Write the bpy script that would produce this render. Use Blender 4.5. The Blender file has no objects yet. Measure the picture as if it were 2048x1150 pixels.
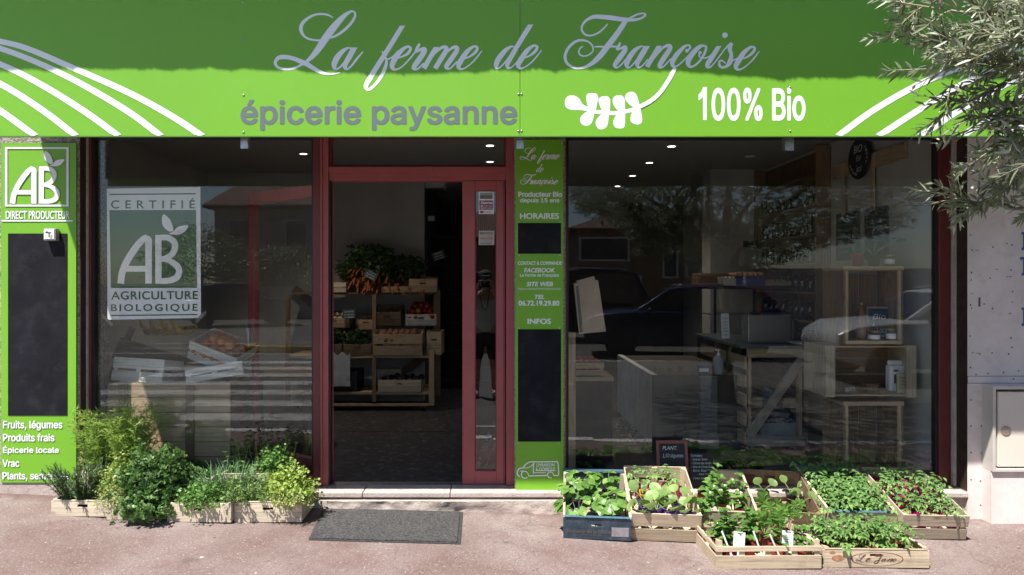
import bpy, math, random, os
from mathutils import Vector, Matrix, Euler, noise as mnoise
R = math.radians
SC = bpy.context.scene
COL = SC.collection
# ------------------------------------------------------------------ camera, sky, sun, exposure
EYE = 1.57; DIST = 4.8; S0 = 290.0; VX, VY = 985.0, 560.0       # eye height, metres to the glass, photo pixels per metre there, vanishing point
cam_d = bpy.data.cameras.new('camera'); cam = bpy.data.objects.new('camera', cam_d); COL.objects.link(cam)
cam.location = (0, -DIST, EYE); cam.rotation_euler = (R(90), 0, 0)
cam_d.sensor_width = 36; cam_d.lens = 36 * DIST / (2048 / S0)
cam_d.shift_x = (1024 - VX) / 2048; cam_d.shift_y = (VY - 575) / 2048
cam_d.clip_start = 0.02; cam_d.clip_end = 2000
SC.camera = cam
SR = 2.46                                                        # how far the sun's ray drops per metre towards the wall
SUNV = Vector((-.327*SR, -1, SR)).normalized()                    # towards the sun
SUN_EL = math.asin(SUNV.z); SUN_AZ = math.atan2(SUNV.x, SUNV.y)
W = bpy.data.worlds.new('World'); SC.world = W; W.use_nodes = True
_nt = W.node_tree; _bg = _nt.nodes['Background']
_sk = _nt.nodes.new('ShaderNodeTexSky'); _sk.sky_type = 'NISHITA'; _sk.sun_disc = False
_sk.sun_elevation = SUN_EL; _sk.sun_rotation = SUN_AZ
_sk.air_density = 1.0; _sk.dust_density = .6; _sk.ozone_density = 3.5
_nt.links.new(_sk.outputs[0], _bg.inputs[0]); _bg.inputs[1].default_value = 0.072
sun_d = bpy.data.lights.new('sun', 'SUN'); sun_d.energy = 5.0; sun_d.angle = R(.5); sun_d.color = (1, .96, .9)
sun = bpy.data.objects.new('sun', sun_d); COL.objects.link(sun)
sun.rotation_euler = SUNV.to_track_quat('Z', 'Y').to_euler()
SC.view_settings.view_transform = 'Standard'; SC.view_settings.look = 'None'
SC.view_settings.exposure = 0.93; SC.view_settings.gamma = 1
SC.cycles.use_denoising = True
SC.cycles.max_bounces = 8; SC.cycles.transparent_max_bounces = 16; SC.cycles.caustics_reflective = False
SC.cycles.sample_clamp_indirect = 6

# ------------------------------------------------------------------ measuring helpers (photo pixels -> metres at a known depth)
def S(y): return S0 * DIST / (DIST + y)
def PX(px, y=0.): return (px - VX) / S(y)
def PZ(py, y=0.): return EYE - (py - VY) / S(y)
def gz(x): return .032 - .0233 * x + .00278 * x * x if abs(x) < 5 else (.218 if x < 0 else -.015)

# ------------------------------------------------------------------ mesh builder
class MB:
    def __init__(s, M=None): s.v = []; s.f = []; s.uv = []; s.M = M or Matrix()
    def add(s, vs, fs, uvs=None):
        b = len(s.v); s.v += [tuple(s.M @ Vector(p)) for p in vs]
        for i, f in enumerate(fs):
            s.f.append([b + k for k in f]); s.uv.append(uvs[i] if uvs else None)
        return s
    def box(s, x0, x1, y0, y1, z0, z1, M=None, rnd=random):
        c = [(x0,y0,z0),(x1,y0,z0),(x1,y1,z0),(x0,y1,z0),(x0,y0,z1),(x1,y0,z1),(x1,y1,z1),(x0,y1,z1)]
        if M is not None: c2 = [tuple(M @ Vector(p)) for p in c]
        else: c2 = c
        fs = [(0,3,2,1),(4,5,6,7),(0,1,5,4),(1,2,6,5),(2,3,7,6),(3,0,4,7)]
        d = (x1-x0, y1-y0, z1-z0); la = max(range(3), key=lambda i: d[i])
        ou, ov = rnd.uniform(0, 9), rnd.uniform(0, 9); uvs = []
        for fi, f in enumerate(fs):
            nax = (2,2,1,0,1,0)[fi]; ax = [a for a in range(3) if a != nax]
            if la in ax: u, v = la, [a for a in ax if a != la][0]
            else: u, v = ax
            k = 1 if la in ax else .12
            uvs.append([(c[i][u]*k+ou, c[i][v]+ov) for i in f])
        return s.add(c2, fs, uvs)
    def prism(s, poly, y0, y1, back=True):          # polygon in x,z from y0 (front) to y1
        n = len(poly)
        vs = [(p[0], y0, p[1]) for p in poly] + [(p[0], y1, p[1]) for p in poly]
        fs = [list(range(n))] + ([list(range(2*n-1, n-1, -1))] if back else [])
        fs += [(i, i+n, (i+1) % n + n, (i+1) % n) for i in range(n)]
        a = sum(poly[i][0]*poly[(i+1)%n][1]-poly[(i+1)%n][0]*poly[i][1] for i in range(n))
        if a < 0: fs = [list(reversed(f)) for f in fs]
        return s.add(vs, fs)
    def slab(s, poly, z0, z1):                      # polygon in x,y
        n = len(poly); vs = [(p[0], p[1], z0) for p in poly] + [(p[0], p[1], z1) for p in poly]
        fs = [list(range(n-1, -1, -1)), list(range(n, 2*n))] + [(i, (i+1) % n, (i+1) % n + n, i+n) for i in range(n)]
        return s.add(vs, fs)
    def tube(s, pts, r, n=8, cap=True):
        pts = [Vector(p) for p in pts]; m = len(pts)
        rr = r if isinstance(r, (list, tuple)) else [r]*m
        vs = []; up = Vector((0, 0, 1)); prev = None
        for i, p in enumerate(pts):
            d = (pts[min(i+1, m-1)] - pts[max(i-1, 0)]).normalized()
            if prev is None:
                a = d.cross(up if abs(d.z) < .95 else Vector((1, 0, 0))).normalized()
            else:
                a = (prev - d * prev.dot(d)); a = a.normalized() if a.length > 1e-6 else d.orthogonal().normalized()
            prev = a; b = d.cross(a)
            vs += [p + (a*math.cos(2*math.pi*k/n) + b*math.sin(2*math.pi*k/n))*rr[i] for k in range(n)]
        fs = [(i*n+k, i*n+(k+1) % n, (i+1)*n+(k+1) % n, (i+1)*n+k) for i in range(m-1) for k in range(n)]
        if cap: fs += [list(range(n-1, -1, -1)), list(range((m-1)*n, m*n))]
        return s.add(vs, fs)
    def lathe(s, prof, c=(0, 0, 0), n=16, ang=0.):
        vs = []; c = Vector(c)
        for r, z in prof: vs += [c + Vector((r*math.cos(ang+2*math.pi*k/n), r*math.sin(ang+2*math.pi*k/n), z)) for k in range(n)]
        m = len(prof)
        fs = [(i*n+k, i*n+(k+1) % n, (i+1)*n+(k+1) % n, (i+1)*n+k) for i in range(m-1) for k in range(n)]
        if prof[0][0] > 1e-5: fs.append(list(range(n-1, -1, -1)))
        if prof[-1][0] > 1e-5: fs.append(list(range((m-1)*n, m*n)))
        return s.add(vs, fs)
    def ball(s, c, r, n=10, m=7, wob=0, seed=0):
        rx, ry, rz = r if isinstance(r, (tuple, list)) else (r, r, r)
        vs = []; 
        for i in range(m+1):
            t = math.pi*i/m
            for k in range(n):
                a = 2*math.pi*k/n; u = Vector((math.sin(t)*math.cos(a), math.sin(t)*math.sin(a), -math.cos(t)))
                w = 1 + wob*mnoise.noise(u*2.2+Vector((seed, seed*1.7, 0)))
                vs.append((c[0]+u.x*rx*w, c[1]+u.y*ry*w, c[2]+u.z*rz*w))
        return s.add(vs, [(i*n+k, i*n+(k+1) % n, (i+1)*n+(k+1) % n, (i+1)*n+k) for i in range(m) for k in range(n)])
    def mesh(s, me, M):
        return s.add([M @ v.co for v in me.vertices], [list(p.vertices) for p in me.polygons])
    def data(s, name, mat, smooth=False):
        me = bpy.data.meshes.new(name); me.from_pydata(s.v, [], s.f)
        if any(u is not None for u in s.uv):
            L = me.uv_layers.new(name='grain'); k = 0; dat = L.data
            for f, u in zip(s.f, s.uv):
                for j in range(len(f)):
                    dat[k].uv = u[j] if u else (s.v[f[j]][0], s.v[f[j]][2]); k += 1
        if isinstance(mat, (list, tuple)):
            for m_ in mat: me.materials.append(m_)
        elif mat: me.materials.append(mat)
        if smooth: me.shade_smooth()
        return me
    def build(s, name, mat, parent=None, smooth=False, bevel=0):
        o = bpy.data.objects.new(name, s.data(name, mat, smooth)); COL.objects.link(o)
        if parent: o.parent = parent
        if bevel:
            m_ = o.modifiers.new('b', 'BEVEL'); m_.width = bevel; m_.segments = 2; m_.limit_method = 'ANGLE'
        return o
def tag(o, label=None, cat=None, group=None, kind=None):
    if label: o['label'] = label
    if cat: o['category'] = cat
    if group: o['group'] = group
    if kind: o['kind'] = kind
    return o
def thing(name, label, cat, M=None, group=None):
    o = bpy.data.objects.new(name, None); COL.objects.link(o); o.empty_display_size = .05
    if M is not None: o.matrix_world = M
    return tag(o, label, cat, group)
def dup(root, M, label=None, group=None):
    r = root.copy(); COL.objects.link(r); r.matrix_world = M
    if label: r['label'] = label
    if group: r['group'] = group
    for ch in [o for o in root.children]:
        c = ch.copy(); COL.objects.link(c); c.parent = r
        for g_ in [o for o in ch.children]:
            d = g_.copy(); COL.objects.link(d); d.parent = c
    return r
def MX(x, y, z, rz=0, rx=0, ry=0, s=1.):
    return Matrix.Translation((x, y, z)) @ Euler((rx, ry, rz)).to_matrix().to_4x4() @ Matrix.Scale(s, 4)

# ------------------------------------------------------------------ materials
def _new(name):
    m = bpy.data.materials.new(name); m.use_nodes = True
    nt = m.node_tree; return m, nt, nt.nodes, nt.links, nt.nodes['Principled BSDF']
def _noise(N, L, vec, scale, detail=4, rough=.6):
    n = N.new('ShaderNodeTexNoise'); n.inputs['Scale'].default_value = scale; n.inputs['Detail'].default_value = detail
    n.inputs['Roughness'].default_value = rough
    if vec is not None: L.new(vec, n.inputs['Vector'])
    return n.outputs['Fac']
def _ramp(N, L, fac, stops):
    r = N.new('ShaderNodeValToRGB'); e = r.color_ramp.elements
    while len(e) < len(stops): e.new(.5)
    for i, (p, c) in enumerate(stops): e[i].position = p; e[i].color = (c[0], c[1], c[2], 1)
    L.new(fac, r.inputs['Fac']); return r.outputs['Color']
def _mix(N, L, fac, a, b, mode='MIX'):
    m = N.new('ShaderNodeMix'); m.data_type = 'RGBA'; m.blend_type = mode
    for i, v in ((0, fac), (6, a), (7, b)):
        if hasattr(v, 'is_linked') or isinstance(v, bpy.types.NodeSocket): L.new(v, m.inputs[i])
        else: m.inputs[i].default_value = v if i == 0 else (v[0], v[1], v[2], 1)
    return m.outputs[2]
def _bump(N, L, h, strength, dist, bs):
    b = N.new('ShaderNodeBump'); b.inputs['Strength'].default_value = strength; b.inputs['Distance'].default_value = dist
    L.new(h, b.inputs['Height']); L.new(b.outputs[0], bs.inputs['Normal'])
def sc3(c, k): return (min(1, c[0]*k), min(1, c[1]*k), min(1, c[2]*k))
def mat(name, col, rough=.6, metal=0, var=.12, scale=6, bump=0, bscale=80, spec=.5, island=0, dirt=0, dirtcol=(.12, .09, .07)):
    m, nt, N, L, b = _new(name)
    tc = N.new('ShaderNodeTexCoord').outputs['Object']
    f = _noise(N, L, tc, scale)
    c = _ramp(N, L, f, [(.3, sc3(col, 1-var)), (.7, sc3(col, 1+var))])
    if island:
        g_ = N.new('ShaderNodeNewGeometry'); mr = N.new('ShaderNodeMapRange')
        mr.inputs[3].default_value = 1-island; mr.inputs[4].default_value = 1+island
        L.new(g_.outputs['Random Per Island'], mr.inputs[0])
        h = N.new('ShaderNodeHueSaturation'); L.new(mr.outputs[0], h.inputs['Value']); L.new(c, h.inputs['Color']); c = h.outputs[0]
    if dirt:
        f2 = _noise(N, L, tc, scale*.7+3, 8, .75)
        k = _ramp(N, L, f2, [(.5, (0, 0, 0)), (.72, (dirt, dirt, dirt))]); c = _mix(N, L, k, c, dirtcol)
    L.new(c, b.inputs['Base Color'])
    b.inputs['Roughness'].default_value = rough; b.inputs['Metallic'].default_value = metal; b.inputs['Specular IOR Level'].default_value = spec
    if bump: _bump(N, L, _noise(N, L, tc, bscale, 5), bump, .01, b)
    return m
def wood(name, col, var=.28, dark=.45, rough=.75, knots=True):
    m, nt, N, L, b = _new(name)
    uv = N.new('ShaderNodeTexCoord').outputs['UV']
    mp = N.new('ShaderNodeMapping'); mp.inputs['Scale'].default_value = (2.2, 45, 1); L.new(uv, mp.inputs['Vector'])
    f = _noise(N, L, mp.outputs[0], 1.6, 6, .65)
    c = _ramp(N, L, f, [(.25, sc3(col, dark)), (.5, col), (.8, sc3(col, 1+var*.6))])
    if knots:
        mp2 = N.new('ShaderNodeMapping'); mp2.inputs['Scale'].default_value = (5, 11, 1); L.new(uv, mp2.inputs['Vector'])
        vo = N.new('ShaderNodeTexVoronoi'); vo.inputs['Scale'].default_value = .9; L.new(mp2.outputs[0], vo.inputs['Vector'])
        k = _ramp(N, L, vo.outputs['Distance'], [(.05, (.75, .75, .75)), (.16, (0, 0, 0))])
        c = _mix(N, L, k, c, sc3((col[0], col[1]*.8, col[2]*.7), .42))
    g_ = N.new('ShaderNodeNewGeometry'); mr = N.new('ShaderNodeMapRange'); mr.inputs[3].default_value = 1-var; mr.inputs[4].default_value = 1+var*.6
    L.new(g_.outputs['Random Per Island'], mr.inputs[0])
    h = N.new('ShaderNodeHueSaturation'); L.new(mr.outputs[0], h.inputs['Value']); L.new(c, h.inputs['Color'])
    st = _noise(N, L, N.new('ShaderNodeTexCoord').outputs['Object'], 9, 5, .7)
    c = _mix(N, L, _ramp(N, L, st, [(.5, (0, 0, 0)), (.8, (.5, .5, .5))]), h.outputs[0], sc3(col, .4))
    L.new(c, b.inputs['Base Color']); b.inputs['Roughness'].default_value = rough; b.inputs['Specular IOR Level'].default_value = .25
    _bump(N, L, f, .35, .004, b); return m
def leafmat(name, c1, c2, c3=None, trans=.35, rough=.45, spec=.4):
    m, nt, N, L, b = _new(name)
    g_ = N.new('ShaderNodeNewGeometry')
    st = [(0, c1), (.7, c2), (1, c3 or c2)]
    c = _ramp(N, L, g_.outputs['Random Per Island'], st)
    f = _noise(N, L, N.new('ShaderNodeTexCoord').outputs['Object'], 14, 2)
    c = _mix(N, L, _ramp(N, L, f, [(.35, (.35, .35, .35)), (.65, (0, 0, 0))]), c, sc3(c1, .6))
    L.new(c, b.inputs['Base Color']); b.inputs['Roughness'].default_value = rough; b.inputs['Specular IOR Level'].default_value = spec
    t = N.new('ShaderNodeBsdfTranslucent')
    h = N.new('ShaderNodeHueSaturation'); h.inputs['Saturation'].default_value = 1.05; h.inputs['Value'].default_value = 1.25; L.new(c, h.inputs['Color']); L.new(h.outputs[0], t.inputs['Color'])
    mx = N.new('ShaderNodeMixShader'); mx.inputs[0].default_value = trans; L.new(b.outputs[0], mx.inputs[1]); L.new(t.outputs[0], mx.inputs[2])
    L.new(mx.outputs[0], N['Material Output'].inputs['Surface']); return m
def glass(name, tint=(.975, .985, .98), k=1.0, rough=0.):
    m, nt, N, L, b = _new(name); N.remove(b)
    lw = N.new('ShaderNodeLayerWeight'); lw.inputs['Blend'].default_value = .5
    p = N.new('ShaderNodeMath'); p.operation = 'POWER'; L.new(lw.outputs['Facing'], p.inputs[0]); p.inputs[1].default_value = 5
    a = N.new('ShaderNodeMath'); a.operation = 'MULTIPLY_ADD'; L.new(p.outputs[0], a.inputs[0]); a.inputs[1].default_value = .9; a.inputs[2].default_value = .045*k
    g_ = N.new('ShaderNodeBsdfGlossy'); g_.inputs['Roughness'].default_value = rough; g_.inputs['Color'].default_value = (.98, .98, .98, 1)
    t = N.new('ShaderNodeBsdfTransparent'); t.inputs[0].default_value = (*tint, 1)
    mx = N.new('ShaderNodeMixShader'); L.new(a.outputs[0], mx.inputs[0]); L.new(t.outputs[0], mx.inputs[1]); L.new(g_.outputs[0], mx.inputs[2])
    L.new(mx.outputs[0], N['Material Output'].inputs['Surface']); return m
def emit(name, col, st):
    m, nt, N, L, b = _new(name); b.inputs['Emission Color'].default_value = (*col, 1); b.inputs['Emission Strength'].default_value = st; return m
def pavement_mat():
    m, nt, N, L, b = _new('pink_asphalt'); tc = N.new('ShaderNodeTexCoord').outputs['Object']
    c = _ramp(N, L, _noise(N, L, tc, 1.1, 7, .62), [(.3, (.160, .106, .094)), (.5, (.232, .174, .160)), (.72, (.315, .262, .245))])
    c = _mix(N, L, _ramp(N, L, _noise(N, L, tc, 3.1, 6, .7), [(.5, (0, 0, 0)), (.75, (.6, .6, .6))]), c, (.16, .082, .076))
    fine = _noise(N, L, tc, 170, 3, .8)
    c = _mix(N, L, _ramp(N, L, fine, [(.3, (.75, .75, .75)), (.5, (0, 0, 0))]), c, (.09, .065, .06))
    c = _mix(N, L, _ramp(N, L, _noise(N, L, tc, 95, 2, .6), [(.60, (0, 0, 0)), (.70, (.75, .75, .75))]), c, (.46, .41, .38))
    c = _mix(N, L, _ramp(N, L, _noise(N, L, tc, 48, 4, .8), [(.32, (.6, .6, .6)), (.48, (0, 0, 0))]), c, (.10, .07, .062))
    c = _mix(N, L, _ramp(N, L, _noise(N, L, tc, 11, 3, .55), [(.715, (0, 0, 0)), (.745, (.75, .75, .75))]), c, (.60, .57, .55))
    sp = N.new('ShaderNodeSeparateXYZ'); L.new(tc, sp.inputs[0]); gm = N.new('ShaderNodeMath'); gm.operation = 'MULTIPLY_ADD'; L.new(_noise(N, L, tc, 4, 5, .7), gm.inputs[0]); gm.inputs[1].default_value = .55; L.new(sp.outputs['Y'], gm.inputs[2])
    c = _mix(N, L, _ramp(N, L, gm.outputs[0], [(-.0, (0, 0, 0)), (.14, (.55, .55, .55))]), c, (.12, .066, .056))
    d = _ramp(N, L, _noise(N, L, tc, 5.3, 5, .6), [(.62, (0, 0, 0)), (.72, (.5, .5, .5))]); c = _mix(N, L, d, c, (.10, .075, .07))
    wv = N.new('ShaderNodeMapping'); L.new(tc, wv.inputs['Vector']); wv.inputs['Scale'].default_value = (1, 1.4, 1)
    nz = N.new('ShaderNodeTexNoise'); nz.inputs['Scale'].default_value = 2.4; nz.inputs['Detail'].default_value = 5; L.new(wv.outputs[0], nz.inputs['Vector'])
    ad = N.new('ShaderNodeMixRGB'); ad.blend_type = 'ADD'; ad.inputs[0].default_value = .35; L.new(wv.outputs[0], ad.inputs[1]); L.new(nz.outputs['Color'], ad.inputs[2])
    vo = N.new('ShaderNodeTexVoronoi'); vo.feature = 'DISTANCE_TO_EDGE'; vo.inputs['Scale'].default_value = .55; L.new(ad.outputs[0], vo.inputs['Vector'])
    ck = _ramp(N, L, vo.outputs['Distance'], [(.0015, (.3, .3, .3)), (.005, (0, 0, 0))])
    ck = _mix(N, L, _ramp(N, L, _noise(N, L, tc, .9, 2), [(.40, (1, 1, 1)), (.48, (0, 0, 0))]), ck, (0, 0, 0))
    c = _mix(N, L, ck, c, (.05, .04, .035))
    L.new(c, b.inputs['Base Color']); b.inputs['Roughness'].default_value = .9; b.inputs['Specular IOR Level'].default_value = .2
    _bump(N, L, fine, .6, .006, b); return m
def plaster(name, col, stain=(.3, .25, .2), amt=.5, sc=4, bump=.3):
    m, nt, N, L, b = _new(name); tc = N.new('ShaderNodeTexCoord').outputs['Object']
    c = _ramp(N, L, _noise(N, L, tc, sc, 7, .65), [(.3, sc3(col, .8)), (.7, sc3(col, 1.08))])
    c = _mix(N, L, _ramp(N, L, _noise(N, L, tc, sc*3.3, 8, .75), [(.52, (0, 0, 0)), (.74, (amt,)*3)]), c, stain)
    L.new(c, b.inputs['Base Color']); b.inputs['Roughness'].default_value = .85; b.inputs['Specular IOR Level'].default_value = .2
    _bump(N, L, _noise(N, L, tc, 55, 6, .7), bump, .01, b); return m

GREEN = mat('green_sheet', (.175, .43, .026), .42, var=.045, scale=.9, dirt=.10, dirtcol=(.10, .22, .03))
WHITE = mat('white_vinyl', (.88, .88, .89), .45, var=.02)
GREYV = mat('grey_vinyl', (.125, .155, .152), .5, var=.03)
LGREY = mat('pale_grey_vinyl', (.30, .33, .37), .5, var=.03)
BLACKB = mat('blackboard', (.014, .014, .018), .8, var=.3, scale=5, spec=.12, dirt=.35, dirtcol=(.06, .06, .065))
SLATE = mat('slate_board', (.016, .016, .018), .6, var=.3, scale=12)
CHALK = mat('chalk', (.72, .72, .75), .9, var=.1)
RED = mat('maroon_paint', (.36, .082, .082), .48, var=.12, scale=2.5, bump=.05, bscale=200, dirt=.22, dirtcol=(.14, .05, .05))
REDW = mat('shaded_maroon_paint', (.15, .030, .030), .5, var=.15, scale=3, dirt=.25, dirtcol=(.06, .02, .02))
REDD = mat('dark_maroon_paint', (.16, .03, .032), .55, var=.1, scale=3)
STEEL = mat('galvanised_steel', (.50, .50, .52), .42, 1.0, var=.25, scale=30)
SCREW = mat('screw_head', (.55, .55, .55), .35, 1.0, var=.1)
STONE = plaster('stone_sill', (.52, .44, .40), (.16, .12, .10), .7, 6, .5)
MORTAR = plaster('rough_mortar', (.50, .42, .37), (.20, .15, .12), .6, 9, .9)
WALLP = plaster('white_wall_panel', (.80, .70, .665), (.36, .31, .29), .35, 2.5, .06)
INWALL = plaster('indoor_wall', (.47, .45, .43), (.38, .36, .34), .25, 1.2, .1)
CEILM = mat('ceiling_paint', (.36, .355, .335), .9, var=.04, scale=1)
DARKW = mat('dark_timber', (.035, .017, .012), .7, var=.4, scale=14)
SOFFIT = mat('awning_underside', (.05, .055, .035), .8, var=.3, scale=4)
ROUGHST = mat('old_stone_edge', (.33, .29, .25), .95, var=.75, scale=70, bump=1, bscale=90)
PLAST = plaster('reveal_plaster', (.55, .48, .43), (.2, .15, .12), .5, 8, .4)
GLASS = glass('window_glass', k=.9)
GLASSD = glass('door_glass', (.5, .5, .5), 1.9)
INFLOOR = plaster('shop_floor_screed', (.065, .060, .062), (.36, .34, .34), .6, 5, .1)
INFLOOR.node_tree.nodes['Principled BSDF'].inputs['Roughness'].default_value = .42
W_PALE = wood('poplar_wood', (.56, .455, .325)); W_GREY = wood('weathered_poplar', (.47, .385, .29)); W_DARK = wood('aged_wood', (.25, .165, .10))
W_PINE = wood('pine_board', (.52, .37, .23)); W_WHITE = wood('pale_grey_wood', (.74, .70, .62)); W_BROWN = wood('brown_plank', (.19, .115, .07))
SOIL = mat('potting_soil', (.022, .014, .010), .95, var=.5, scale=60, bump=1, bscale=120)
CONC = plaster('concrete', (.74, .74, .73), (.24, .23, .22), .5, 3, .4)
PAPERW = mat('white_paper', (.90, .885, .89), .75, var=.04, scale=3)
INKG = mat('poster_green', (.072, .135, .058), .75, var=.05)
KRAFT = mat('kraft_paper', (.46, .35, .26), .8, var=.1, scale=9)
BLK = mat('black_plastic', (.018, .018, .020), .45, var=.2)

# ------------------------------------------------------------------ lettering
FONT = None
try:
    _fp = os.path.join(bpy.utils.system_resource('DATAFILES'), 'fonts', 'Inter.woff2')
    FONT = bpy.data.fonts.load(_fp)
except Exception: FONT = None
def text_mesh(body, bold=0., shear=0., spacing=1., extrude=.0015, res=3):
    cu = bpy.data.curves.new('lettering', 'FONT'); cu.body = body; cu.size = 1; cu.resolution_u = res if body.upper() != body else 6
    if FONT and body.upper() != body: cu.font = FONT
    cu.offset = bold; cu.shear = shear; cu.space_character = spacing
    o = bpy.data.objects.new('lettering', cu); COL.objects.link(o)
    dg = bpy.context.evaluated_depsgraph_get(); dg.update()
    me = bpy.data.meshes.new_from_object(o.evaluated_get(dg)); bpy.data.objects.remove(o); bpy.data.curves.remove(cu)
    return me
def put_text(mb, body, box, y, ysurf_px=None, bold=.02, shear=0, spacing=1., M=None, th=.0006, skew=0, keep=False):
    """box = photo rectangle (x0, x1, y0, y1) of the inked bounds on the plane at depth y (or metres when M is given)"""
    me = text_mesh(body, 0, shear, spacing)
    xs = [v.co.x for v in me.vertices]; ys = [v.co.y for v in me.vertices]
    if not xs: return
    bold = max(0, bold); a, b_, c, d = min(xs)-bold, max(xs)+bold, min(ys)-bold, max(ys)+bold
    if M is None: X0, X1, Z1, Z0 = PX(box[0], y), PX(box[1], y), PZ(box[2], y), PZ(box[3], y)
    else: X0, X1, Z0, Z1 = box
    fcs = [list(p.vertices) for p in me.polygons]
    for k, (ox, oy) in enumerate(((0, 0), (.75, .6), (-.75, -.6), (.75, -.6), (-.75, .6), (1, 0), (-1, 0), (0, .8), (0, -.8)) if bold > .004 else ((0, 0),)):   # weight: the glyphs overlaid a hair apart
        vs = []; f2 = []
        for j, f in enumerate(fcs):                   # every triangle a breath apart: the font's own outlines overlap
            f2.append(list(range(len(vs), len(vs)+len(f))))
            for i in f:
                v = me.vertices[i]; x = X0+(v.co.x+ox*bold-a)/(b_-a)*(X1-X0); z = Z0+(v.co.y+oy*bold-c)/(d-c)*(Z1-Z0)+skew*(v.co.x-a)/(b_-a)
                p = Vector((x, y - th - k*.00004 - (j % 5)*.000008, z)); vs.append(M @ p if M is not None else p)
        mb.add(vs, f2)
    bpy.data.meshes.remove(me)
def catmull(pts, sub=6, closed=False):
    n = len(pts); out = []
    rng = range(n) if closed else range(n-1)
    for i in rng:
        p0, p1, p2, p3 = [pts[j % n] if closed else pts[max(0, min(n-1, j))] for j in (i-1, i, i+1, i+2)]
        for k in range(sub):
            t = k/sub
            out.append(tuple(.5*((2*b)+(-a+c)*t+(2*a-5*b+4*c-d)*t*t+(-a+3*b-3*c+d)*t**3) for a, b, c, d in zip(p0, p1, p2, p3)))
    if not closed: out.append(tuple(pts[-1]))
    return out
def ribbon(mb, pts, conv, y, th, sub=6, flat0=False):
    """variable-width stroke; pts (x, y, w) in drawing units; conv maps (x, y) -> (X, Z)"""
    c = catmull(pts, sub); n = len(c); Lp, Rp = [], []
    for i in range(n):
        a, b = c[max(i-1, 0)], c[min(i+1, n-1)]
        dx, dy = b[0]-a[0], b[1]-a[1]; l = math.hypot(dx, dy) or 1
        nx, ny = -dy/l, dx/l
        if flat0 and i < 3: nx, ny = (1, 0) if nx > 0 else (-1, 0)
        w = c[i][2]/2 * (1.0 if not (flat0 and i < 3) else 1.12)
        Lp.append(conv(c[i][0]+nx*w, c[i][1]+ny*w)); Rp.append(conv(c[i][0]-nx*w, c[i][1]-ny*w))
    vs = [(p[0], y-th-.0009*i/n, p[1]) for i, p in enumerate(Lp)] + [(p[0], y-th-.0009*i/n, p[1]) for i, p in enumerate(Rp)]
    mb.add(vs, [(i, i+1, n+i+1, n+i) for i in range(n-1)])
    k = len(mb.v)
def blob(mb, cx, cy, r, conv, y, th, n=18, ry=None):
    vs = [conv(cx+r*math.cos(2*math.pi*i/n), cy+(ry or r)*math.sin(2*math.pi*i/n)) for i in range(n)]
    mb.add([(p[0], y-th, p[1]) for p in vs], [list(range(n))])
def poly(mb, pts, conv, y, th, sub=5, smooth=True):
    c = catmull(pts, sub, True) if smooth else pts
    vs = [conv(p[0], p[1]) for p in c]; mb.add([(p[0], y-th, p[1]) for p in vs], [list(range(len(vs)))])
ZL = [0]
def lay():                                                        # every stroke a hair proud of the one before
    ZL[0] = (ZL[0]+1) % 40; return .0004 + ZL[0]*.00004
# strokes are drawn in photo pixels
def _tr(pts, ox, oy, k): return [(ox+p[0]/k, oy+p[1]/k, p[2]/k) for p in pts]
A_ = lambda p: _tr(p, 540, 10, 6.388); B_ = lambda p: _tr(p, 720, 30, 5.389); C_ = lambda p: _tr(p, 1110, 10, 7.665); D_ = lambda p: _tr(p, 1220, 50, 5.226)
def shift(st, dx, dy=0): return [(p[0]+dx, p[1]+dy, p[2]) for p in st]
L_cap = [A_([(808,162,10),(740,127,22),(650,115,24),(560,130,26),(470,180,34),(412,240,40),(395,300,42),(405,350,38),(440,400,28),(500,435,24),(580,450,22),(650,452,22)]),
 A_([(770,420,22),(850,390,28),(950,320,32),(1030,240,32),(1080,160,30),(1088,110,24),(1070,86,22),(1030,85,28),(960,130,48),(870,220,72),(780,330,85),(700,440,85),(620,560,75),(550,650,58),(465,728,34)]),
 A_([(480,715,26),(390,770,26),(300,810,26),(200,820,26),(110,800,30),(70,755,34),(78,708,38),(120,672,50),(200,665,50),(300,685,48),(400,725,55),(470,755,55),(550,805,48),(640,855,40),(720,878,28),(800,882,20),(897,866,8)])]
a_low = [A_([(1035,560,16),(1000,548,22),(930,590,48),(860,670,66),(822,750,64),(828,805,44),(855,820,24),(900,790,22),(960,720,20),(1020,640,22),(1044,575,18)]),
 A_([(1078,542,64),(1010,670,62),(960,760,56),(965,805,44),(990,818,24),(1040,780,22),(1110,690,26),(1188,596,14)])]
f_low = [B_([(458,115,46),(370,260,46),(280,405,46),(200,530,48),(120,660,50),(72,740,46),(64,780,38),(84,803,28),(120,790,28),(190,720,30),(250,620,36),(280,540,32),(285,490,24),(268,440,16),(245,402,20),(238,398,20)]),
 B_([(285,482,14),(340,460,16),(385,420,16),(412,382,12)])]
e_a = [B_([(385,475,14),(450,450,18),(510,420,28),(545,370,26),(535,346,24),(500,345,26),(440,390,42),(380,470,52),(347,540,50),(357,578,34),(390,588,20),(450,560,16),(530,480,16),(600,395,16)])]
r_low = [B_([(598,400,22),(615,360,30),(638,318,26),(643,310,18)]), B_([(598,402,20),(645,378,28),(690,366,40),(690,400,50),(630,490,52),(582,560,46),(592,584,28),(625,580,18),(690,520,16)])]
m_low = [B_([(825,345,46),(755,460,46),(690,578,46)]), B_([(720,520,16),(800,420,20),(880,352,28),(928,352,38),(925,390,46),(870,480,48),(810,578,46)]),
 B_([(840,520,16),(930,410,18),(1000,352,28),(1043,350,36),(1040,390,46),(980,480,48),(932,550,44),(942,576,30),(975,575,16),(1050,500,16)])]
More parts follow.
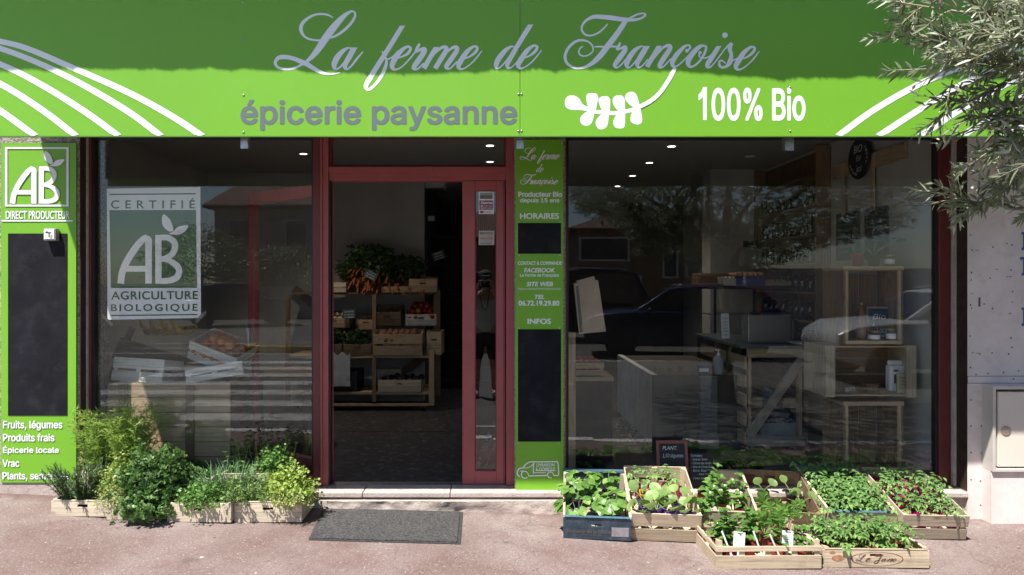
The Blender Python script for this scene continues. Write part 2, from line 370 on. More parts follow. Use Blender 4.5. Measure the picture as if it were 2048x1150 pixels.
e_b = [B_([(1110,475,14),(1180,450,18),(1240,405,28),(1265,360,26),(1250,341,22),(1215,345,26),(1150,400,44),(1090,490,52),(1062,545,46),(1072,576,32),(1110,582,18),(1180,540,14),(1250,470,16),(1314,386,10)])]
d_low = [B_([(1662,348,12),(1630,340,20),(1560,390,44),(1490,480,52),(1467,545,44),(1478,570,28),(1510,565,16),(1580,490,16),(1655,380,14)]),
 B_([(1840,103,46),(1760,230,46),(1670,380,46),(1602,500,46),(1587,550,38),(1602,571,24),(1640,560,14),(1705,495,14)])]
F_cap = [C_([(807,288,18),(740,365,22),(650,435,26),(560,468,26),(480,463,28),(427,420,30),(408,360,30),(430,290,30),(500,222,40),(600,182,54),(720,184,62),(850,196,66),(980,215,62),(1100,226,56),(1200,230,42),(1300,212,34),(1370,172,30),(1384,142,24),(1340,130,22),(1260,147,26),(1180,185,28),(1120,220,26)]),
 C_([(1085,235,66),(1000,370,70),(900,510,76),(800,640,80),(700,770,76),(600,870,64),(500,935,46),(400,967,30),(300,965,30),(200,910,36),(157,830,40),(165,740,42),(220,640,40),(320,560,36),(420,542,32),(520,570,24),(578,640,22),(578,710,20),(520,765,20),(440,785,22),(380,760,24),(365,710,24),(390,660,20),(432,633,16)]),
 C_([(605,640,20),(740,640,26),(850,638,28),(950,640,24)])]
r_b = [C_([(1003,576,26),(985,610,36),(955,665,40),(940,692,26)]), C_([(945,692,22),(1015,664,34),(1072,646,52),(1070,700,66),(990,810,72),(922,910,62),(924,950,40),(955,960,24),(1010,920,20),(1085,835,20)])]
a_b = [C_([(1362,644,18),(1320,635,24),(1230,690,58),(1142,800,74),(1098,900,68),(1108,950,42),(1140,960,22),(1200,905,22),(1280,800,22),(1345,685,20)]),
 C_([(1410,630,74),(1320,780,74),(1262,890,64),(1268,940,44),(1300,958,24),(1360,910,20),(1425,830,20)])]
n_low = [D_([(515,218,44),(450,330,46),(385,440,44)]), D_([(450,360,16),(540,250,22),(600,216,30),(629,226,38),(620,260,44),(560,350,48),(517,425,42),(532,444,26),(565,430,14),(640,350,14)])]
c_low = [D_([(790,262,14),(815,262,18),(835,240,20),(832,218,18),(806,212,18),(760,240,32),(690,320,46),(652,390,44),(658,428,32),(690,435,18),(750,390,14),(825,315,14)])]
o_low = [D_([(990,220,16),(940,225,34),(870,290,48),(820,370,48),(818,418,38),(850,438,22),(910,405,20),(970,330,24),(1000,260,24),(1000,226,20),(965,214,16)]),
 D_([(945,284,16),(930,320,14),(950,345,14),(1000,345,14),(1050,320,14),(1095,262,14)])]
i_low = [D_([(1138,220,42),(1070,330,46),(1017,415,44),(1027,444,26),(1060,430,14),(1120,360,14),(1200,250,12)])]
s_low = [D_([(1195,256,12),(1245,210,24),(1275,192,26)]), D_([(1272,190,30),(1250,250,40),(1266,310,34),(1255,380,48),(1222,428,30),(1180,445,24),(1147,430,26),(1141,390,20),(1165,372,18),(1208,402,12)]), D_([(1255,385,16),(1330,350,12)])]
WORD_LA = L_cap + a_low
WORD_FERME = f_low + e_a + r_low + m_low + e_b
WORD_DE = d_low + [shift(e_b[0], 119.6, -1.6)]
WORD_FR = F_cap + r_b + a_b + n_low + c_low + o_low + i_low + s_low + [shift(e_b[0], 554.5, 1)]
CEDILLA = [D_([(680,446,30),(655,490,34),(640,520,42)])]
FLATS = {id(x) for x in (a_low[1], f_low[0], m_low[0], d_low[1], a_b[1], n_low[0], i_low[0])}
def strokes(mb, sts, conv, y, boldw=1.0):
    for st in sts:
        s2 = [(p[0], p[1], p[2]*boldw) for p in st]
        ribbon(mb, s2, conv, y, lay(), flat0=id(st) in FLATS)
        if id(st) in FLATS: pass
def script_dots(mb, conv, y):
    for cx, cy, r, k in ((1220+1200/5.226, 50+108/5.226, 30/5.226, 0), (1220+803/5.226, 50+270/5.226, 20/5.226, 0), (1220+940/5.226, 50+290/5.226, 18/5.226, 0)):
        blob(mb, cx, cy, r, conv, y, lay())
def ab_logo(mb, tr, y):                                          # drawn in the left sign's zoom units; tr maps them to (X, Z)
    for st in ([(125,705,50),(138,620,50),(178,530,50),(238,440,50),(290,382,46),(322,366,40)], [(312,368,30),(330,385,44),(330,440,48),(330,705,48)], [(150,597,42),(330,597,42)],
               [(402,350,46),(402,705,46)], [(402,371,42),(470,371,42),(515,400,46),(524,440,46),(502,490,44),(450,520,36),(402,524,32)],
               [(402,527,32),(480,537,38),(540,580,46),(554,620,46),(530,665,46),(470,684,42),(402,684,42)]):
        ribbon(mb, st, tr, y, lay())
    for pg in ([(440,200),(485,236),(506,285),(510,322),(475,322),(436,285),(427,240)], [(510,326),(550,290),(621,283),(592,328),(545,349),(482,342)]):
        poly(mb, pg, tr, y, lay(), 4)
# ------------------------------------------------------------------ ground
def G(px, py):
    lo, hi = -3.5, 4.
    for _ in range(50):
        y = (lo+hi)/2
        if PZ(py, y) > gz(PX(px, y)): lo = y
        else: hi = y
    return Vector((PX(px, y), y, gz(PX(px, y))))
ROADM = None
def road_mat():
    m, nt, N, L, b = _new('asphalt'); tc = N.new('ShaderNodeTexCoord').outputs['Object']
    c = _ramp(N, L, _noise(N, L, tc, .8, 6), [(.3, (.075, .072, .07)), (.7, (.125, .12, .115))])
    c = _mix(N, L, _ramp(N, L, _noise(N, L, tc, 120, 2), [(.6, (0, 0, 0)), (.75, (.6, .6, .6))]), c, (.22, .21, .2))
    L.new(c, b.inputs['Base Color']); b.inputs['Roughness'].default_value = .9; return m
ROADM = road_mat()
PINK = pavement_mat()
mb = MB(); mb.add([(-300,-300,-.09),(300,-300,-.09),(300,300,-.09),(-300,300,-.09)], [(0,1,2,3)])
tag(mb.build('road', ROADM), kind='structure')
mb = MB(); nx, ny = 120, 22
rg = random.Random(3)
def gy(x, y): return gz(x) + .004*mnoise.noise(Vector((x*2.2, y*2.2, 0))) - .012*max(0, -y-.8)
vs = [(-14+28*i/nx, -2.0+2.0*j/ny, gy(-14+28*i/nx, -2.0+2.0*j/ny)) for j in range(ny+1) for i in range(nx+1)]
mb.add(vs, [(j*(nx+1)+i, j*(nx+1)+i+1, (j+1)*(nx+1)+i+1, (j+1)*(nx+1)+i) for j in range(ny) for i in range(nx)])
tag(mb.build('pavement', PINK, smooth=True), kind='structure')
mb = MB()
for i in range(28):
    x0 = -14+i; mb.box(x0+.004, x0+.996, -2.13, -2.0, -.12, gz(x0+.5)-.012)
tag(mb.build('kerb', CONC, bevel=.012), kind='structure')
mb = MB()
for i in range(8): mb.box(-6.2+.12*(i % 3), -.75-.05*i, -2.90-.93*i, -2.47-.93*i, -.088, -.0855)
for i in range(3): mb.box(-9+i*.1, -4.5, -11-1.2*i, -10.85-1.2*i, -.088, -.0855)
mb.box(.4, 6.5, -9.5, -9.38, -.088, -.0855); mb.box(.5, 1.4, -6.3, -6.2, -.088, -.0855); mb.box(-.3, .45, -3.15, -3.08, -.088, -.0855)
for i in range(5): mb.box(3.2+i*2.4, 3.3+i*2.4, -13.5, -9.5, -.088, -.0855)
LINEM = mat('road_paint', (.46, .46, .45), .8, var=.2, scale=5, dirt=1.0, dirtcol=(.12, .12, .115))
tag(mb.build('road_markings', LINEM), kind='structure')

# ------------------------------------------------------------------ building shell
B = thing('shop_building', 'cream shop front with maroon window frames under a green sign canopy', 'building')
XL, XR = -2.775, 3.15
mb = MB(); mb.box(-3.8, XL, -.12, .25, -.1, 3.3); mb.build('side_pillar', ROUGHST, B, bevel=.01)
mb = MB()
mb.box(-3.8, XL-.03, -.128, -.122, gz(-3)-.05, .23); mb.build('plinth', STONE, B)
mb = MB(); mb.box(-9.5, -3.8, -.10, .25, -.1, 6.5); mb.build('wall', PLAST, B)
mb = MB(); mb.box(-9.5, 9.5, -.02, .25, 2.62, 6.5); mb.build('upper_wall', PLAST, B)
mb = MB(); mb.box(.148, .492, -.118, .12, .165, 2.66); mb.build('pillar', ROUGHST, B, bevel=.008)
# stepped reveals
for bx in ((XL, XL+.014, -.055, -.03, .17, 2.65), (XR-.02, XR, -.075, -.05, .17, 2.65)): MB().box(*bx).build('reveal_trim', PLAST, B)
for bx in ((XL-.001, XL+.004, -.118, -.056, .17, 2.65), (XR-.004, XR+.001, -.186, -.08, .17, 2.65)): MB().box(*bx).build('reveal', DARKW, B)
# ledge and base
mb = MB(); x = XL+.005; rr = random.Random(5)
cuts = [XL+.005, -1.62, -.86, -.28, .52, 1.4, 2.3, XR+.0]
for a, b in zip(cuts[:-1], cuts[1:]): mb.box(a+.002, b-.002, -.195+rr.uniform(-.004, .004), .055, .128, .163)
led = mb.build('step_slab', STONE, B, bevel=.006)
def rough_band(mb, x0, x1, yb, z0f, z1, amp, n, seed):
    vs = []; rows = 6
    for j in range(rows+1):
        for i in range(n+1):
            x = x0+(x1-x0)*i/n; t = j/rows; z = z0f(x)+(z1-z0f(x))*t
            nn = mnoise.noise(Vector((x*6+seed, t*1.5, 0)))+.5*mnoise.noise(Vector((x*19, t*4+seed, 0)))
            vs.append((x, yb+amp*nn+(.012 if j == 0 else 0), z))
    mb.add(vs, [(j*(n+1)+i, j*(n+1)+i+1, (j+1)*(n+1)+i+1, (j+1)*(n+1)+i) for j in range(rows) for i in range(n)])
mb = MB(); rough_band(mb, XL+.01, XR, -.165, lambda x: gz(x)-.03, .138, .012, 200, 2.)
mb.build('mortar_base', MORTAR, B, smooth=True)
mb = MB(); rough_band(mb, -1.3, .55, -.205, lambda x: gz(x)-.03, .110, .016, 120, 7.)
vs = [(-1.3+1.85*i/120, -.205+.016*(mnoise.noise(Vector(((-1.3+1.85*i/120)*6+7, 1.5, 0)))+.5*mnoise.noise(Vector(((-1.3+1.85*i/120)*19, 11., 0)))), .110) for i in range(121)]
mb.add(vs+[(v[0], -.15, .118) for v in vs], [(i, i+1, 122+i, 121+i) for i in range(120)])
mb.build('mortar_base', MORTAR, B, smooth=True)
# inside
mb = MB()
for i in range(4):
    for j in range(4):
        mb.box(-3.32+i*1.6+.004, -3.32+(i+1)*1.6-.004, .06+j*1.6, .06+(j+1)*1.6-.008, .10, .163)
tag(mb.build('shop_floor', INFLOOR), kind='structure')
for bx in ((-3.5, -3.32, .25, 6.39, .1, 2.81), (-3.319, -.797, 3.3, 3.42, .1, 2.81), (3.07, 3.25, .06, 6.39, .1, 2.81), (2.44, 3.069, 3.0, 3.3, .1, 2.81)): MB().box(*bx).build('inner_wall', INWALL, B)
BRM = mat('back_room_gloom', (.07, .06, .055), .8)  # back room walls coloured near black for the gloom deep in the shop
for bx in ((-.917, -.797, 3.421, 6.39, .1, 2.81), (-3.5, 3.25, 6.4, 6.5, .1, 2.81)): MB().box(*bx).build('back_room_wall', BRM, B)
mb = MB(); mb.box(-3.6, 3.4, .05, 6.6, 2.81, 2.95); mb.build('ceiling', CEILM, B)
mb = MB(); mb.box(XL, .148, .26, .3, 2.68, 2.81); mb.build('beam', CEILM, B)
# eave whose torn edge throws the shadow line along the sign
prof = [(-700,146),(0,145),(60,142),(200,140),(450,140),(550,142),(700,148),(760,150),(880,149),(1000,143),(1200,141),(1300,143),(1400,147),(1480,155),(1540,160),(1640,158),(1750,156),(2048,163),(3400,160)]
SFX = S(-1.0); ed = []; rr = random.Random(11); n = 2400
for i in range(n+1):
    X = -3.39 + 9.4*i/n; pxx = VX+(X+.29)*SFX
    for (a, pa), (b, pb) in zip(prof[:-1], prof[1:]):
        if a <= pxx <= b: py = pa+(pb-pa)*(pxx-a)/(b-a); break
    z = EYE-(py-VY)/SFX; dep = (3.6-z)/SR
    ed.append((X, -1.0-dep-.007*mnoise.noise(Vector((X*9, 0, 0)))-.005*abs(mnoise.noise(Vector((X*30, 3, 0))))-.007*abs(mnoise.noise(Vector((X*80, 8, 0)))) + .003))
mb = MB(); vs = [(e[0], e[1], 3.6) for e in ed]+[(e[0], 0, 3.6) for e in ed]+[(e[0], e[1], 3.606) for e in ed]+[(e[0], 0, 3.66) for e in ed]
m_ = len(ed); fs = []
for i in range(m_-1): fs += [(i, m_+i, m_+i+1, i+1), (2*m_+i, 2*m_+i+1, 3*m_+i+1, 3*m_+i), (i, i+1, 2*m_+i+1, 2*m_+i)]
mb.add(vs, fs); mb.build('eave', mat('eave_felt', (.10, .085, .07), .9, var=.2), B)

# ------------------------------------------------------------------ window and door joinery (parts of the building)
def frame_rect(mb, x0, x1, z0, z1, w, y0, y1, wb=None, wt=None):
    wb = wb or w; wt = wt or w
    mb.box(x0, x0+w, y0, y1, z0, z1); mb.box(x1-w, x1, y0, y1, z0, z1)
    mb.box(x0+w, x1-w, y0+.001, y1-.001, z0, z0+wb); mb.box(x0+w, x1-w, y0+.001, y1-.001, z1-wt, z1)
def bead(mb, x0, x1, z0, z1, w, y0, y1): frame_rect(mb, x0, x1, z0, z1, w, y0, y1)
Z0, ZT = .165, 2.62
def window(label, x0, x1, w0, w1):
    mb = MB()
    mb.box(x0, x0+w0, -.04, .05, Z0, ZT); mb.box(x1-w1, x1, -.04, .05, Z0, ZT)
    mb.box(x0+w0, x1-w1, -.038, .048, Z0, Z0+.075); mb.box(x0+w0, x1-w1, -.038, .048, ZT-.07, ZT)
    wdw = mb.build('shop_window', REDW, B, bevel=.003)
    if label: wdw['label'] = label
    mb = MB(); bead(mb, x0+w0, x1-w1, Z0+.075, ZT-.07, .014, -.022, .022); mb.build('glazing_bead', BLK, wdw)
    mb = MB(); mb.box(x0+w0+.004, x1-w1-.004, -.004, .004, Z0+.08, ZT-.075); mb.build('pane', GLASS, wdw)
    return wdw
window(None, XL+.006, PX(645), .022, .055)
window(None, PX(1126), XR-.02, .022, .075)
mb = MB()
xa, xb = PX(645), PX(1030)
mb.box(xa, xa+.052, -.05, .06, Z0, ZT); mb.box(xb-.062, xb, -.05, .06, Z0, ZT)
mb.box(xa+.052, xb-.062, -.046, .056, PZ(347), PZ(335)); mb.box(xa+.052, xb-.062, -.034, .056, PZ(362), PZ(347)-.0005); mb.box(xa+.052, xb-.062, -.04, .056, ZT-.06, ZT)
mb.box(xa-.0, xa+.012, -.062, -.05, Z0, ZT)
DF = mb.build('door_frame', RED, B, bevel=.003)
mb = MB(); bead(mb, xa+.052, xb-.062, PZ(335), ZT-.06, .016, -.02, .02); mb.build('glazing_bead', REDD, DF)
mb = MB(); mb.box(xa+.056, xb-.066, -.003, .003, PZ(335)+.004, ZT-.065); mb.build('pane', GLASS, DF)
mb = MB(); mb.box(xa+.0522, xa+.062, -.02, .03, Z0+.002, PZ(362)-.001); mb.build('door_seal', BLK, DF)
mb = MB(); mb.box(xa+.06, xb-.06, -.03, .045, .1632, .1665); mb.build('threshold_strip', STEEL, DF)
# fixed narrow leaf on the right
LX0, LX1, LZ0, LZ1 = PX(925, -.015), PX(1010, -.015), Z0+.004, PZ(362)-.004
gx0, gx1, gz0, gz1 = PX(950, -.015), PX(993, -.015), PZ(941, -.015), PZ(381, -.015)
mb = MB(); mb.box(LX0, gx0, -.032, .025, LZ0, LZ1); mb.box(gx1, LX1, -.032, .025, LZ0, LZ1); mb.box(gx0, gx1, -.031, .024, LZ0, gz0); mb.box(gx0, gx1, -.031, .024, gz1, LZ1)
NL = mb.build('narrow_door', RED, B, bevel=.003)
mb = MB(); bead(mb, gx0, gx1, gz0, gz1, .006, -.026, .016); mb.build('glazing_bead', REDD, NL)
mb = MB(); mb.box(gx0+.002, gx1-.002, -.018, -.012, gz0+.002, gz1-.002); mb.build('pane', GLASSD, NL)
mb = MB(); mb.box(LX1-.012, LX1-.006, -.0335, -.0318, LZ0, LZ1); mb.build('rebate_line', REDD, NL)
# the main leaf, swung inwards behind the left window
hx = xa+.045; fx, fy = PX(500, .64), .64
ang = math.atan2(fy-.05, fx-hx); wl = math.hypot(fx-hx, fy-.05)
ML = MX(hx, .06, 0, ang)
mb = MB(ML); frame_rect(mb, .0, wl, Z0+.01, PZ(362)-.004, .085, -.025, .025, wb=.12, wt=.085); OD = mb.build('open_door', RED, B, bevel=.003); OD['label'] = 'open maroon door leaf swung in behind the left window'
mb = MB(ML); mb.box(.087, wl-.087, -.004, .004, Z0+.13, PZ(362)-.09); mb.build('pane', GLASS, OD)
mb = MB(ML); mb.tube([(wl-.045, .05, 1.05), (wl-.045, .055, 1.2)], .011); mb.box(wl-.07, wl-.02, .025, .032, .98, 1.25); mb.build('handle', STEEL, OD)

# ------------------------------------------------------------------ white panelled wall and meter cupboard on the right
WT = thing('panelled_wall', 'white panelled wall with screws and blue lettering right of the shop window', 'wall')
yw = -.19; x0 = XR-.002
mb = MB(); mb.box(x0, 6.5, yw, .25, PZ(752, yw), 3.6); mb.build('upper_panel', WALLP, WT, bevel=.003)
xs = PX(1966, yw); xc = PX(1984, -.28)
mb = MB(); mb.box(x0, 6.5, yw+.004, .2, PZ(766, yw), PZ(753, yw)); mb.build('trim_strip', WALLP, WT, bevel=.002)
mb = MB(); mb.box(x0, xs-.002, yw, .2, -.15, PZ(767, yw)); mb.build('narrow_panel', WALLP, WT, bevel=.003)
mb = MB(); mb.slab([(xs, yw+.004), (xc-.003, -.272), (xc-.003, .12), (xs, .12)], -.15, PZ(767.5, yw)); mb.build('return_panel', WALLP, WT)
mb = MB(); mb.slab([(xc, -.275), (6.5, -.275), (6.5, .15), (xc, .15)], -.15, PZ(944, -.28)); mb.slab([(xc, -.275), (6.5, -.275), (6.5, .15), (xc, .15)], PZ(772, -.28), PZ(767, yw)); xq = PX(2150, yw-.092)+.001; mb.slab([(xq, -.275), (6.5, -.275), (6.5, .15), (xq, .15)], PZ(944, -.28)+.0005, PZ(772, -.28)-.0005); mb.build('lower_panel', WALLP, WT, bevel=.003)
rr = random.Random(8); RSC = mat('rusty_screw', (.10, .07, .06), .7, .3, var=.4)
for (px, py) in [(1941,470),(1943,545),(1942,560),(1941,610),(1943,616),(1940,672),(1941,735),(2014,487),(2024,490),(1986,494),(1944,500),(2022,540),(2021,553),(1985,617),(1980,556),(2025,583),(2024,604),(1968,608),(2020,627),(2022,676),(2024,695),(1960,708),(1984,706),(2017,708),(1945,705),(1952,749),(1976,747),(2007,745),(2037,742),(2027,758),(1942,800),(1942,852),(1963,852),(1942,905),(1963,906),(1942,959),(1961,962),(1961,1010)]:
    mb = MB(MX(PX(px, yw), yw, PZ(py, yw), 0, R(90))); mb.lathe([(rr.uniform(.004, .006), 0), (.004, .0025), (0, .003)], n=8); mb.build('screw', RSC, WT)
mb = MB()
for (pa, pb, py) in [(1951,1958,500),(1990,1996,538),(1953,1959,706),(1941,1947,587),(2012,2018,553)]: mb.box(PX(pa, yw), PX(pb, yw), yw-.002, yw, PZ(py+1, yw), PZ(py, yw))
mb.box(PX(1957, yw), PX(1960, yw), yw-.004, yw, PZ(613, yw), PZ(595, yw))
mb.build('staple', mat('rust', (.16, .10, .08), .8, var=.3), WT)
BLUE = mat('blue_paint', (.035, .13, .35), .6, var=.15)
mb = MB()
def px_box(mb, a, b, c, d, y, t=.002): mb.box(PX(a, y), PX(b, y), y-t, y, PZ(d, y), PZ(c, y))
for (c, d) in ((464, 500), (514, 551), (615, 652)):
    px_box(mb, 2046, 2056, c+5, d-5, yw); px_box(mb, 2043, 2080, c, c+5, yw); px_box(mb, 2043, 2080, d-5, d, yw)
px_box(mb, 2040, 2043, 514, 520, yw)
mb.build('lettering', BLUE, WT)
CB = thing('meter_cupboard', 'beige meter cupboard with a round lock set into the white wall', 'cupboard', MX(PX(2040, -.3), -.28, PZ(858, -.28)))
ci = CB.matrix_world.inverted(); yc = -.282
def cbx(mb, a, b, c, d, y0, y1): mb.box(PX(a, y0), PX(b, y0), y0, y1, PZ(d, y0), PZ(c, y0))
mb = MB(ci); cbx(mb, 1986, 1992, 772, 944, yc-.012, .1); cbx(mb, 1992, 2150, 772, 779, yc-.012, .1); cbx(mb, 1992, 2150, 938, 944, yc-.012, .1); cbx(mb, 2144, 2150, 779, 938, yc-.012, .1)
mb.build('frame', mat('cupboard_frame', (.58, .53, .49), .6, var=.1), CB, bevel=.002)
mb = MB(ci); cbx(mb, 1996, 2140, 784, 934, yc, .05); dr = mb.build('door', mat('cream_plastic', (.74, .66, .57), .5, var=.05, scale=2), CB, bevel=.004)
mb = MB(ci @ MX(PX(2012, yc), yc, PZ(862, yc), 0, R(90))); mb.lathe([(.034, 0), (.03, .004), (.02, .002), (.012, .003), (.008, .0045), (0, .0045)], n=24); mb.build('lock', mat('lock_brass', (.45, .36, .28), .5, .3), dr, smooth=True)

# ------------------------------------------------------------------ green sign canopy
YF = -1.0
FA = thing('sign_canopy', 'long green shop sign canopy with script name, stripes and leaf sprig', 'shop sign', MX(0, YF, 2.73))
fi = FA.matrix_world.inverted()
zb, zt = PZ(271.5, YF), 3.104; mb = None
cuts = [-3.2, PX(-300, YF) if False else -2.95, PX(1040.5, YF), PX(1640+560, YF), 4.4]
for a, b in ((-3.2, PX(1040, YF)-.0012), (PX(1040, YF)+.0012, 3.33), (3.333, 4.4)):
    mb = MB(fi); mb.box(a, b, YF, YF+.012, zb, zt); mb.build('green_panel', GREEN, FA)
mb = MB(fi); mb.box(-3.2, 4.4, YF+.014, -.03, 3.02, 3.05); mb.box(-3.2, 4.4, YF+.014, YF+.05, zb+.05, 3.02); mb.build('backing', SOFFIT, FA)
mb = MB(fi); mb.box(-3.2, 4.4, YF-.004, YF+.016, zb-.006, zb-.0005); mb.box(-3.2, 4.4, YF-.006, YF+.03, zt+.0005, zt+.012); mb.build('edge_strip', mat('green_edge', (.10, .24, .03), .5), FA)
cF = lambda x, y: (PX(x, YF), PZ(y, YF))
mb = MB(fi)
for wd in (WORD_LA, WORD_FERME, WORD_DE, WORD_FR, CEDILLA): strokes(mb, wd, cF, YF, 1.12)
script_dots(mb, cF, YF)
mb.build('script_lettering', WHITE, FA)
mb = MB(fi); put_text(mb, 'épicerie paysanne', (481, 1035, 199, 262), YF, bold=.023); mb.build('grey_lettering', GREYV, FA)
mb = MB(fi); put_text(mb, '00% Bio', (1423, 1611, 174, 243), YF, bold=.022); poly(mb, [(1413.5,174),(1406,174),(1403,183),(1397,189),(1397,201),(1402,198),(1406,193),(1406,240),(1413.5,240)], cF, YF, .0006, smooth=False); mb.build('white_lettering', WHITE, FA)
mb = MB(fi); E_ = lambda x, y: cF(1110+x/7.877, 130+y/7.877)
for st in ([(1890,50,55),(1840,150,66),(1730,330,66),(1620,470,66),(1500,570,66),(1340,655,66)], [(1340,652,64),(1220,705,62),(1100,735,62),(980,757,64),(850,757,64),(740,748,64),(620,735,60),(510,700,50)]):
    ribbon(mb, st, E_, YF, lay())
for pg in ([(535,668),(440,620),(380,530),(310,484),(225,482),(168,530),(155,605),(180,672),(260,706),(380,708),(490,722),(560,712)],
  [(620,720),(535,680),(497,570),(492,490),(520,452),(590,443),(655,457),(680,510),(670,570),(640,720)], [(600,710),(500,735),(420,800),(395,860),(420,930),(490,958),(550,940),(590,880),(620,750)],
  [(830,750),(745,720),(700,620),(686,550),(715,507),(775,492),(840,502),(868,560),(868,640),(858,750)], [(840,740),(725,785),(655,860),(640,930),(680,1000),(740,1015),(800,985),(832,920),(850,770)],
  [(1070,750),(995,720),(935,650),(908,570),(922,512),(970,482),(1040,477),(1088,520),(1100,600),(1103,735)], [(1090,740),(975,785),(925,860),(918,920),(950,983),(1010,1000),(1070,993),(1100,945),(1105,745)],
  [(1310,680),(1230,662),(1150,600),(1106,530),(1118,460),(1180,424),(1250,434),(1295,500),(1335,660)], [(1320,670),(1218,740),(1190,830),(1197,890),(1250,930),(1310,937),(1362,910),(1372,840),(1345,680)]):
    poly(mb, pg, E_, YF, lay(), 4)
mb.build('leaf_sprig', WHITE, FA)
mb = MB(fi); clip_ = lambda p: (p[0], max(p[1], zb+.0005))
s1 = lambda x, y: clip_(cF(x/2.3, y/2.3))
for st in ([(-420,120,22),(-200,150,24),(0,190,25),(130,225,26),(330,310,27),(600,430,28),(800,540,29),(935,630,29)], [(-300,130,24),(0,222,25),(200,300,26),(400,400,28),(600,520,29),(745,630,29)],
  [(-300,190,24),(0,295,26),(200,395,28),(400,520,29),(550,630,29)], [(-300,245,26),(0,385,28),(200,510,29),(355,630,29)], [(-300,310,26),(0,508,29),(168,630,29)]): mb = MB(fi); ribbon(mb, st, s1, YF, lay()); mb.build('stripe', WHITE, FA)
s2 = lambda x, y: clip_(cF(1500+x/2.3, y/2.3))
for st in ([(400,630,29),(560,512,28),(750,402,28),(900,335,27),(1080,270,26),(1260,215,25),(1500,165,24)], [(585,630,29),(750,522,28),(900,430,28),(1080,335,27),(1260,262,26),(1500,195,25)],
  [(778,630,29),(950,515,28),(1100,430,28),(1260,345,27),(1500,245,25)], [(970,630,29),(1080,556,28),(1260,445,28),(1500,320,26)], [(1160,630,29),(1300,540,28),(1500,420,26)]): mb = MB(fi); ribbon(mb, st, s2, YF, lay()); mb.build('stripe', WHITE, FA)
mb = MB(fi)
for px, py in [(486,4),(486,79),(487,190),(487,264)]+[(p, q) for p in (1037, 1043) for q in (13, 99, 188, 262)]+[(1580,15),(1580,85),(1580,174),(1580,262)]:
    mb = MB(fi @ MX(PX(px, YF), YF, PZ(py, YF), 0, R(90))); mb.lathe([(.0055, 0), (.005, .003), (.002, .0045), (0, .0046)], n=10); mb.build('screw', SCREW, FA, smooth=True)
for a, b, d in ((481, 496, 297), (1033, 1047, 297), (1570, 1588, 301)):
    mb = MB(fi); y0 = YF+.06; x0_, x1_, z0_ = PX(a, y0), PX(b, y0), PZ(d, y0)
    mb.box(x0_, x1_, y0, y0+.003, z0_, zb+.2); mb.box(x0_, x0_+.003, y0+.003, y0+.04, z0_+.004, zb+.2); mb.box(x1_-.003, x1_, y0+.003, y0+.04, z0_+.004, zb+.2)
    mb.box(x0_+.004, x1_-.004, y0-.008, y0-.001, z0_+.03, z0_+.045)
    mb.build('bracket', STEEL, FA)

# ------------------------------------------------------------------ left wall sign
YS = -.136
LS = thing('wall_sign', 'tall green wall sign with white AB square above a long blackboard', 'wall sign', MX(PX(76, YS), -.12, 1.4))
li = LS.matrix_world.inverted()
mb = MB(li); mb.box(PX(2, YS), PX(152, YS), YS, -.121, PZ(965, YS), PZ(286, YS)); mb.build('board', GREEN, LS)
cL = lambda x, y: (PX(x/4.79, YS), PZ(260+y/4.79, YS))
def wallsign_text(dx, dy, m_, nm, off):
    mb = MB(li); y = YS-off
    ab_logo(mb, lambda x, y_: (cL(x, y_)[0]+dx, cL(x, y_)[1]+dy), y)
    for a, b, c, d in ((54, 660, 165, 182), (54, 660, 716, 733), (54, 74, 182, 716), (640, 660, 182, 716), (20, 700, 863, 877)):
        p0, p1 = cL(a, d), cL(b, c); mb.box(p0[0]+dx, p1[0]+dx, y-.0010, y, p0[1]+dy, p1[1]+dy)
    for t, bx in () if off < .001 else (('DIRECT PRODUCTEUR', (11.5, 139, 421.5, 438)), ('Fruits, légumes', (6, 125, 841, 861)), ('Produits frais', (6, 109, 867, 883)), ('Épicerie locale', (6, 118, 891, 909)), ('Vrac', (5, 39, 919, 934)), ('Plants, semences', (5, 138, 944, 962))):
        put_text(mb, t, (bx[0]+dx*298, bx[1]+dx*298, bx[2]-dy*298, bx[3]-dy*298), y, bold=.02)
    mb.build(nm, m_, LS)
wallsign_text(-.007, .0, LGREY, 'lettering_shadow', .0003)
wallsign_text(0, 0, WHITE, 'lettering', .0030)
mb = MB(li); mb.box(PX(16.5, YS), PX(135, YS), YS-.003, YS, PZ(831, YS), PZ(467, YS)); mb.build('blackboard', BLACKB, LS)
SWB = thing('tap_box', 'small square grey box with a tap picture on the left blackboard', 'box', MX(PX(108, YS), YS-.003, PZ(470, YS)))
mb = MB(); mb.box(-.041, .041, -.045, -.0005, -.041, .041); mb.build('case', mat('box_plastic', (.30, .29, .28), .4, .2), SWB, bevel=.006)
mb = MB(); mb.box(-.035, .031, -.0475, -.0452, -.03, .035); mb.build('plate', PAPERW, SWB, bevel=.002)
mb = MB(); mb.box(-.004, .003, -.049, -.0478, -.018, .012); mb.box(-.018, .012, -.0491, -.0479, .010, .016); mb.box(.008, .022, -.049, -.0478, -.012, -.006); mb.prism([(-.028, .012), (-.012, .026), (-.012, .012)], -.049, -.0478); mb.box(.006, .02, -.049, -.0478, -.024, -.02); mb.build('tap_picture', BLK, SWB)

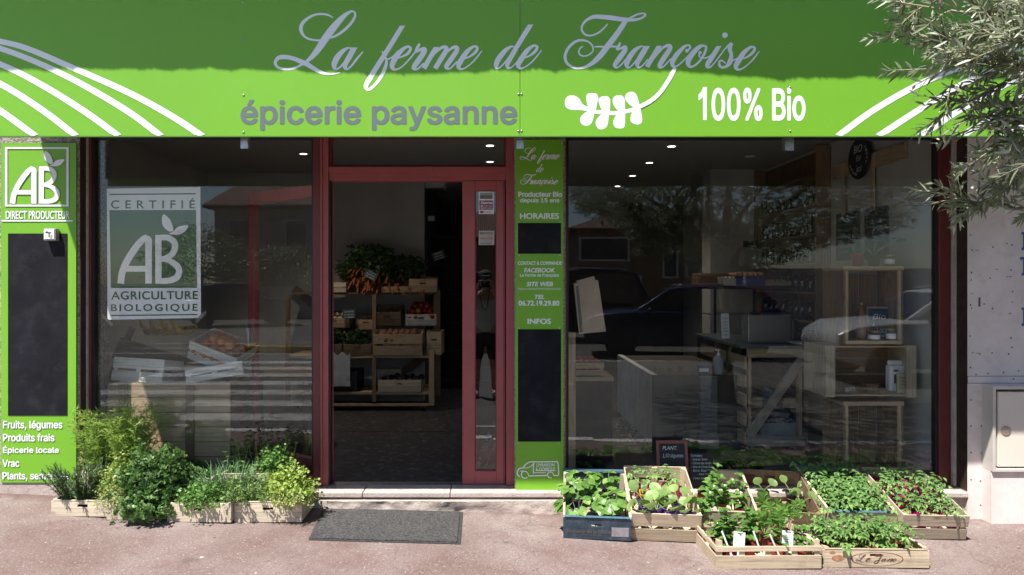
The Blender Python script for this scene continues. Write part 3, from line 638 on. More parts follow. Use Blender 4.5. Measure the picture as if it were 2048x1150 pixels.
# ------------------------------------------------------------------ pillar sign
PS = thing('pillar_sign', 'narrow green sign between door and window with opening hours and van drawing', 'sign', MX(PX(1079, YS), -.12, 1.4))
pi_ = PS.matrix_world.inverted()
mb = MB(pi_); mb.box(PX(1031, YS), PX(1127, YS), YS, -.119, PZ(989, YS), PZ(279, YS)); mb.build('board', GREEN, PS)
mb = MB(pi_)
def mini(word, box):
    xs = [p[0] for st in word for p in st]; ys = [p[1] for st in word for p in st]
    a, b, c, d = min(xs), max(xs), min(ys), max(ys)
    cv = lambda x, y: (PX(box[0]+(x-a)/(b-a)*(box[1]-box[0]), YS), PZ(box[2]+(y-c)/(d-c)*(box[3]-box[2]), YS))
    strokes(mb, word, cv, YS, 1.35); return cv
mini(WORD_LA+WORD_FERME, (1040, 1120, 295, 327)); mini(WORD_DE, (1073, 1088, 328, 344))
cv = mini(WORD_FR, (1041, 1117, 348, 369)); ribbon(mb, [(1348, 138, 5), (1340, 150, 6), (1330, 156, 4)], cv, YS, lay()); blob(mb, 1449.6, 70.7, 6, cv, YS, lay())
for t, bx, bd, sh in (('Producteur Bio', (1036.5, 1124, 383, 394), .03, 0), ('depuis 15 ans', (1040, 1119, 396, 407), .03, 0), ('HORAIRES', (1040, 1118, 426, 438), .03, 0), ('CONTACT & COMMANDE', (1036, 1123, 522.5, 530), .028, 0),
   ('FACEBOOK', (1048, 1110, 536, 545), .03, .22), ('La Ferme de Françoise', (1040, 1118, 547, 555), .02, 0), ('SITE WEB', (1053, 1106, 563.5, 572.5), .03, .22), ('http/www.maboutiquefermiere.fr/legrandsenvailet', (1036.5, 1121, 575, 581), .0, 0),
   ('TEL', (1069, 1089, 589.5, 598), .03, .22), ('06.72.19.29.80', (1037, 1119, 601, 611.5), .03, 0), ('INFOS', (1055, 1102, 637, 648), .03, 0), ('LIVRAISON', (1073, 1109, 926.5, 933), .02, 0), ('A DOMICILE', (1071, 1110, 934.5, 941.5), .02, 0)):
    put_text(mb, t, bx, YS, bold=bd, shear=sh)
V_ = lambda x, y: (PX(1020+x/2.875, YS), PZ(600+y/2.875, YS))
for st in ([(58,1015,7),(44,1005,7),(42,990,7),(52,970,7),(75,962,7),(90,945,7),(110,932,7),(130,930,7),(180,930,7),(240,929,7),(274,929,7)], [(274,929,7),(278,960,7),(279,1000,7),(275,1008,7),(250,1008,7)], [(215,1008,7),(160,1010,7),(105,1010,7)],
  [(100,1018,5),(88,1024,6),(72,1018,6),(65,1002,6),(72,988,6),(88,984,6),(100,992,5),(106,1006,5)], [(240,1022,6),(225,1020,6),(216,1008,6),(218,994,6),(232,988,6),(246,994,6),(250,1006,6)], [(137,935,6),(134,965,6),(135,998,6)], [(137,938,5),(120,955,5),(95,965,5),(60,965,5)], [(58,985,5),(75,980,5)], [(150,980,5),(210,981,5),(262,981,5)], [(140,992,4),(205,993,4)]):
    ribbon(mb, st, V_, YS, lay(), 4)
mb.build('lettering', WHITE, PS)
for c, d in ((446, 507.5), (658.5, 883)):
    mb = MB(pi_); px_box(mb, 1036, 1122, c, d, YS, .003); mb.build('blackboard', BLACKB, PS)
mb = MB(pi_)
for px, py in [(1038,444),(1120,444),(1038,510),(1120,510),(1038,656),(1119,656),(1036,886),(1117,886),(1034,982),(1117,982),(1124,285),(1125,525)]:
    mb = MB(pi_ @ MX(PX(px, YS), YS, PZ(py, YS), 0, R(90))); mb.lathe([(.005, 0), (.0045, .0025), (0, .004)], n=8); mb.build('screw', SCREW, PS)

# ------------------------------------------------------------------ poster, stickers
PO = thing('certificate_poster', 'green and white organic farming certificate poster taped inside the left window', 'poster', MX(PX(308, .012), .012, PZ(508, .012)))
poi = PO.matrix_world.inverted(); YP = .0125
mb = MB(poi); n = 16; vs = []
for j in range(n+1):
    for i in range(n+1):
        u, v = i/n, j/n; px = 213.5+u*187+v*1.5; py = 377.5-u*3.5+v*(262); 
        vs.append((PX(px, YP), YP+.0018*mnoise.noise(Vector((u*3, v*4, 1))), PZ(py, YP)))
fs = [(j*(n+1)+i, (j+1)*(n+1)+i, (j+1)*(n+1)+i+1, j*(n+1)+i+1) for j in range(n) for i in range(n)]
mb.add(vs, fs); mb.add([(v[0], v[1]+.0012, v[2]) for v in vs], [tuple(reversed(f)) for f in fs]); mb.build('sheet', PAPERW, PO, smooth=True)
q = lambda x, y: (PX(190+x/4.109, YP), PZ(370+y/4.109, YP)); yq = YP-.002
mb = MB(poi)
def skewrect(mb, a, b, c, d, y, t): 
    P_ = [q(*p) for p in ((a[0], a[1]), (b[0], b[1]), (c[0], c[1]), (d[0], d[1]))]; mb.prism(P_, y-t, y)
skewrect(mb, (120, 208), (830, 206), (838, 845), (132, 846), yq, .0006)
skewrect(mb, (120, 73), (828, 68), (828, 77), (120, 83), yq, .0006); skewrect(mb, (128, 1068), (838, 1061), (838, 1069), (128, 1077), yq, .0006)
for t, bx, sk in (('CERTIFIÉ', (132, 822, 108, 194), 0), ('AGRICULTURE', (134, 846, 874, 943), .003), ('BIOLOGIQUE', (132, 843, 980, 1048), .003)):
    me_b = (190+bx[0]/4.109, 190+bx[1]/4.109, 370+bx[2]/4.109, 370+bx[3]/4.109); put_text(mb, t, me_b, yq, bold=.012, spacing={'CERTIFIÉ': 1.75, 'AGRICULTURE': 1.08, 'BIOLOGIQUE': 1.3}[t], skew=sk)
mb.build('green_print', INKG, PO)
mb = MB(poi); ab_logo(mb, lambda x, y: q(185+(x-100)*1.12, 410+(y-350)*1.127), yq-.0012); mb.build('logo', PAPERW, PO)
TAPE = glass('sticky_tape', (.72, .72, .72), 2.5, .25)
for a, b, dx in ((215, 640, -1), (402, 634, 1)):
    mb = MB(poi @ MX(PX(a, YP), YP-.004, PZ(b, YP), 0, 0, R(-45*dx))); mb.box(-.05, .05, -.0006, 0, -.011, .011); mb.build('tape', TAPE, PO)
ydo = -.0186
ST = thing('alarm_sticker', 'white and purple alarm sticker at the top of the narrow door pane', 'sticker', MX(PX(972, ydo), ydo, PZ(405, ydo)))
sti = ST.matrix_world.inverted()
mb = MB(sti); px_box(mb, 957.5, 987.5, 383.5, 428, ydo, .0008); mb.build('backing', PAPERW, ST)
mb = MB(sti); px_box(mb, 959.5, 985.5, 385, 398, ydo-.0008, .0004); mb.build('grey_field', mat('sticker_grey', (.33, .33, .34), .5), ST)
PURP = mat('sticker_purple', (.22, .015, .10), .5)
mb = MB(sti); px_box(mb, 959, 986, 401, 419.5, ydo-.0008, .0004); px_box(mb, 960, 967, 421.5, 426.5, ydo-.0008, .0004); mb.build('purple_field', PURP, ST)
mb = MB(sti); y_ = ydo-.0013
put_text(mb, 'Alarme', (961, 985, 402.5, 408.5), y_, bold=.03)
put_text(mb, 'intervention urgence', (967, 985, 410.5, 413.5), y_, bold=.02); put_text(mb, 'Alerte à la police', (961, 985, 414.5, 418), y_, bold=.02)
mb.prism([(PX(960, y_), PZ(412, y_)), (PX(966, y_), PZ(410, y_)), (PX(964, y_), PZ(414, y_))], y_-.0003, y_); mb.build('white_print', WHITE, ST)
mb = MB(sti); put_text(mb, 'verisure', (960, 984, 389.5, 395.5), y_, bold=.02); put_text(mb, 'Surveillance', (968.5, 985, 421.5, 424), y_, bold=0); put_text(mb, 'DE VOTRE SECURITE', (968.5, 985, 424.5, 426.5), y_, bold=0)
px_box(mb, 960, 982, 396.3, 397.2, y_, .0003); mb.build('dark_print', BLK, ST)
W2 = thing('welcome_sticker', 'square cream bienvenue welcome sticker in the middle of the narrow door pane', 'sticker', MX(PX(972, ydo), ydo, PZ(476, ydo)))
wi = W2.matrix_world.inverted()
mb = MB(wi); px_box(mb, 957.5, 988.5, 461.5, 490, ydo, .0008); mb.build('backing', mat('cream_paper', (.52, .47, .44), .7), W2)
mb = MB(wi); put_text(mb, 'BIENVENUE', (960, 986, 464, 469), ydo-.0009, bold=.02); put_text(mb, '★ ★ ★ ★ ★', (962, 985, 470.5, 472.5), ydo-.0009, bold=0); put_text(mb, 'NOUS SOMMES OUVERTS', (961, 985, 481, 483), ydo-.0009, bold=0); put_text(mb, 'ENTREZ', (961, 985, 485, 488.5), ydo-.0009, bold=.02); mb.build('dark_print', mat('brown_ink', (.10, .05, .06), .7), W2)
mb = MB(wi); put_text(mb, 'WELCOME', (960, 986, 474.5, 479.5), ydo-.0009, bold=.02); mb.build('red_print', mat('red_ink', (.35, .03, .05), .7), W2)
mb = MB(); yd2 = -.0184
for i, (t, a, b, c, d) in enumerate((('SE F', .01, .08, .0, .03), ('VELUT', .12, .26, .0, .034), ('-50 cl', .30, .38, .01, .028), ('légumes', .02, .10, -.045, -.028), ('bio', .16, .22, -.05, -.03), ('du jour', .24, .32, -.05, -.033))):
    put_text(mb, t, (a, b, c, d), 0, bold=0, M=MX(PX(958, yd2), yd2, PZ(937, yd2), 0, 0, R(-68)), shear=.1)
tag(mb.build('chalk_writing', mat('dim_chalk', (.22, .21, .22), .9)), 'faint white handwriting slanting up the foot of the narrow door pane', 'writing')

# ------------------------------------------------------------------ door mat
def mat_mat():
    m, nt, N, L, b = _new('ribbed_mat'); tc = N.new('ShaderNodeTexCoord').outputs['Object']
    f = _noise(N, L, tc, 75, 4, .85)
    c = _ramp(N, L, f, [(.36, (.014, .014, .016)), (.5, (.062, .060, .060)), (.66, (.15, .145, .14))])
    c = _mix(N, L, _ramp(N, L, _noise(N, L, tc, 7, 5), [(.5, (0, 0, 0)), (.8, (.2, .2, .2))]), c, (.20, .17, .155))
    L.new(c, b.inputs['Base Color']); b.inputs['Roughness'].default_value = .95; _bump(N, L, f, 1, .01, b); return m
cs = [G(646, 1019), G(926, 1025), G(921, 1090), G(617, 1080)]
cen = sum(cs, Vector())/4
DM = thing('door_mat', 'worn dark grey ribbed door mat lying on the pavement before the step', 'door mat', Matrix.Translation(cen))
def quad_slab(mb, cs, h0, h1, n=14, wob=.002):
    vs = []
    for j in range(n+1):
        for i in range(n+1):
            u, v = i/n, j/n; p = (cs[0]*(1-u)+cs[1]*u)*(1-v)+(cs[3]*(1-u)+cs[2]*u)*v
            z = gy(p.x, p.y); vs.append((p.x+wob*mnoise.noise(Vector((u*9, v*9, 0))), p.y+wob*mnoise.noise(Vector((u*9, v*9, 5))), z+h1))
    m = n+1; vs2 = [(v[0], v[1], v[2]-h1+h0) for v in vs]; N_ = len(vs)
    fs = [(j*m+i, (j+1)*m+i, (j+1)*m+i+1, j*m+i+1) for j in range(n) for i in range(n)]
    ring = [i for i in range(m)]+[j*m+n for j in range(1, m)]+[n*m+i for i in range(n-1, -1, -1)]+[j*m for j in range(n-1, 0, -1)]
    fs += [(ring[k], ring[(k+1) % len(ring)], ring[(k+1) % len(ring)]+N_, ring[k]+N_) for k in range(len(ring))]
    mb.add(vs+vs2, fs)
mb = MB(Matrix.Translation(-cen)); quad_slab(mb, cs, -.01, .006); mb.build('rubber_edge', mat('mat_rubber', (.045, .042, .04), .8, var=.4, scale=30), DM)
c2 = [cen+(c-cen)*.955 for c in cs]
mb = MB(Matrix.Translation(-cen)); quad_slab(mb, c2, .0, .013, wob=.003); mb.build('pile', mat_mat(), DM)
# ------------------------------------------------------------------ foliage builders
UP = Vector((0, 0, 1))
def rdir(r, zmin=-.2, zmax=1.):
    a = r.uniform(0, 2*math.pi); z = r.uniform(zmin, zmax); q_ = math.sqrt(max(0, 1-z*z)); return Vector((q_*math.cos(a), q_*math.sin(a), z))
PROFS = {'ovate': [(0,.05),(.22,.42),(.5,.5),(.8,.26),(1,0)], 'lance': [(0,.04),(.35,.5),(.7,.36),(1,0)], 'round': [(0,.1),(.2,.46),(.55,.55),(.85,.34),(1,.04)], 'quad': [(0,.08),(.5,.5),(1,0)], 'tri': [(0,.5),(1,0)]}
def leaf(mb, p, d, nrm, Ln, Wd, fold=.22, droop=.25, prof='ovate'):
    d = d.normalized(); sd = d.cross(nrm)
    sd = sd.normalized() if sd.length > 1e-4 else d.orthogonal().normalized()
    nn = sd.cross(d); pr = PROFS[prof]; vs = []; fs = []
    for t, w in pr:
        c = p + d*(Ln*t) - UP*(droop*Ln*t*t)
        e = sd*(w*Wd); k = nn*(fold*w*Wd)
        vs += [c-e+k, c, c+e+k]
    n = len(pr)
    for i in range(n-1): fs += [(3*i, 3*i+1, 3*i+4, 3*i+3), (3*i+1, 3*i+2, 3*i+5, 3*i+4)]
    mb.add(vs, fs)
def flat(mb, p, d, sd, Ln, Wd, droop=.1):           # a two-quad sliver
    m = p+d*(Ln*.5)-UP*(droop*Ln*.25); e = p+d*Ln-UP*(droop*Ln); s_ = sd*(Wd*.5)
    mb.add([p-s_*.5, p+s_*.5, m-s_, m+s_, e], [(0, 1, 3, 2), (2, 3, 4)])
def arc(p, d, Ln, bend, r, n=5, side=None):
    pts = [p.copy()]; d = d.normalized()
    for i in range(n):
        d = (d - UP*(bend/n) + Vector((r.uniform(-.12, .12), r.uniform(-.12, .12), 0))*.5).normalized(); pts.append(pts[-1]+d*(Ln/n))
    return pts
def palm_leaf(mb, p, d, nrm, size, lobes=5, notch=.55):
    d = d.normalized(); sd = d.cross(nrm).normalized(); vs = [p]; k = lobes*4
    for i in range(k+1):
        a = R(-150+300*i/k); ph = (i % 4)/4.
        rr_ = size*(notch+(1-notch)*abs(math.cos(math.pi*(i/4.))))*(.75+.35*math.cos(a*.5))
        q_ = p+d*(size*.25)+d*(math.cos(a)*rr_*.62)+sd*(math.sin(a)*rr_*.62)
        vs.append(q_-UP*(.22*(q_-p).length**2/size)+nrm*(.05*size*math.sin(i*1.9)))
    vs[0] = p+d*(size*.22)
    mb.add(vs, [(0, i, i+1) for i in range(1, k+1)])
def compound(mb, p, d, nrm, Ln, r, k=3, w=.5, prof='lance', droop=.35):
    d = d.normalized(); sd = d.cross(nrm).normalized()
    for i in range(k):
        t = .3+.55*i/max(1, k-1)
        c = p+d*(Ln*t)-UP*(droop*Ln*t*t)
        for s_ in (-1, 1): leaf(mb, c, (d*.55+sd*s_*.9-UP*.15), nrm, Ln*(.42-.08*t+r.uniform(-.05, .05)), Ln*.42*w, .3, droop, prof)
    c = p+d*(Ln*.88)-UP*(droop*Ln*.8); leaf(mb, c, d-UP*.3, nrm, Ln*.5, Ln*.42*w, .3, droop, prof)
def plant(kind, seed, h=.2, rad=.1, n=None):
    r = random.Random(seed); lf, st = MB(), MB(); V = Vector
    def base(k=.5): a = r.uniform(0, 6.283); q_ = rad*k*math.sqrt(r.random()); return V((q_*math.cos(a), q_*math.sin(a), 0))
    if kind == 'fennel':
        for i in range(n or 26):
            b = base(.35); d = (V((b.x, b.y, 0))/max(rad, .01)*.55 + UP*1.1 + rdir(r)*.28); Ln = h*r.uniform(.55, 1)
            pts = arc(b, d, Ln, .25, r, 7); st.tube(pts, [.0022-.0002*j for j in range(8)], 4, False)
            for j in range(2, 8):
                for s_ in range(3):
                    dd = (rdir(r, -.1, .8)+(pts[j]-pts[j-1]).normalized()*.9).normalized(); ln2 = h*r.uniform(.10, .2)
                    q0 = pts[j]; 
                    flat(lf, q0, dd, dd.orthogonal().normalized(), ln2, .0034, .2)
                    for m_ in range(9):
                        t = .25+.75*m_/8; pp = q0+dd*(ln2*t)-UP*(.2*ln2*t*t); fd = (dd*.6+rdir(r, -.5, .9)).normalized()
                        flat(lf, pp, fd, fd.cross(rdir(r)).normalized(), h*r.uniform(.05, .095), .0038, .2)
    elif kind == 'rosemary':
        for i in range(n or 34):
            b = base(.7); d = V((b.x, b.y, 0))/max(rad, .01)*.8+UP+rdir(r)*.35; Ln = h*r.uniform(.6, 1)
            pts = arc(b, d, Ln, .1, r, 9); st.tube(pts, .0016, 4, False)
            for j in range(1, 10):
                ax = (pts[j]-pts[j-1]).normalized()
                for m_ in range(10):
                    fd = (ax*.75+rdir(r, -1, 1)).normalized(); pp = pts[j-1].lerp(pts[j], m_/10); flat(lf, pp, fd, fd.cross(ax).normalized() if fd.cross(ax).length > .01 else V((1, 0, 0)), .026*r.uniform(.7, 1.1), .0050, .05)
    elif kind in ('parsley', 'curly', 'thyme', 'oregano', 'cress'):
        cnt = n or 260; sz = {'parsley': .038, 'curly': .020, 'thyme': .013, 'oregano': .019, 'cress': .02}[kind]
        for i in range(cnt):
            u = rdir(r, -.25, 1); k = r.uniform(.5, 1.02)*(1+.5*mnoise.noise(u*2.6+V((seed, 0, 0)))+(.35*r.random() if i % 9 == 0 else 0))
            tip = V((u.x*rad*k, u.y*rad*k, h*.35+u.z*h*.65*k))
            if tip.z < 0: tip.z = abs(tip.z)*.3
            if i % 3 == 0:
                b = base(.4); mid = (b+tip)*.5+UP*h*.16; st.tube([b, mid, tip], .0013, 3, False)
            out = (u+UP*.5+rdir(r)*.5).normalized()
            if kind == 'parsley':
                for q_ in range(3):
                    dd = (out+rdir(r, -.5, .8)*.9).normalized(); nn = (u+rdir(r)*.6).normalized()
                    palm_leaf(lf, tip, dd, nn, sz*r.uniform(.7, 1.15), 3, .45)
            else:
                for q_ in range(6 if kind != 'oregano' else 5):
                    dd = (out*.7+rdir(r, -.7, 1)).normalized(); pp = tip+rdir(r, -1, 1)*sz*1.3; nn = (u+rdir(r)*.8).normalized()
                    leaf(lf, pp, dd, nn, sz*r.uniform(.7, 1.3), sz*(.9 if kind != 'thyme' else .6), .2, .2, 'quad' if kind != 'oregano' else 'round')
    elif kind == 'chives':
        for i in range(n or 210):
            b = base(.9); d = UP*1.3+V((b.x, b.y, 0))/max(rad, .01)*.6+rdir(r)*.5; pts = arc(b, d, h*r.uniform(.65, 1.1), r.uniform(.4, 1.5), r, 6)
            lf.tube(pts, [.0026, .0026, .0025, .0023, .002, .0015, .0006], 3, False)
    elif kind == 'tarragon':
        for i in range(n or 60):
            b = base(.8); d = UP+V((b.x, b.y, 0))/max(rad, .01)*.8+rdir(r)*.4; pts = arc(b, d, h*r.uniform(.5, 1), .5, r, 8); st.tube(pts, .0011, 3, False)
            for j in range(1, 9):
                for m_ in range(4):
                    fd = ((pts[j]-pts[j-1]).normalized()*.8+rdir(r, -.6, .8)).normalized(); flat(lf, pts[j], fd, fd.cross(rdir(r)).normalized(), .034*r.uniform(.6, 1.2), .0075, .3)
    elif kind in ('mint', 'basil', 'pepper'):
        big = {'mint': .056, 'basil': .05, 'pepper': .075}[kind]
        for i in range(n or 7):
            b = base(.6); d = UP*1.4+V((b.x, b.y, 0))/max(rad, .01)*.5+rdir(r)*.2; pts = arc(b, d, h*r.uniform(.65, 1), .15, r, 6); st.tube(pts, [.0028-.0003*j for j in range(7)], 5, False)
            for j in range(1, 7):
                a0 = j*1.57+r.random()
                for m_ in range(2 if j < 6 else 4):
                    a = a0+m_*(3.14 if j < 6 else 1.57); dd = V((math.cos(a), math.sin(a), .35 if j < 5 else .9)); s_ = big*(1.05-.08*j)*r.uniform(.8, 1.15)
                    leaf(lf, pts[j], dd, UP, s_, s_*.55, .2, .45, 'ovate')
    elif kind == 'strawberry':
        for i in range(n or 9):
            b = base(.3); a = r.uniform(0, 6.28); d = V((math.cos(a)*.45, math.sin(a)*.45, 1)); pts = arc(b, d, h*r.uniform(.6, 1.05), .6, r, 5); st.tube(pts, .0018, 4, False)
            ax = (pts[-1]-pts[-2]); fw = V((ax.x, ax.y, 0)).normalized() if V((ax.x, ax.y, 0)).length > 1e-5 else V((1, 0, 0)); nn = (UP+fw*.3+rdir(r)*.25).normalized()
            for m_ in (-1, 0, 1):
                dd = Matrix.Rotation(m_*1.35, 3, 'Z') @ fw; leaf(lf, pts[-1], dd+UP*.1, nn, .048*r.uniform(.85, 1.15), .044, .18, .35, 'round')
    elif kind == 'squash':
        for i in range(n or 5):
            a = i*2.4+r.random()*.6; d = V((math.cos(a)*.8, math.sin(a)*.8, 1)); pts = arc(V((0, 0, 0)), d, h*r.uniform(.6, 1), .7, r, 5); st.tube(pts, .0025, 5, False)
            ax = pts[-1]-pts[-2]; leaf(lf, pts[-1], V((ax.x, ax.y, .02)), (UP+rdir(r)*.4).normalized(), .078*r.uniform(.7, 1.15), .068, .12, .3, 'round')
    elif kind == 'grape':
        for i in range(n or 8):
            a = i*2.4+r.random()*.6; d = V((math.cos(a)*.6, math.sin(a)*.6, 1.1)); pts = arc(V((0, 0, 0)), d, h*r.uniform(.45, 1), .5, r, 5); st.tube(pts, .002, 4, False)
            ax = pts[-1]-pts[-2]; palm_leaf(lf, pts[-1], V((ax.x*1.6, ax.y*.4, .15+.3*r.random())).normalized(), (UP*.8+rdir(r)*.5-V((0, .8, 0))).normalized(), .085*r.uniform(.65, 1.15), 5, .62)
    elif kind == 'tomato':
        for i in range(n or 1):
            b = base(.2); d = UP+rdir(r)*.18; pts = arc(b, d, h*r.uniform(.85, 1.05), .08, r, 6); st.tube(pts, [.0021-.0002*j for j in range(7)], 5, False)
            for j in range(2, 7):
                for m_ in range(1 if j < 6 else 3):
                    a = j*2.4+m_*2.1+r.random(); dd = V((math.cos(a), math.sin(a), .4)); compound(lf, pts[j], dd, UP, h*r.uniform(.38, .6), r, 2 if j > 4 else 3, .62, 'lance', .5)
    elif kind == 'carrot_top':
        for i in range(n or 70):
            b = base(.5); d = UP+V((b.x, b.y, 0))/max(rad, .01)*.7+rdir(r)*.3; pts = arc(b, d, h*r.uniform(.5, 1), .35, r, 6); st.tube(pts, .002, 3, False)
            for j in range(2, 7):
                for m_ in range(5):
                    dd = rdir(r, -.4, .8); leaf(lf, pts[j], dd, rdir(r), h*.16, h*.07, .2, .3, 'quad')
    return lf, st
LM = {
 'fennel': leafmat('fennel_leaf', (0.244, 0.382, 0.079), (0.392, 0.567, 0.117), (0.527, 0.602, 0.147), .4), 'rosemary': leafmat('rosemary_leaf', (.055, .10, .035), (.10, .165, .055), (.15, .21, .085), .15),
 'parsley': leafmat('parsley_leaf', (.075, .160, .042), (.155, .285, .075), (.30, .42, .19), .3, .4, .5), 'curly': leafmat('yellow_green_leaf', (0.198, 0.298, 0.066), (0.358, 0.470, 0.107), (0.551, 0.576, 0.203), .35),
 'thyme': leafmat('variegated_leaf', (0.239, 0.313, 0.091), (0.495, 0.532, 0.197), (0.700, 0.700, 0.374), .3), 'oregano': leafmat('golden_leaf', (0.228, 0.340, 0.069), (0.416, 0.541, 0.109), (0.585, 0.659, 0.175), .4),
 'cress': leafmat('bright_leaf', (0.097, 0.211, 0.049), (0.189, 0.352, 0.080), (0.277, 0.452, 0.114), .35), 'chives': leafmat('chive_blade', (0.105, 0.230, 0.094), (0.198, 0.355, 0.156), (0.290, 0.463, 0.205), .25),
 'tarragon': leafmat('tarragon_leaf', (0.143, 0.245, 0.077), (0.261, 0.377, 0.124), (0.377, 0.492, 0.184), .3), 'mint': leafmat('mint_leaf', (0.127, 0.240, 0.058), (0.232, 0.382, 0.096), (0.332, 0.483, 0.141), .35),
 'basil': leafmat('dark_basil_leaf', (0.024, 0.026, 0.015), (0.050, 0.050, 0.027), (0.073, 0.066, 0.033), .15), 'pepper': leafmat('pepper_leaf', (0.084, 0.196, 0.039), (0.161, 0.324, 0.066), (0.235, 0.410, 0.098), .35, .3, .6),
 'strawberry': leafmat('strawberry_leaf', (0.089, 0.197, 0.041), (0.176, 0.338, 0.067), (0.306, 0.482, 0.118), .32, .38, .5), 'squash': leafmat('squash_leaf', (0.157, 0.282, 0.085), (0.289, 0.427, 0.135), (0.392, 0.541, 0.194), .35),
 'grape': leafmat('vine_leaf', (0.113, 0.239, 0.046), (0.217, 0.381, 0.073), (0.360, 0.512, 0.111), .4), 'tomato': leafmat('tomato_leaf', (0.105, 0.220, 0.058), (0.204, 0.367, 0.100), (0.337, 0.516, 0.142), .32),
 'carrot_top': leafmat('carrot_green', (0.032, 0.070, 0.021), (0.055, 0.112, 0.034), None, .2)}
STEM = mat('green_stem', (.17, .26, .07), .6, var=.2, scale=20)
MAG = mat('magenta_pot', (.50, .02, .18), .45, var=.1); PRP = mat('purple_pot', (.12, .03, .30), .45, var=.1); REDP = mat('brick_pot', (.24, .035, .025), .5, var=.15); BLKP = BLK; YELP = mat('yellow_pot', (.70, .45, .02), .45, var=.1)
def potted(name, label, cat, kind, seed, h, rad, pot=None, ph=.07, pr=.036, n=None, group=None, M=None):
    t = thing(name, label, cat, M, group); lf, st = plant(kind, seed, h, rad, n)
    z = 0
    if pot:
        mb = MB(); mb.lathe([(pr*.72, 0), (pr*.98, ph-.012), (pr*1.1, ph-.012), (pr*1.1, ph), (pr*1.0, ph), (pr*.95, ph-.014)], n=4, ang=R(45)); mb.build('pot', pot, t)
        mb = MB(); mb.lathe([(pr*.97, ph-.012), (0, ph-.006)], n=4, ang=R(45)); mb.build('soil', SOIL, t); z = ph-.012
    f = lf.build('foliage', LM[kind], t); f.location.z = z
    if st.v: s_ = st.build('stem', STEM, t, True); s_.location.z = z
    return t

# ------------------------------------------------------------------ wooden crates
def crate(name, label, w, d, h, style, M, wd, group=None, wf=None, seed=0, cat='crate'):
    r = random.Random(seed); t = .007; root = thing(name, label, cat, M, group)
    def panel(mb, Ln, hh, slot, T):                  # board panel in the x,z plane, outer face at y=0, inward +y
        if style == 'slat':
            a = hh*.44; mb.box(-Ln/2, Ln/2, 0, t, .002, a, T, r); mb.box(-Ln/2, Ln/2, 0, t, hh-a*1.03, hh, T, r)
            if Ln > .3: mb.box(-.018, .018, t, t+.008, .004, hh-.004, T, r)
        elif style == 'french':
            mb.box(-Ln/2, Ln/2, 0, t, .002, hh*.47, T, r); mb.box(-Ln/2, Ln/2, -.001, t, hh*.62, hh*.80, T, r)
            k = 3 if Ln > .45 else 2
            for i in range(k): x = -Ln/2+Ln*(i+1)/(k+1); mb.box(x-.016, x+.016, t, t+.006, .004, hh*.79, T, r)
        else:
            sl = .032
            if slot and hh > .08:
                za, zb_ = hh*.62, hh*.62+.016
                mb.box(-Ln/2, Ln/2, 0, t, .002, hh*.5, T, r)
                mb.box(-Ln/2, -sl, 0, t, hh*.5+.001, hh, T, r); mb.box(sl, Ln/2, 0, t, hh*.5+.001, hh, T, r); mb.box(-sl, sl, 0, t, hh*.5+.001, za, T, r); mb.box(-sl, sl, 0, t, zb_, hh, T, r)
            else: mb.box(-Ln/2, Ln/2, 0, t, .002, hh, T, r)
            if style != 'plain': mb.box(-Ln/2+.01, Ln/2-.01, -.002, .013, hh+.0005, hh+.006, T, r)
        k = 0
    I4 = Matrix()
    bw = .0012
    mb = MB(); panel(mb, w, h, True, I4); mb.build('front_panel', wf or wd, root, bevel=bw)
    mb = MB(); panel(mb, w, h, True, Matrix.Translation((0, d, 0)) @ Matrix.Rotation(math.pi, 4, 'Z')); mb.build('back_panel', wf or wd, root, bevel=bw)
    for s_ in (-1, 1):
        mb = MB(); panel(mb, d-2*t-.002, h-.002, False, Matrix.Translation((s_*w/2, d/2, 0)) @ Matrix.Rotation(s_*math.pi/2, 4, 'Z')); mb.build('side_panel', wd, root, bevel=bw)
    ph = h if style != 'solid' else h+.018
    for sx in (-1, 1):
        for (ya, sy) in ((t+.0005, 1), (d-t-.0005, -1)):
            x0 = sx*(w/2-t-.0005); mb = MB(); c = .028
            mb.slab([(x0, ya), (x0-sx*c, ya), (x0, ya+sy*c)] if sx*sy < 0 else [(x0, ya), (x0, ya+sy*c), (x0-sx*c, ya)], .006, ph-.003 if style != 'french' else h); mb.build('corner_post', wd, root)
    mb = MB(); k = 4
    for i in range(k): x = -w/2+t+.002+(w-2*t-.004)*i/k; mb.box(x, x+(w-2*t-.004)/k-.008, t+.001, d-t-.001, .004, .010, None, r)
    mb.build('base', wd, root)
    return root
def rim_nails(): pass

ZLED = .163
# ----- left planters
def Mg(px, py, yaw=0, tilt=0):
    g = G(px, py); return MX(g.x, g.y, gy(g.x, g.y)+.002, yaw, tilt), g
WL = wood('sun_bleached_wood', (.64, .55, .42), .2, .6)
M1, g1 = Mg(165, 1034, R(-3)); C1 = crate('planter_crate', 'pale slotted crate of rosemary at the foot of the left wall sign', .40, .30, .095, 'tray', M1, WL, 'herb crates left of the door', seed=1)
M2, g2 = Mg(272, 1040, R(2)); C2 = crate('planter_crate', 'crate almost buried under a trailing mound of parsley', .36, .30, .095, 'plain', M2, WL, 'herb crates left of the door', seed=2)
M3, g3 = Mg(398, 1046, R(-1)); C3 = crate('planter_crate', 'pale plain fronted crate of broad leaved parsley and chives', .395, .30, .12, 'plain', M3, WL, 'herb crates left of the door', seed=3)
M4, g4 = Mg(536, 1046, R(1)); C4 = crate('planter_crate', 'pale slotted crate of golden herbs beside the doorstep', .415, .32, .125, 'tray', M4, WL, 'herb crates left of the door', seed=4)
ML1 = MX(-2.48, -.27, ZLED+.001, R(1)); crate('planter_crate', 'crate of fennel on the ledge under the certificate poster', .42, .24, .15, 'tray', ML1, WL, 'herb crates left of the door', seed=5)
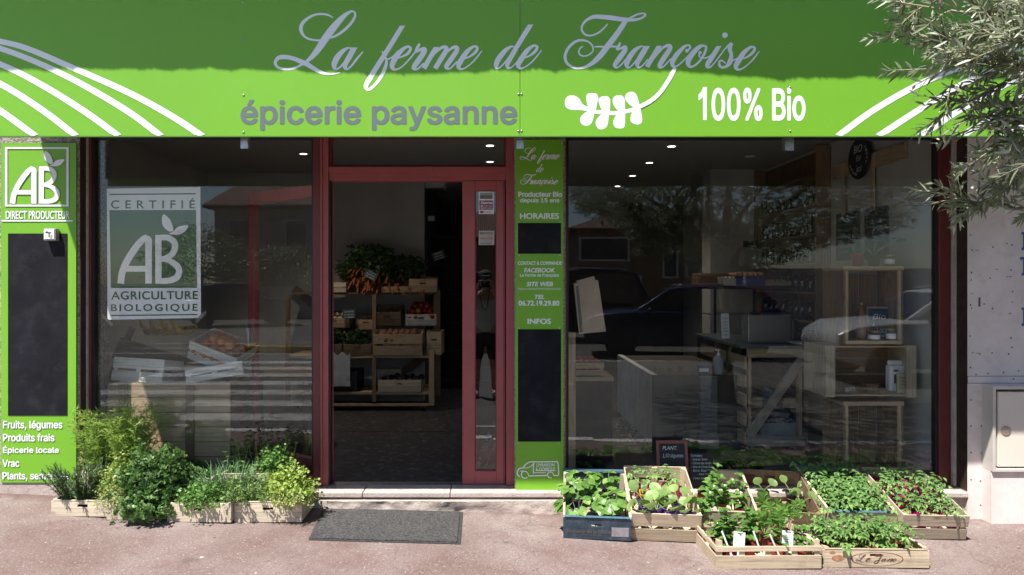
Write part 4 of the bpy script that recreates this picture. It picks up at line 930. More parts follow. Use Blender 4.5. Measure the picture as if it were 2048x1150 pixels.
ML2 = MX(-2.03, -.27, ZLED+.001, R(-1)); crate('planter_crate', 'shaded crate on the ledge behind the parsley mound', .40, .24, .11, 'tray', ML2, WL, 'herb crates left of the door', seed=6)
ML3 = MX(-1.56, -.27, ZLED+.001, R(1)); crate('planter_crate', 'crate of mint and dark basil on the ledge by the door frame', .42, .24, .14, 'tray', ML3, WL, 'herb crates left of the door', seed=7)
def soil_in(M, w, d, z, nm='planting_soil', label=None):
    mb = MB(M); mb.slab([(-w/2+.012, .012), (w/2-.012, .012), (w/2-.012, d-.012), (-w/2+.012, d-.012)], .012, z)
    return tag(mb.build(nm, SOIL), label, 'soil', 'soil in the herb crates')
for M_, w_, d_, z_, l_ in ((M1, .40, .30, .065, 'dark soil under the rosemary'), (M2, .36, .30, .06, 'dark soil under the parsley mound'), (M3, .395, .30, .085, 'dark soil under the broad parsley and chives'), (M4, .415, .32, .09, 'dark soil under the golden herbs'),
    (ML1, .42, .24, .11, 'dark soil under the fennel'), (ML2, .40, .24, .08, 'dark soil in the shaded ledge crate'), (ML3, .42, .24, .10, 'dark soil under the mint and dark basil')): soil_in(M_, w_, d_, z_, label=l_)
def at(M, x, y, z, rz=0): return M @ MX(x, y, z, rz)
HG = 'herb plants left of the door'
for (nm, lab, kind, sd, h, rad, n, M_) in (
 ('rosemary_plant', 'dark needle leaved rosemary bush in the leftmost crate', 'rosemary', 1, .28, .16, 110, at(M1, -.07, .15, .06)),
 ('thyme_plant', 'yellow green bushy herb between rosemary and parsley mound', 'curly', 2, .24, .13, 340, at(M1, .15, .15, .06)),
 ('lemon_thyme_plant', 'creamy variegated thyme spilling over the leftmost crate end', 'thyme', 3, .16, .13, 300, at(M1, .20, .05, .03)),
 ('parsley_plant', 'big dark green mound of parsley trailing down to the pavement', 'parsley', 4, .35, .225, 760, at(M2, .03, .16, .03)),
 ('parsley_plant', 'dark trailing parsley tuft hanging to the pavement in front of the mound', 'parsley', 5, .17, .15, 230, at(M2, .07, -.03, .0)),
 ('parsley_plant', 'fresh green broad leaved parsley at the front of the middle crate', 'cress', 6, .13, .145, 330, at(M3, .0, .09, .075)),
 ('chive_plant', 'clump of thin chives behind the broad leaved parsley', 'chives', 7, .24, .15, 340, at(M3, .10, .23, .08)),
 ('tarragon_plant', 'wiry grey green tarragon in the crate by the doorstep', 'tarragon', 8, .21, .15, 150, at(M4, -.12, .15, .08)),
 ('golden_oregano_plant', 'golden green oregano mound nearest the door', 'oregano', 9, .21, .145, 460, at(M4, .11, .11, .08)),
 ('marjoram_plant', 'pale yellow variegated herb at the front right of the doorstep crate', 'thyme', 10, .13, .12, 300, at(M4, .13, .03, .08)),
 ('mint_plant', 'tall bright mint rising behind the golden oregano', 'mint', 11, .34, .09, 7, at(M4, -.0, .26, .08)),
 ('fennel_plant', 'feathery fennel in front of the window corner behind the rosemary', 'fennel', 12, .44, .12, 34, at(ML1, -.13, .10, .09)),
 ('fennel_plant', 'fuller yellow green fennel below the poster corner', 'fennel', 13, .46, .14, 48, at(ML1, .10, .09, .09)),
 ('fennel_plant', 'small wispy fennel leaning over the corner of the left wall sign', 'fennel', 14, .24, .10, 9, at(M1, -.04, .33, .06)),
 ('sage_plant', 'shaded low herb on the ledge behind the parsley mound', 'parsley', 15, .12, .15, 140, at(ML2, 0, .12, .07)),
 ('mint_plant', 'upright mint stems on the ledge left of the dark basil', 'mint', 16, .26, .08, 8, at(ML3, -.12, .1, .09)),
 ('basil_plant', 'dark leaved basil in the shade against the window by the door', 'basil', 17, .36, .12, 12, at(ML3, .02, .14, .09)),
 ('basil_plant', 'dark drooping basil beside the door frame', 'basil', 18, .32, .10, 9, at(ML3, .15, .15, .09)),
 ('parsley_plant', 'green curly herb on the ledge against the door frame', 'cress', 19, .22, .10, 200, at(ML3, .13, .05, .09))):
    potted(nm, lab, 'herb', kind, sd, h, rad, None, n=n, group=HG, M=M_)

# ----- right planters: six crates tipped forward off the ledge, two flat ones in front
def tipped(px, py, back_px, w, d, h, style, name, label, wd, seed, wf=None, th=15):
    g = G(px, py); yaw = math.atan2(-(PX(back_px, -.12)-g.x), d*.95); M = MX(g.x, g.y, gy(g.x, g.y)+.003, yaw, R(th))
    return crate(name, label, w, d, h, style, M, wd, 'seedling crates right of the door', wf, seed), M
BLUEW = None
def blue_crate_mat():
    m = mat('printed_blue_board', (.045, .085, .12), .6, var=.35, scale=10, dirt=.5, dirtcol=(.3, .28, .24)); return m
BLUEW = blue_crate_mat()
T1, MT1 = tipped(1194, 1081, 1187, .40, .53, .145, 'tray', 'planter_crate', 'dark blue printed crate of strawberry plants beside the pillar sign', W_GREY, 21, BLUEW)
T2, MT2 = tipped(1331, 1084, 1306, .405, .55, .185, 'slat', 'planter_crate', 'slatted crate of squash seedlings leaning under the framed price slate', W_PALE, 22)
T3, MT3 = tipped(1450, 1068, 1432, .38, .50, .15, 'tray', 'planter_crate', 'slotted crate of pepper plants behind the vine crate', W_GREY, 23)
T4, MT4 = tipped(1575, 1068, 1549, .38, .50, .15, 'plain', 'planter_crate', 'plain crate of big leaved plants right of the pepper crate', W_DARK, 24)
T5, MT5 = tipped(1722, 1070, 1668, .41, .55, .15, 'tray', 'planter_crate', 'blue rimmed crate of tomato seedlings in black pots', W_PALE, 25)
T6, MT6 = tipped(1866, 1080, 1790, .385, .56, .165, 'slat', 'planter_crate', 'slatted crate of seedlings in magenta pots by the white wall', W_GREY, 26)
gf = G(1538, 1138); MF1 = MX(gf.x, gf.y, gy(gf.x, gf.y)+.002, R(1)); F1 = crate('planter_crate', 'open slatted crate of vines in brick red pots at the front', .575, .38, .155, 'french', MF1, W_PALE, 'seedling crates right of the door', None, 27)
gf2 = G(1752, 1136); MF2 = MX(gf2.x, gf2.y, gy(gf2.x, gf2.y)+.002, R(-1.5)); F2 = crate('planter_crate', 'front crate with oval script brand full of tomato seedlings', .575, .36, .098, 'solid', MF2, W_PALE, 'seedling crates right of the door', None, 28)
# print on the crates
mb = MB(MT1); put_text(mb, 'Domaine de la Crozet', (-.175, .085, .045, .066), 0, bold=-.008, M=MT1, th=.0012)
mb2 = MB(); put_text(mb2, 'Domaine de la Crozet', (-.175, .085, .045, .066), 0, bold=-.006, M=Matrix(), th=.0012); put_text(mb2, 'CORIANDRE ET AROMATES', (-.10, .03, .030, .036), 0, bold=0, M=Matrix(), th=.0012)
mb2.build('lettering', mat('copper_print', (.30, .19, .13), .6), T1)
mb2 = MB(); mb2.box(.085, .185, -.0013, -.0003, .028, .088); mb2.build('paper_label', mat('worn_label', (.42, .40, .42), .8, var=.25, scale=25), T1)
mb2 = MB(); mb2.box(-.19, .19, -.0035, .016, .1512, .1525); mb2.build('rim_band', mat('blue_band', (.055, .13, .18), .6, var=.3, scale=20), T1)
mb2 = MB(); mb2.box(-.19, .19, .53, .553, .1512, .1525); mb2.build('rim_band', bpy.data.materials['blue_band'], T1)
mb2 = MB(); mb2.box(-.195, .195, .535, .5535, .1562, .1575); mb2.build('rim_band', bpy.data.materials['blue_band'], T5)
mb2 = MB(); mb2.box(-.195, .195, -.0035, .016, .1562, .1575); mb2.build('rim_band', bpy.data.materials['blue_band'], T5)
BRN = mat('branded_brown', (.13, .055, .035), .8, var=.2)
mb2 = MB(); el = lambda k: [(.005+.142*k*math.cos(2*math.pi*i/40), .050+.038*k*math.sin(2*math.pi*i/40)) for i in range(40)]
a_, b_ = el(1), el(.965); mb2.add([(p[0], -.0012, p[1]) for p in a_]+[(p[0], -.0012, p[1]) for p in b_], [(i, (i+1) % 40, 40+(i+1) % 40, 40+i) for i in range(40)])
def mini_M(mb, word, box, y=0., bw=1.2):
    xs = [p[0] for st in word for p in st]; ys = [p[1] for st in word for p in st]; a, b, c, d = min(xs), max(xs), min(ys), max(ys)
    strokes(mb, word, lambda x, y_: (box[0]+(x-a)/(b-a)*(box[1]-box[0]), box[3]-(y_-c)/(d-c)*(box[3]-box[2])), y, bw)
mini_M(mb2, L_cap, (-.11, -.055, .034, .074)); mini_M(mb2, [e_b[0]], (-.055, -.028, .037, .055))
J_cap = [[(60,10,8),(40,4,8),(20,12,8),(30,22,7),(60,18,7),(92,6,7)], [(78,14,9),(66,40,10),(52,72,10),(36,96,8),(16,100,6),(8,88,5),(24,72,5),(60,60,5)]]
mini_M(mb2, J_cap, (-.012, .038, .026, .074)); mini_M(mb2, a_low, (.030, .062, .037, .053)); mini_M(mb2, [shift(s_, 0) for s_ in n_low], (.060, .090, .037, .053)); mini_M(mb2, [o_low[0]], (.090, .108, .037, .053))
put_text(mb2, 'france', (-.005, .04, .026, .030), 0, bold=0, shear=.3, M=Matrix()); mb2.build('brand_mark', BRN, F2)
mb2 = MB()
for (x, z, k) in ((-.235, .083, .5), (-.205, .052, 1.), (-.20, .055, .5)):
    n_ = 24; mb2.add([(x+.026*k*math.cos(6.283*i/n_)*1.3, -.0008-.0003*k, z+.017*k*math.sin(6.283*i/n_)) for i in range(n_)], [list(range(n_))])
mb2.build('knot', mat('pine_knot', (.36, .19, .10), .7, var=.35, scale=40), F2)
# the seedlings: one of each kind is built, the rest are copies
def seedlings(spots, protos, Mc, group):
    for i, (x, y, z) in enumerate(spots):
        r = random.Random(i*7+len(spots)); pr_ = protos[i % len(protos)]
        M_ = Mc @ MX(x, y, z, r.uniform(0, 6.28), R(-r.uniform(4, 14)), R(r.uniform(-5, 5)), r.uniform(.85, 1.15))
        if not pr_.get('_used'): pr_['_used'] = 1; pr_.matrix_world = M_
        else:
            c = dup(pr_, M_)
            if '_used' in c: del c['_used']
def grid(nx, ny, w, d, y0, z, j=.008, seed=0):
    r = random.Random(seed); return [((-w/2+w*(i+.5)/nx)+r.uniform(-j, j), y0+d*(k+.5)/ny+r.uniform(-j, j), z) for k in range(ny) for i in range(nx)]
pT = [potted('tomato_seedling', 'tomato seedling in a black pot in the blue rimmed crate', 'seedling', 'tomato', 30+i, .135, .02, BLKP, .065, .036, group='tomato seedlings in black pots') for i in range(3)]
seedlings(grid(5, 7, .38, .50, .02, .03, seed=1), pT, MT5, None)
pJ = [potted('tomato_seedling', 'tomato seedling in the front crate with the oval brand', 'seedling', 'tomato', 40+i, .135, .02, REDP, .05, .036, group='tomato seedlings in the branded crate') for i in range(3)]
seedlings(grid(7, 4, .52, .27, .06, .012, seed=2), pJ, MF2, None)
pM = [potted('tomato_seedling', 'seedling in a magenta pot in the slatted crate by the white wall', 'seedling', 'tomato', 50+i, .115, .02, MAG, .07, .036, group='seedlings in magenta pots') for i in range(3)]
seedlings(grid(4, 6, .35, .52, .02, .045, seed=3), pM, MT6, None)
pS = [potted('strawberry_plant', 'strawberry plant in the dark blue printed crate', 'strawberry plant', 'strawberry', 60+i, .13, .04, PRP, .075, .04, n=9, group='strawberry plants in the blue crate') for i in range(3)]
seedlings([(-.10, .13, .0), (.05, .12, .0), (-.12, .25, .02), (.06, .24, .02), (.12, .16, .0), (-.03, .36, .03), (-.10, .42, .03), (.09, .38, .02)], pS, MT1, None)
pQ = [potted('squash_seedling', 'squash seedling with large round leaves in the slatted crate', 'seedling', 'squash', 70+i, .09, .03, PRP, .075, .04, group='squash seedlings in the slatted crate') for i in range(2)]
seedlings([(-.13, .08, .085), (-.04, .07, .085), (.06, .08, .085), (.14, .07, .085), (-.11, .18, .07), (.0, .19, .07), (.11, .18, .07)], pQ, MT2, None)
pY = [potted('tomato_seedling', 'small tomato seedling in a magenta pot at the back of the slatted crate', 'seedling', 'tomato', 75, .13, .02, MAG, .075, .036, group='tomato seedlings behind the squash')]
seedlings([(-.12, .42, .05), (-.02, .43, .05), (.07, .44, .05), (.14, .42, .05)], pY, MT2, None)
potted('empty_pot', 'yellow rimmed pot with a sparse sprout among the squash', 'pot', 'tomato', 77, .05, .01, YELP, .075, .04, M=at(MT2, -.09, .31, .06))
pP = [potted('pepper_plant', 'glossy pepper plant between the squash and vine crates', 'pepper plant', 'pepper', 80+i, .20, .03, REDP, .075, .04, n=2, group='pepper plants behind the vine crate') for i in range(2)]
seedlings([(-.12, .16, .03), (.02, .22, .03), (-.10, .32, .03), (.1, .14, .03), (-.17, .06, .03)], pP, MT3, None)
pB = [potted('bean_seedling', 'lone leafy seedling among the bare pots of the plain crates', 'seedling', 'squash', 84, .08, .03, BLKP, .075, .04, n=3, group='seedlings in the plain crates')]
seedlings([(.10, .30, .03), (-.08, .34, .03), (.13, .22, .03)], pB, MT4, None)
pV = [potted('pepper_plant', 'young leafy plant in a brick red pot in the open front crate', 'pepper plant', 'pepper', 90+i, .15, .045, REDP, .085, .05, n=3, group='young plants in the open front crate') for i in range(3)]
seedlings([(-.20, .09, .01), (-.08, .09, .01), (.08, .09, .01), (.20, .09, .01), (-.16, .24, .01), (-.02, .25, .01)], pV, MF1, None)
potted('vine_plant', 'low vine with lobed leaves beside the tall vine in the open front crate', 'vine', 'grape', 96, .16, .05, REDP, .085, .05, n=9, M=at(MF1, .09, .27, .01))
potted('vine_plant', 'tall big leaved vine at the back right of the open front crate', 'vine', 'grape', 97, .20, .05, REDP, .095, .05, n=12, M=at(MF1, .21, .33, .01))
potted('pepper_plant', 'upright leafy pepper at the left of the open front crate', 'pepper plant', 'pepper', 98, .19, .03, REDP, .095, .05, n=3, M=at(MF1, -.22, .16, .01))
# plant labels stuck in the vine pots
LABW = mat('white_plastic_label', (.75, .75, .76), .45)
for i, (x, y, ry, w_, h_) in enumerate(((-.15, .042, 5, .06, .085), (.12, .042, 3, .06, .09), (-.19, .06, -20, .009, .12), (-.02, .06, -18, .009, .12), (.07, .05, -22, .009, .11))):
    mb = MB(); mb.box(-w_/2, w_/2, -.0006, .0006, .0, h_); mb.box(-.006, .006, -.0006, .0006, -.05, .0)
    o = mb.build('plant_label', LABW); o.matrix_world = at(MF1, x, y, .10 if w_ > .05 else .07) @ MX(0, 0, 0, R(i*7-12), R(-8), R(ry))
    if w_ > .05:
        m2 = MB(); m2.box(-.012, .018, -.0012, -.0007, h_-.010, h_-.004)
        for k in range(4): m2.box(-.022, .016-.004*k, -.0012, -.0007, h_-.035-.012*k, h_-.0335-.012*k)
        m2.build('print', mat('label_ink', (.10, .10, .12), .6) if i == 0 else bpy.data.materials['label_ink'], o)
        tag(o, 'broad white plant card on the left of the vine crate' if i == 0 else 'broad white plant card on the right of the vine crate', 'plant label', 'plant labels in the vine crate')
    else: tag(o, 'thin white plastic label leaning among the vine pots', 'plant label', 'plant labels in the vine crate')
# scattered debris
rr = random.Random(4); mb = MB()
for i in range(170):
    x, y = rr.uniform(-3.2, 3.6), rr.uniform(-1.25, -.26) ; z = gy(x, y); s_ = rr.uniform(.003, .009); a = rr.uniform(0, 6.28)
    mb.add([(x+s_*math.cos(a), y+s_*math.sin(a), z+.002), (x+s_*.4*math.cos(a+1.8), y+s_*.4*math.sin(a+1.8), z+.005), (x-s_*math.cos(a), y-s_*math.sin(a), z+.002), (x-s_*.5*math.cos(a+1.2), y-s_*.5*math.sin(a+1.2), z+.001)], [(0, 1, 2, 3)])
tag(mb.build('plant_litter', mat('dry_leaf', (.16, .12, .07), .9, var=.5, scale=3)), 'tiny dry leaf scraps scattered on the pavement', 'litter', kind='stuff')
# ------------------------------------------------------------------ slates at the window foot
def slate(name, label, x0, x1, z0, z1, y, wfr, lines, lean=0, frm=None, rz=0, th=.012):
    w, h = x1-x0, z1-z0; t = thing(name, label, 'slate', MX((x0+x1)/2, y, z0, rz, R(-lean)))
    mb = MB(); mb.box(-w/2+wfr*.9, w/2-wfr*.9, 0, th*.6, wfr*.9, h-wfr*.9); mb.build('slate', SLATE, t)
    if frm:
        mb = MB(); frame_rect(mb, -w/2, w/2, 0, h, wfr, -.004, th); mb.build('frame', frm, t, bevel=.002)
    mb = MB()
    for s_, a, b, c, d in lines: put_text(mb, s_, (-w/2+a*w, -w/2+b*w, c*h, d*h), -.0006, bold=-.006, shear=.25, M=Matrix(), th=.0008)
    if mb.v: mb.build('chalk_writing', CHALK, t)
    return t
REDFR = mat('red_wood_frame', (.26, .085, .07), .6, var=.15, scale=10)
slate('price_slate', 'red framed slate reading plants 1,50 leaning on the window above the slatted crate', PX(1315, -.1), PX(1378, -.1), ZLED+.003, PZ(883, -.1), -.10, .02,
      [('PLANT.', .20, .66, .80, .88), ('1,50 légumes', .19, .86, .62, .72)], 8, REDFR)
slate('tomato_list', 'small frameless black slate listing tomato kinds beside the red framed slate', PX(1381, -.09), PX(1428, -.09), ZLED+.003, PZ(908, -.09), -.09, .0,
      [('Tomates:', .05, .55, .90, .97), ('- Ananas  Noire', .05, .75, .79, .86), ('- Cornue des Andes', .05, .92, .68, .75), ('- Noire de Crimée Gold', .05, .98, .57, .64), ('- Roma  Rose', .05, .7, .46, .53), ('- Black Tulapin', .3, .95, .35, .42), ('- Coeur de boeuf', .05, .9, .24, .31)], 6)

# ------------------------------------------------------------------ inside: left window
def ball_set(name, label, cat, group, mats, pts, r, wob=.06, sq=1., Mc=Matrix()):
    protos = []
    for k in range(2):
        mb = MB(); mb.ball((0, 0, 0), (r, r, r*sq), 12, 8, wob, k*3.1+r*10); protos.append([mb.data(name, m_, True) for m_ in mats])
    rr = random.Random(len(pts))
    for i, p in enumerate(pts):
        o = bpy.data.objects.new(name, protos[i % 2][i % len(mats)]); COL.objects.link(o); o.matrix_world = Mc @ MX(p[0], p[1], p[2], rr.uniform(0, 6), rr.uniform(0, 6), 0, rr.uniform(.88, 1.1)); tag(o, label, cat, group)
def heap(nx, ny, w, d, z, r, seed, lv=2):
    q_ = random.Random(seed); out = []
    for l in range(lv):
        for i in range(nx-l):
            for j in range(ny-l): out.append((-w/2+w*(i+.5+l*.5)/nx+q_.uniform(-.15, .15)*r, d*(j+.5+l*.5)/ny+q_.uniform(-.15, .15)*r, z+l*r*1.45+q_.uniform(-.1, .1)*r))
    return out
BW = thing('wooden_bin', 'large weathered plank bin standing inside the left window', 'bin', MX(-2.30, .14, .163))
mb = MB(); rr = random.Random(6); bx0, bx1, bh = -.435, .435, .665
for k in range(6): z = .05+k*.105; mb.box(bx0, bx1, 0, .018, z, z+.101, None, rr)
mb.build('front_boards', W_PINE, BW, bevel=.002)
mb = MB(); mb.box(bx0+.085, bx0+.15, -.012, -.0005, .0, bh+.004, None, rr); mb.box(bx1-.31, bx1-.25, -.012, -.0005, .0, bh-.005, None, rr); mb.build('upright', W_DARK, BW)
mb = MB()
for k in range(6):
    z = .05+k*.105; mb.box(bx0, bx0+.018, .02, .7, z, z+.101, None, rr); mb.box(bx1-.018, bx1, .02, .7, z, z+.101, None, rr); mb.box(bx0, bx1, .702, .72, z, z+.101, None, rr)
mb.build('side_boards', W_DARK, BW)
mb = MB(); mb.box(bx0+.02, bx1-.02, .02, .70, .44, .46, None, rr); mb.box(bx0+.05, bx1-.05, .05, .65, 0, .048, None, rr); mb.build('deck', W_DARK, BW)
zt = .163+bh
crate('display_crate', 'pale two slat crate tipped on the left end of the plank bin', .38, .28, .17, 'slat', MX(PX(275, .2), .18, zt+.012, R(-4), R(-9), R(3)), W_WHITE, 'crates on the plank bin', None, 31)
crate('display_crate', 'small pale crate lying skewed at the right end of the plank bin', .40, .28, .10, 'slat', MX(PX(430, .2), .2, zt+.03, R(8), R(-12), R(-9)), W_WHITE, 'crates on the plank bin', None, 32)
MO = MX(PX(410, .3), .40, zt+.09, R(-8), R(16), R(19)); crate('display_crate', 'tilted pale crate heaped with oranges', .40, .30, .15, 'slat', MO, W_WHITE, 'crates on the plank bin', None, 33)
crate('display_crate', 'empty crate propping up the orange crate', .44, .34, .16, 'slat', MX(PX(405, .5), .44, zt-.06, R(-8), R(6)), W_GREY, 'crates on the plank bin', None, 34)
OR1 = mat('orange_peel', (.52, .16, .03), .5, var=.12, scale=30, bump=.15, bscale=220); OR2 = mat('orange_peel_deep', (.46, .12, .02), .5, var=.15, scale=30, bump=.15, bscale=220)
ball_set('orange', 'orange in the tilted crate behind the left window', 'orange', 'oranges in the tilted crate', [OR1, OR2], [p for p in heap(5, 4, .36, .27, .07, .037, 3, 3)], .040, .04, .94, MO)
mb = MB()
for M_, L_, w_ in ((MX(PX(243, .5), .5, zt+.16, 0, 0, R(22)), .5, .022), (MX(PX(330, .55), .62, zt+.10, 0, R(-20), R(112)), .55, .06)):
    pass
def board(label, M_, L_, w_, t_, wd): 
    b = MB(); b.box(-w_/2, w_/2, 0, t_, -L_/2, L_/2); o = b.build('loose_board', wd, bevel=.002); o.matrix_world = M_; return tag(o, label, 'board', 'loose boards on the plank bin')
board('narrow batten slanting up behind the tipped pale crate', MX(PX(235, .42), .44, zt+.16, 0, R(-8), R(20)), .48, .045, .02, W_DARK)
board('broad dark board sloping down behind the two pale crates', MX(PX(318, .5), .50, zt+.13, 0, R(-25), R(113)), .62, .16, .015, W_BROWN)
BAN = mat('banana_skin', (.55, .36, .03), .5, var=.2, scale=14, dirt=.6, dirtcol=(.12, .06, .02))
for i in range(9):
    mb = MB(); n = 9; pts = [(.09*math.cos(a), 0, .09*math.sin(a)) for a in [math.pi*1.08+.85*math.pi*k/n for k in range(n+1)]]
    mb.tube(pts, [.006, .013, .017, .019, .019, .019, .018, .015, .008, .005], 7); o = mb.build('banana', BAN, smooth=True)
    o.matrix_world = MX(PX(308+ (i % 5)*17, .85), .80+.02*(i//5), PZ(641, .85)+.02*(i//5)-.01, R(-35+14*i), R(-20), R(-12+5*i)); tag(o, 'ripe banana lying below the certificate poster', 'banana', 'bananas behind the plank bin')
TB = thing('display_table', 'dark produce table behind the plank bin under the bananas', 'table', MX(-2.2, .9, .163))
mb = MB(); mb.box(-.6, .75, -.12, .5, .60, .635); mb.build('tabletop', W_BROWN, TB)
for sx in (-.55, .7):
    for sy in (-.08, .45): mb = MB(); mb.box(sx-.03, sx+.03, sy-.02, sy+.03, 0, .599); mb.build('leg', W_BROWN, TB)
LEEKW = mat('leek_white', (.36, .38, .25), .5, var=.2); LEEKG = mat('leek_leaf', (.035, .065, .035), .5, var=.35, scale=20)
rr = random.Random(12)
for i in range(12):
    x, y, z = PX(446, .9)+rr.uniform(-.09, .14), .86+rr.uniform(-.05, .14), .80+.012*i
    t = thing('leek', 'dark leafed leek lying in the heap beside the oranges', 'leek', MX(x, y, z, R(rr.uniform(-25, 25)), 0, R(rr.uniform(28, 46))), 'leeks beside the oranges')
    mb = MB(); mb.tube([(-.02, 0, 0), (.05, 0, 0), (.16, 0, 0)], [.008, .015, .014], 7); mb.build('white_shaft', LEEKW, t, True)
    mb = MB()
    for k in range(5): d = Vector((-1, rr.uniform(-.2, .2), rr.uniform(-.15, .15))); leaf(mb, Vector((0, 0, 0)), d, Vector((0, .3, 1)), rr.uniform(.2, .32), .035, .3, .1, 'lance')
    mb.build('leaves', LEEKG, t)
LETM = leafmat('lettuce_leaf', (.05, .10, .03), (.10, .17, .05), (.16, .24, .09), .25)
def lettuce(label, M_, s_, seed, group, m_=LETM):
    mb = MB(); r = random.Random(seed)
    for i in range(26):
        a = i*2.4; e = .15+.8*(i/26); d = Vector((math.cos(a)*(1-e*.6), math.sin(a)*(1-e*.6), .25+e)); leaf(mb, Vector((0, 0, .01)), d, rdir(r, .2, 1), s_*r.uniform(.7, 1.1), s_*.8, .3, .3, 'round')
    o = mb.build('lettuce', m_); o.matrix_world = M_; return tag(o, label, 'lettuce', group)
for i in range(3): lettuce('shadowy cauliflower-like green beside the oranges', MX(PX(455+i*14, .7), .62+.05*i, zt+.16-.03*i), .09, i, 'greens beside the oranges')

# ------------------------------------------------------------------ inside: rack seen through the doorway
YR = 2.66
RK = thing('vegetable_rack', 'tall pallet wood vegetable rack on castors seen through the doorway', 'rack', MX(-1.15, YR, .163))
zs = (.205, .60, 1.27)
xr1 = PX(868, YR)+1.15; xr0 = -1.05
mb = MB(); mb.box(xr1-.055, xr1, 0, .05, .06, .66); mb.build('upright', W_PINE, RK)
for x in (PX(748, YR)+1.15, xr0): mb = MB(); mb.box(x-.02, x+.02, .004, .05, .10, 1.25); mb.build('upright', W_DARK, RK)
mb = MB(); mb.box(xr1-.03, xr1+.045, .28, .34, .12, 1.30); mb.build('upright', W_DARK, RK)
for z, nm in ((.055, 'pallet_rail'), (zs[0]-.025, 'lower_shelf'), (zs[1]-.03, 'middle_shelf')):
    mb = MB(); mb.box(xr0, xr1-.06, .006, .03, z, z+.025); 
    if nm != 'pallet_rail':
        for k in range(5): mb.box(xr0, xr1-.06, .04+k*.11, .13+k*.11, z+.005, z+.024)
    mb.build(nm, W_PINE, RK)
mb = MB()
for k in range(4): mb.box(xr0, xr1, .16+k*.11, .25+k*.11, zs[2]-.02, zs[2])
mb.build('top_shelf', W_BROWN, RK)
mb = MB(MX(.22, .56, .42, 0, 0, R(55))); mb.box(-.04, .04, 0, .02, -.42, .42); mb.M = MX(-.75, .57, 1.0, 0, 0, R(-52)); mb.box(-.05, .05, 0, .02, -.5, .5); mb.build('brace', W_BROWN, RK)
for x in (xr1-.12, xr0+.1):
    c = MB(MX(x, .08, .03)); c.tube([(-.012, 0, 0), (.012, 0, 0)], .03, 14); w_ = c.build('castor', BLK, RK, True); c = MB(MX(x, .08, .03)); c.box(-.018, -.014, -.012, .012, 0, .035); c.box(.014, .018, -.012, .012, 0, .035); c.build('fork', STEEL, w_)
mb = MB(MX(PX(684, YR)+1.15, -.012, .51)); n = 10
vs = [(-.12+.21*i/n, -.006+.01*mnoise.noise(Vector((i*.6, j*.5, 0))), -.24+.35*j/n+(.02*math.sin(i*1.3) if j == n else 0)) for j in range(n+1) for i in range(n+1)]
mb.add(vs, [(j*(n+1)+i, j*(n+1)+i+1, (j+1)*(n+1)+i+1, (j+1)*(n+1)+i) for j in range(n) for i in range(n)]); mb.add([(v[0], v[1]+.006, v[2]) for v in vs], [(j*(n+1)+i, j*(n+1)+i+1, (j+1)*(n+1)+i+1, (j+1)*(n+1)+i) for j in range(n) for i in range(n)])
o = mb.build('plastic_bag', mat('translucent_bag', (.5, .5, .52), .4), smooth=True); o.matrix_world = MX(-1.15, YR, .163); tag(o, 'white plastic bag hanging on the left of the vegetable rack', 'bag')
def rp(px, py, dy=0): return PX(px, YR+dy), YR+dy, PZ(py, YR+dy)
def rk_crate(label, px, w, d, h, z, style, wd, seed, dy=0, tilt=8): 
    M = MX(PX(px, YR+dy), YR+dy, .163+z, R((seed % 3-1)*2), R(tilt)); crate('produce_crate', label, w, d, h, style, M, wd, 'crates on the vegetable rack', None, seed); return M
z1 = zs[1]
MP = rk_crate('slatted crate heaped with potatoes on the rack', 796, .52, .32, .23, z1, 'slat', W_PINE, 41, -.02, 6)
rk_crate('slotted crate standing right of the potato crate', 868, .16, .30, .25, z1, 'tray', W_PINE, 42, .03, 0)
MD1 = rk_crate('plain crate of dark greens on the left of the rack', 665, .20, .30, .12, z1, 'plain', W_DARK, 43, .0); MD2 = rk_crate('plain crate of dark greens beside the potato crate', 715, .30, .30, .12, z1, 'plain', W_DARK, 44, .0)
MN = rk_crate('crate of pale onions on the left of the rack', 668, .34, .26, .11, z1+.28, 'plain', W_PINE, 45, .22); rk_crate('shallow crate of small dark fruit beside the onions', 732, .22, .26, .11, z1+.26, 'plain', W_PINE, 46, .22)
MAp = rk_crate('crate of red apples at the right of the rack', 842, .34, .26, .13, z1+.30, 'plain', W_WHITE, 47, .24, 14); rk_crate('dark crate between the onions and the apples', 775, .30, .26, .16, z1+.30, 'plain', W_DARK, 48, .24, 18)
MC1 = rk_crate('crate of bunched carrots at the front of the top shelf', 790, .30, .34, .065, zs[2], 'plain', W_PINE, 49, .12, 4); MC2 = rk_crate('crate of green stalks at the right of the top shelf', 846, .30, .34, .15, zs[2], 'plain', W_PINE, 50, .12, 4)
rk_crate('small slatted crate at the left of the top shelf', 672, .22, .30, .11, zs[2], 'slat', W_PALE, 51, .12, 2)
rk_crate('pale wooden crate of dark roots on the lowest shelf', 799, .46, .32, .13, zs[0], 'plain', W_PALE, 52, .0, 0); rk_crate('slotted crate behind the roots on the lowest shelf', 776, .28, .24, .20, zs[0], 'tray', W_PALE, 53, .33, 0)
rk_crate('black plastic crate below the white bag', 690, .26, .34, .22, zs[0], 'plain', BLK, 54, .02, 0)
POT = mat('potato_skin', (.22, .10, .055), .8, var=.25, scale=25); POT2 = mat('potato_skin_red', (.20, .07, .045), .8, var=.25, scale=25)
ball_set('potato', 'brown potato heaped in the slatted crate on the rack', 'potato', 'potatoes on the rack', [POT, POT2], heap(7, 4, .46, .26, .17, .036, 5, 2), .037, .18, .82, MP)
AP1 = mat('apple_red', (.30, .025, .02), .35, var=.3, scale=18); AP2 = mat('apple_yellow', (.42, .20, .03), .35, var=.3, scale=18)
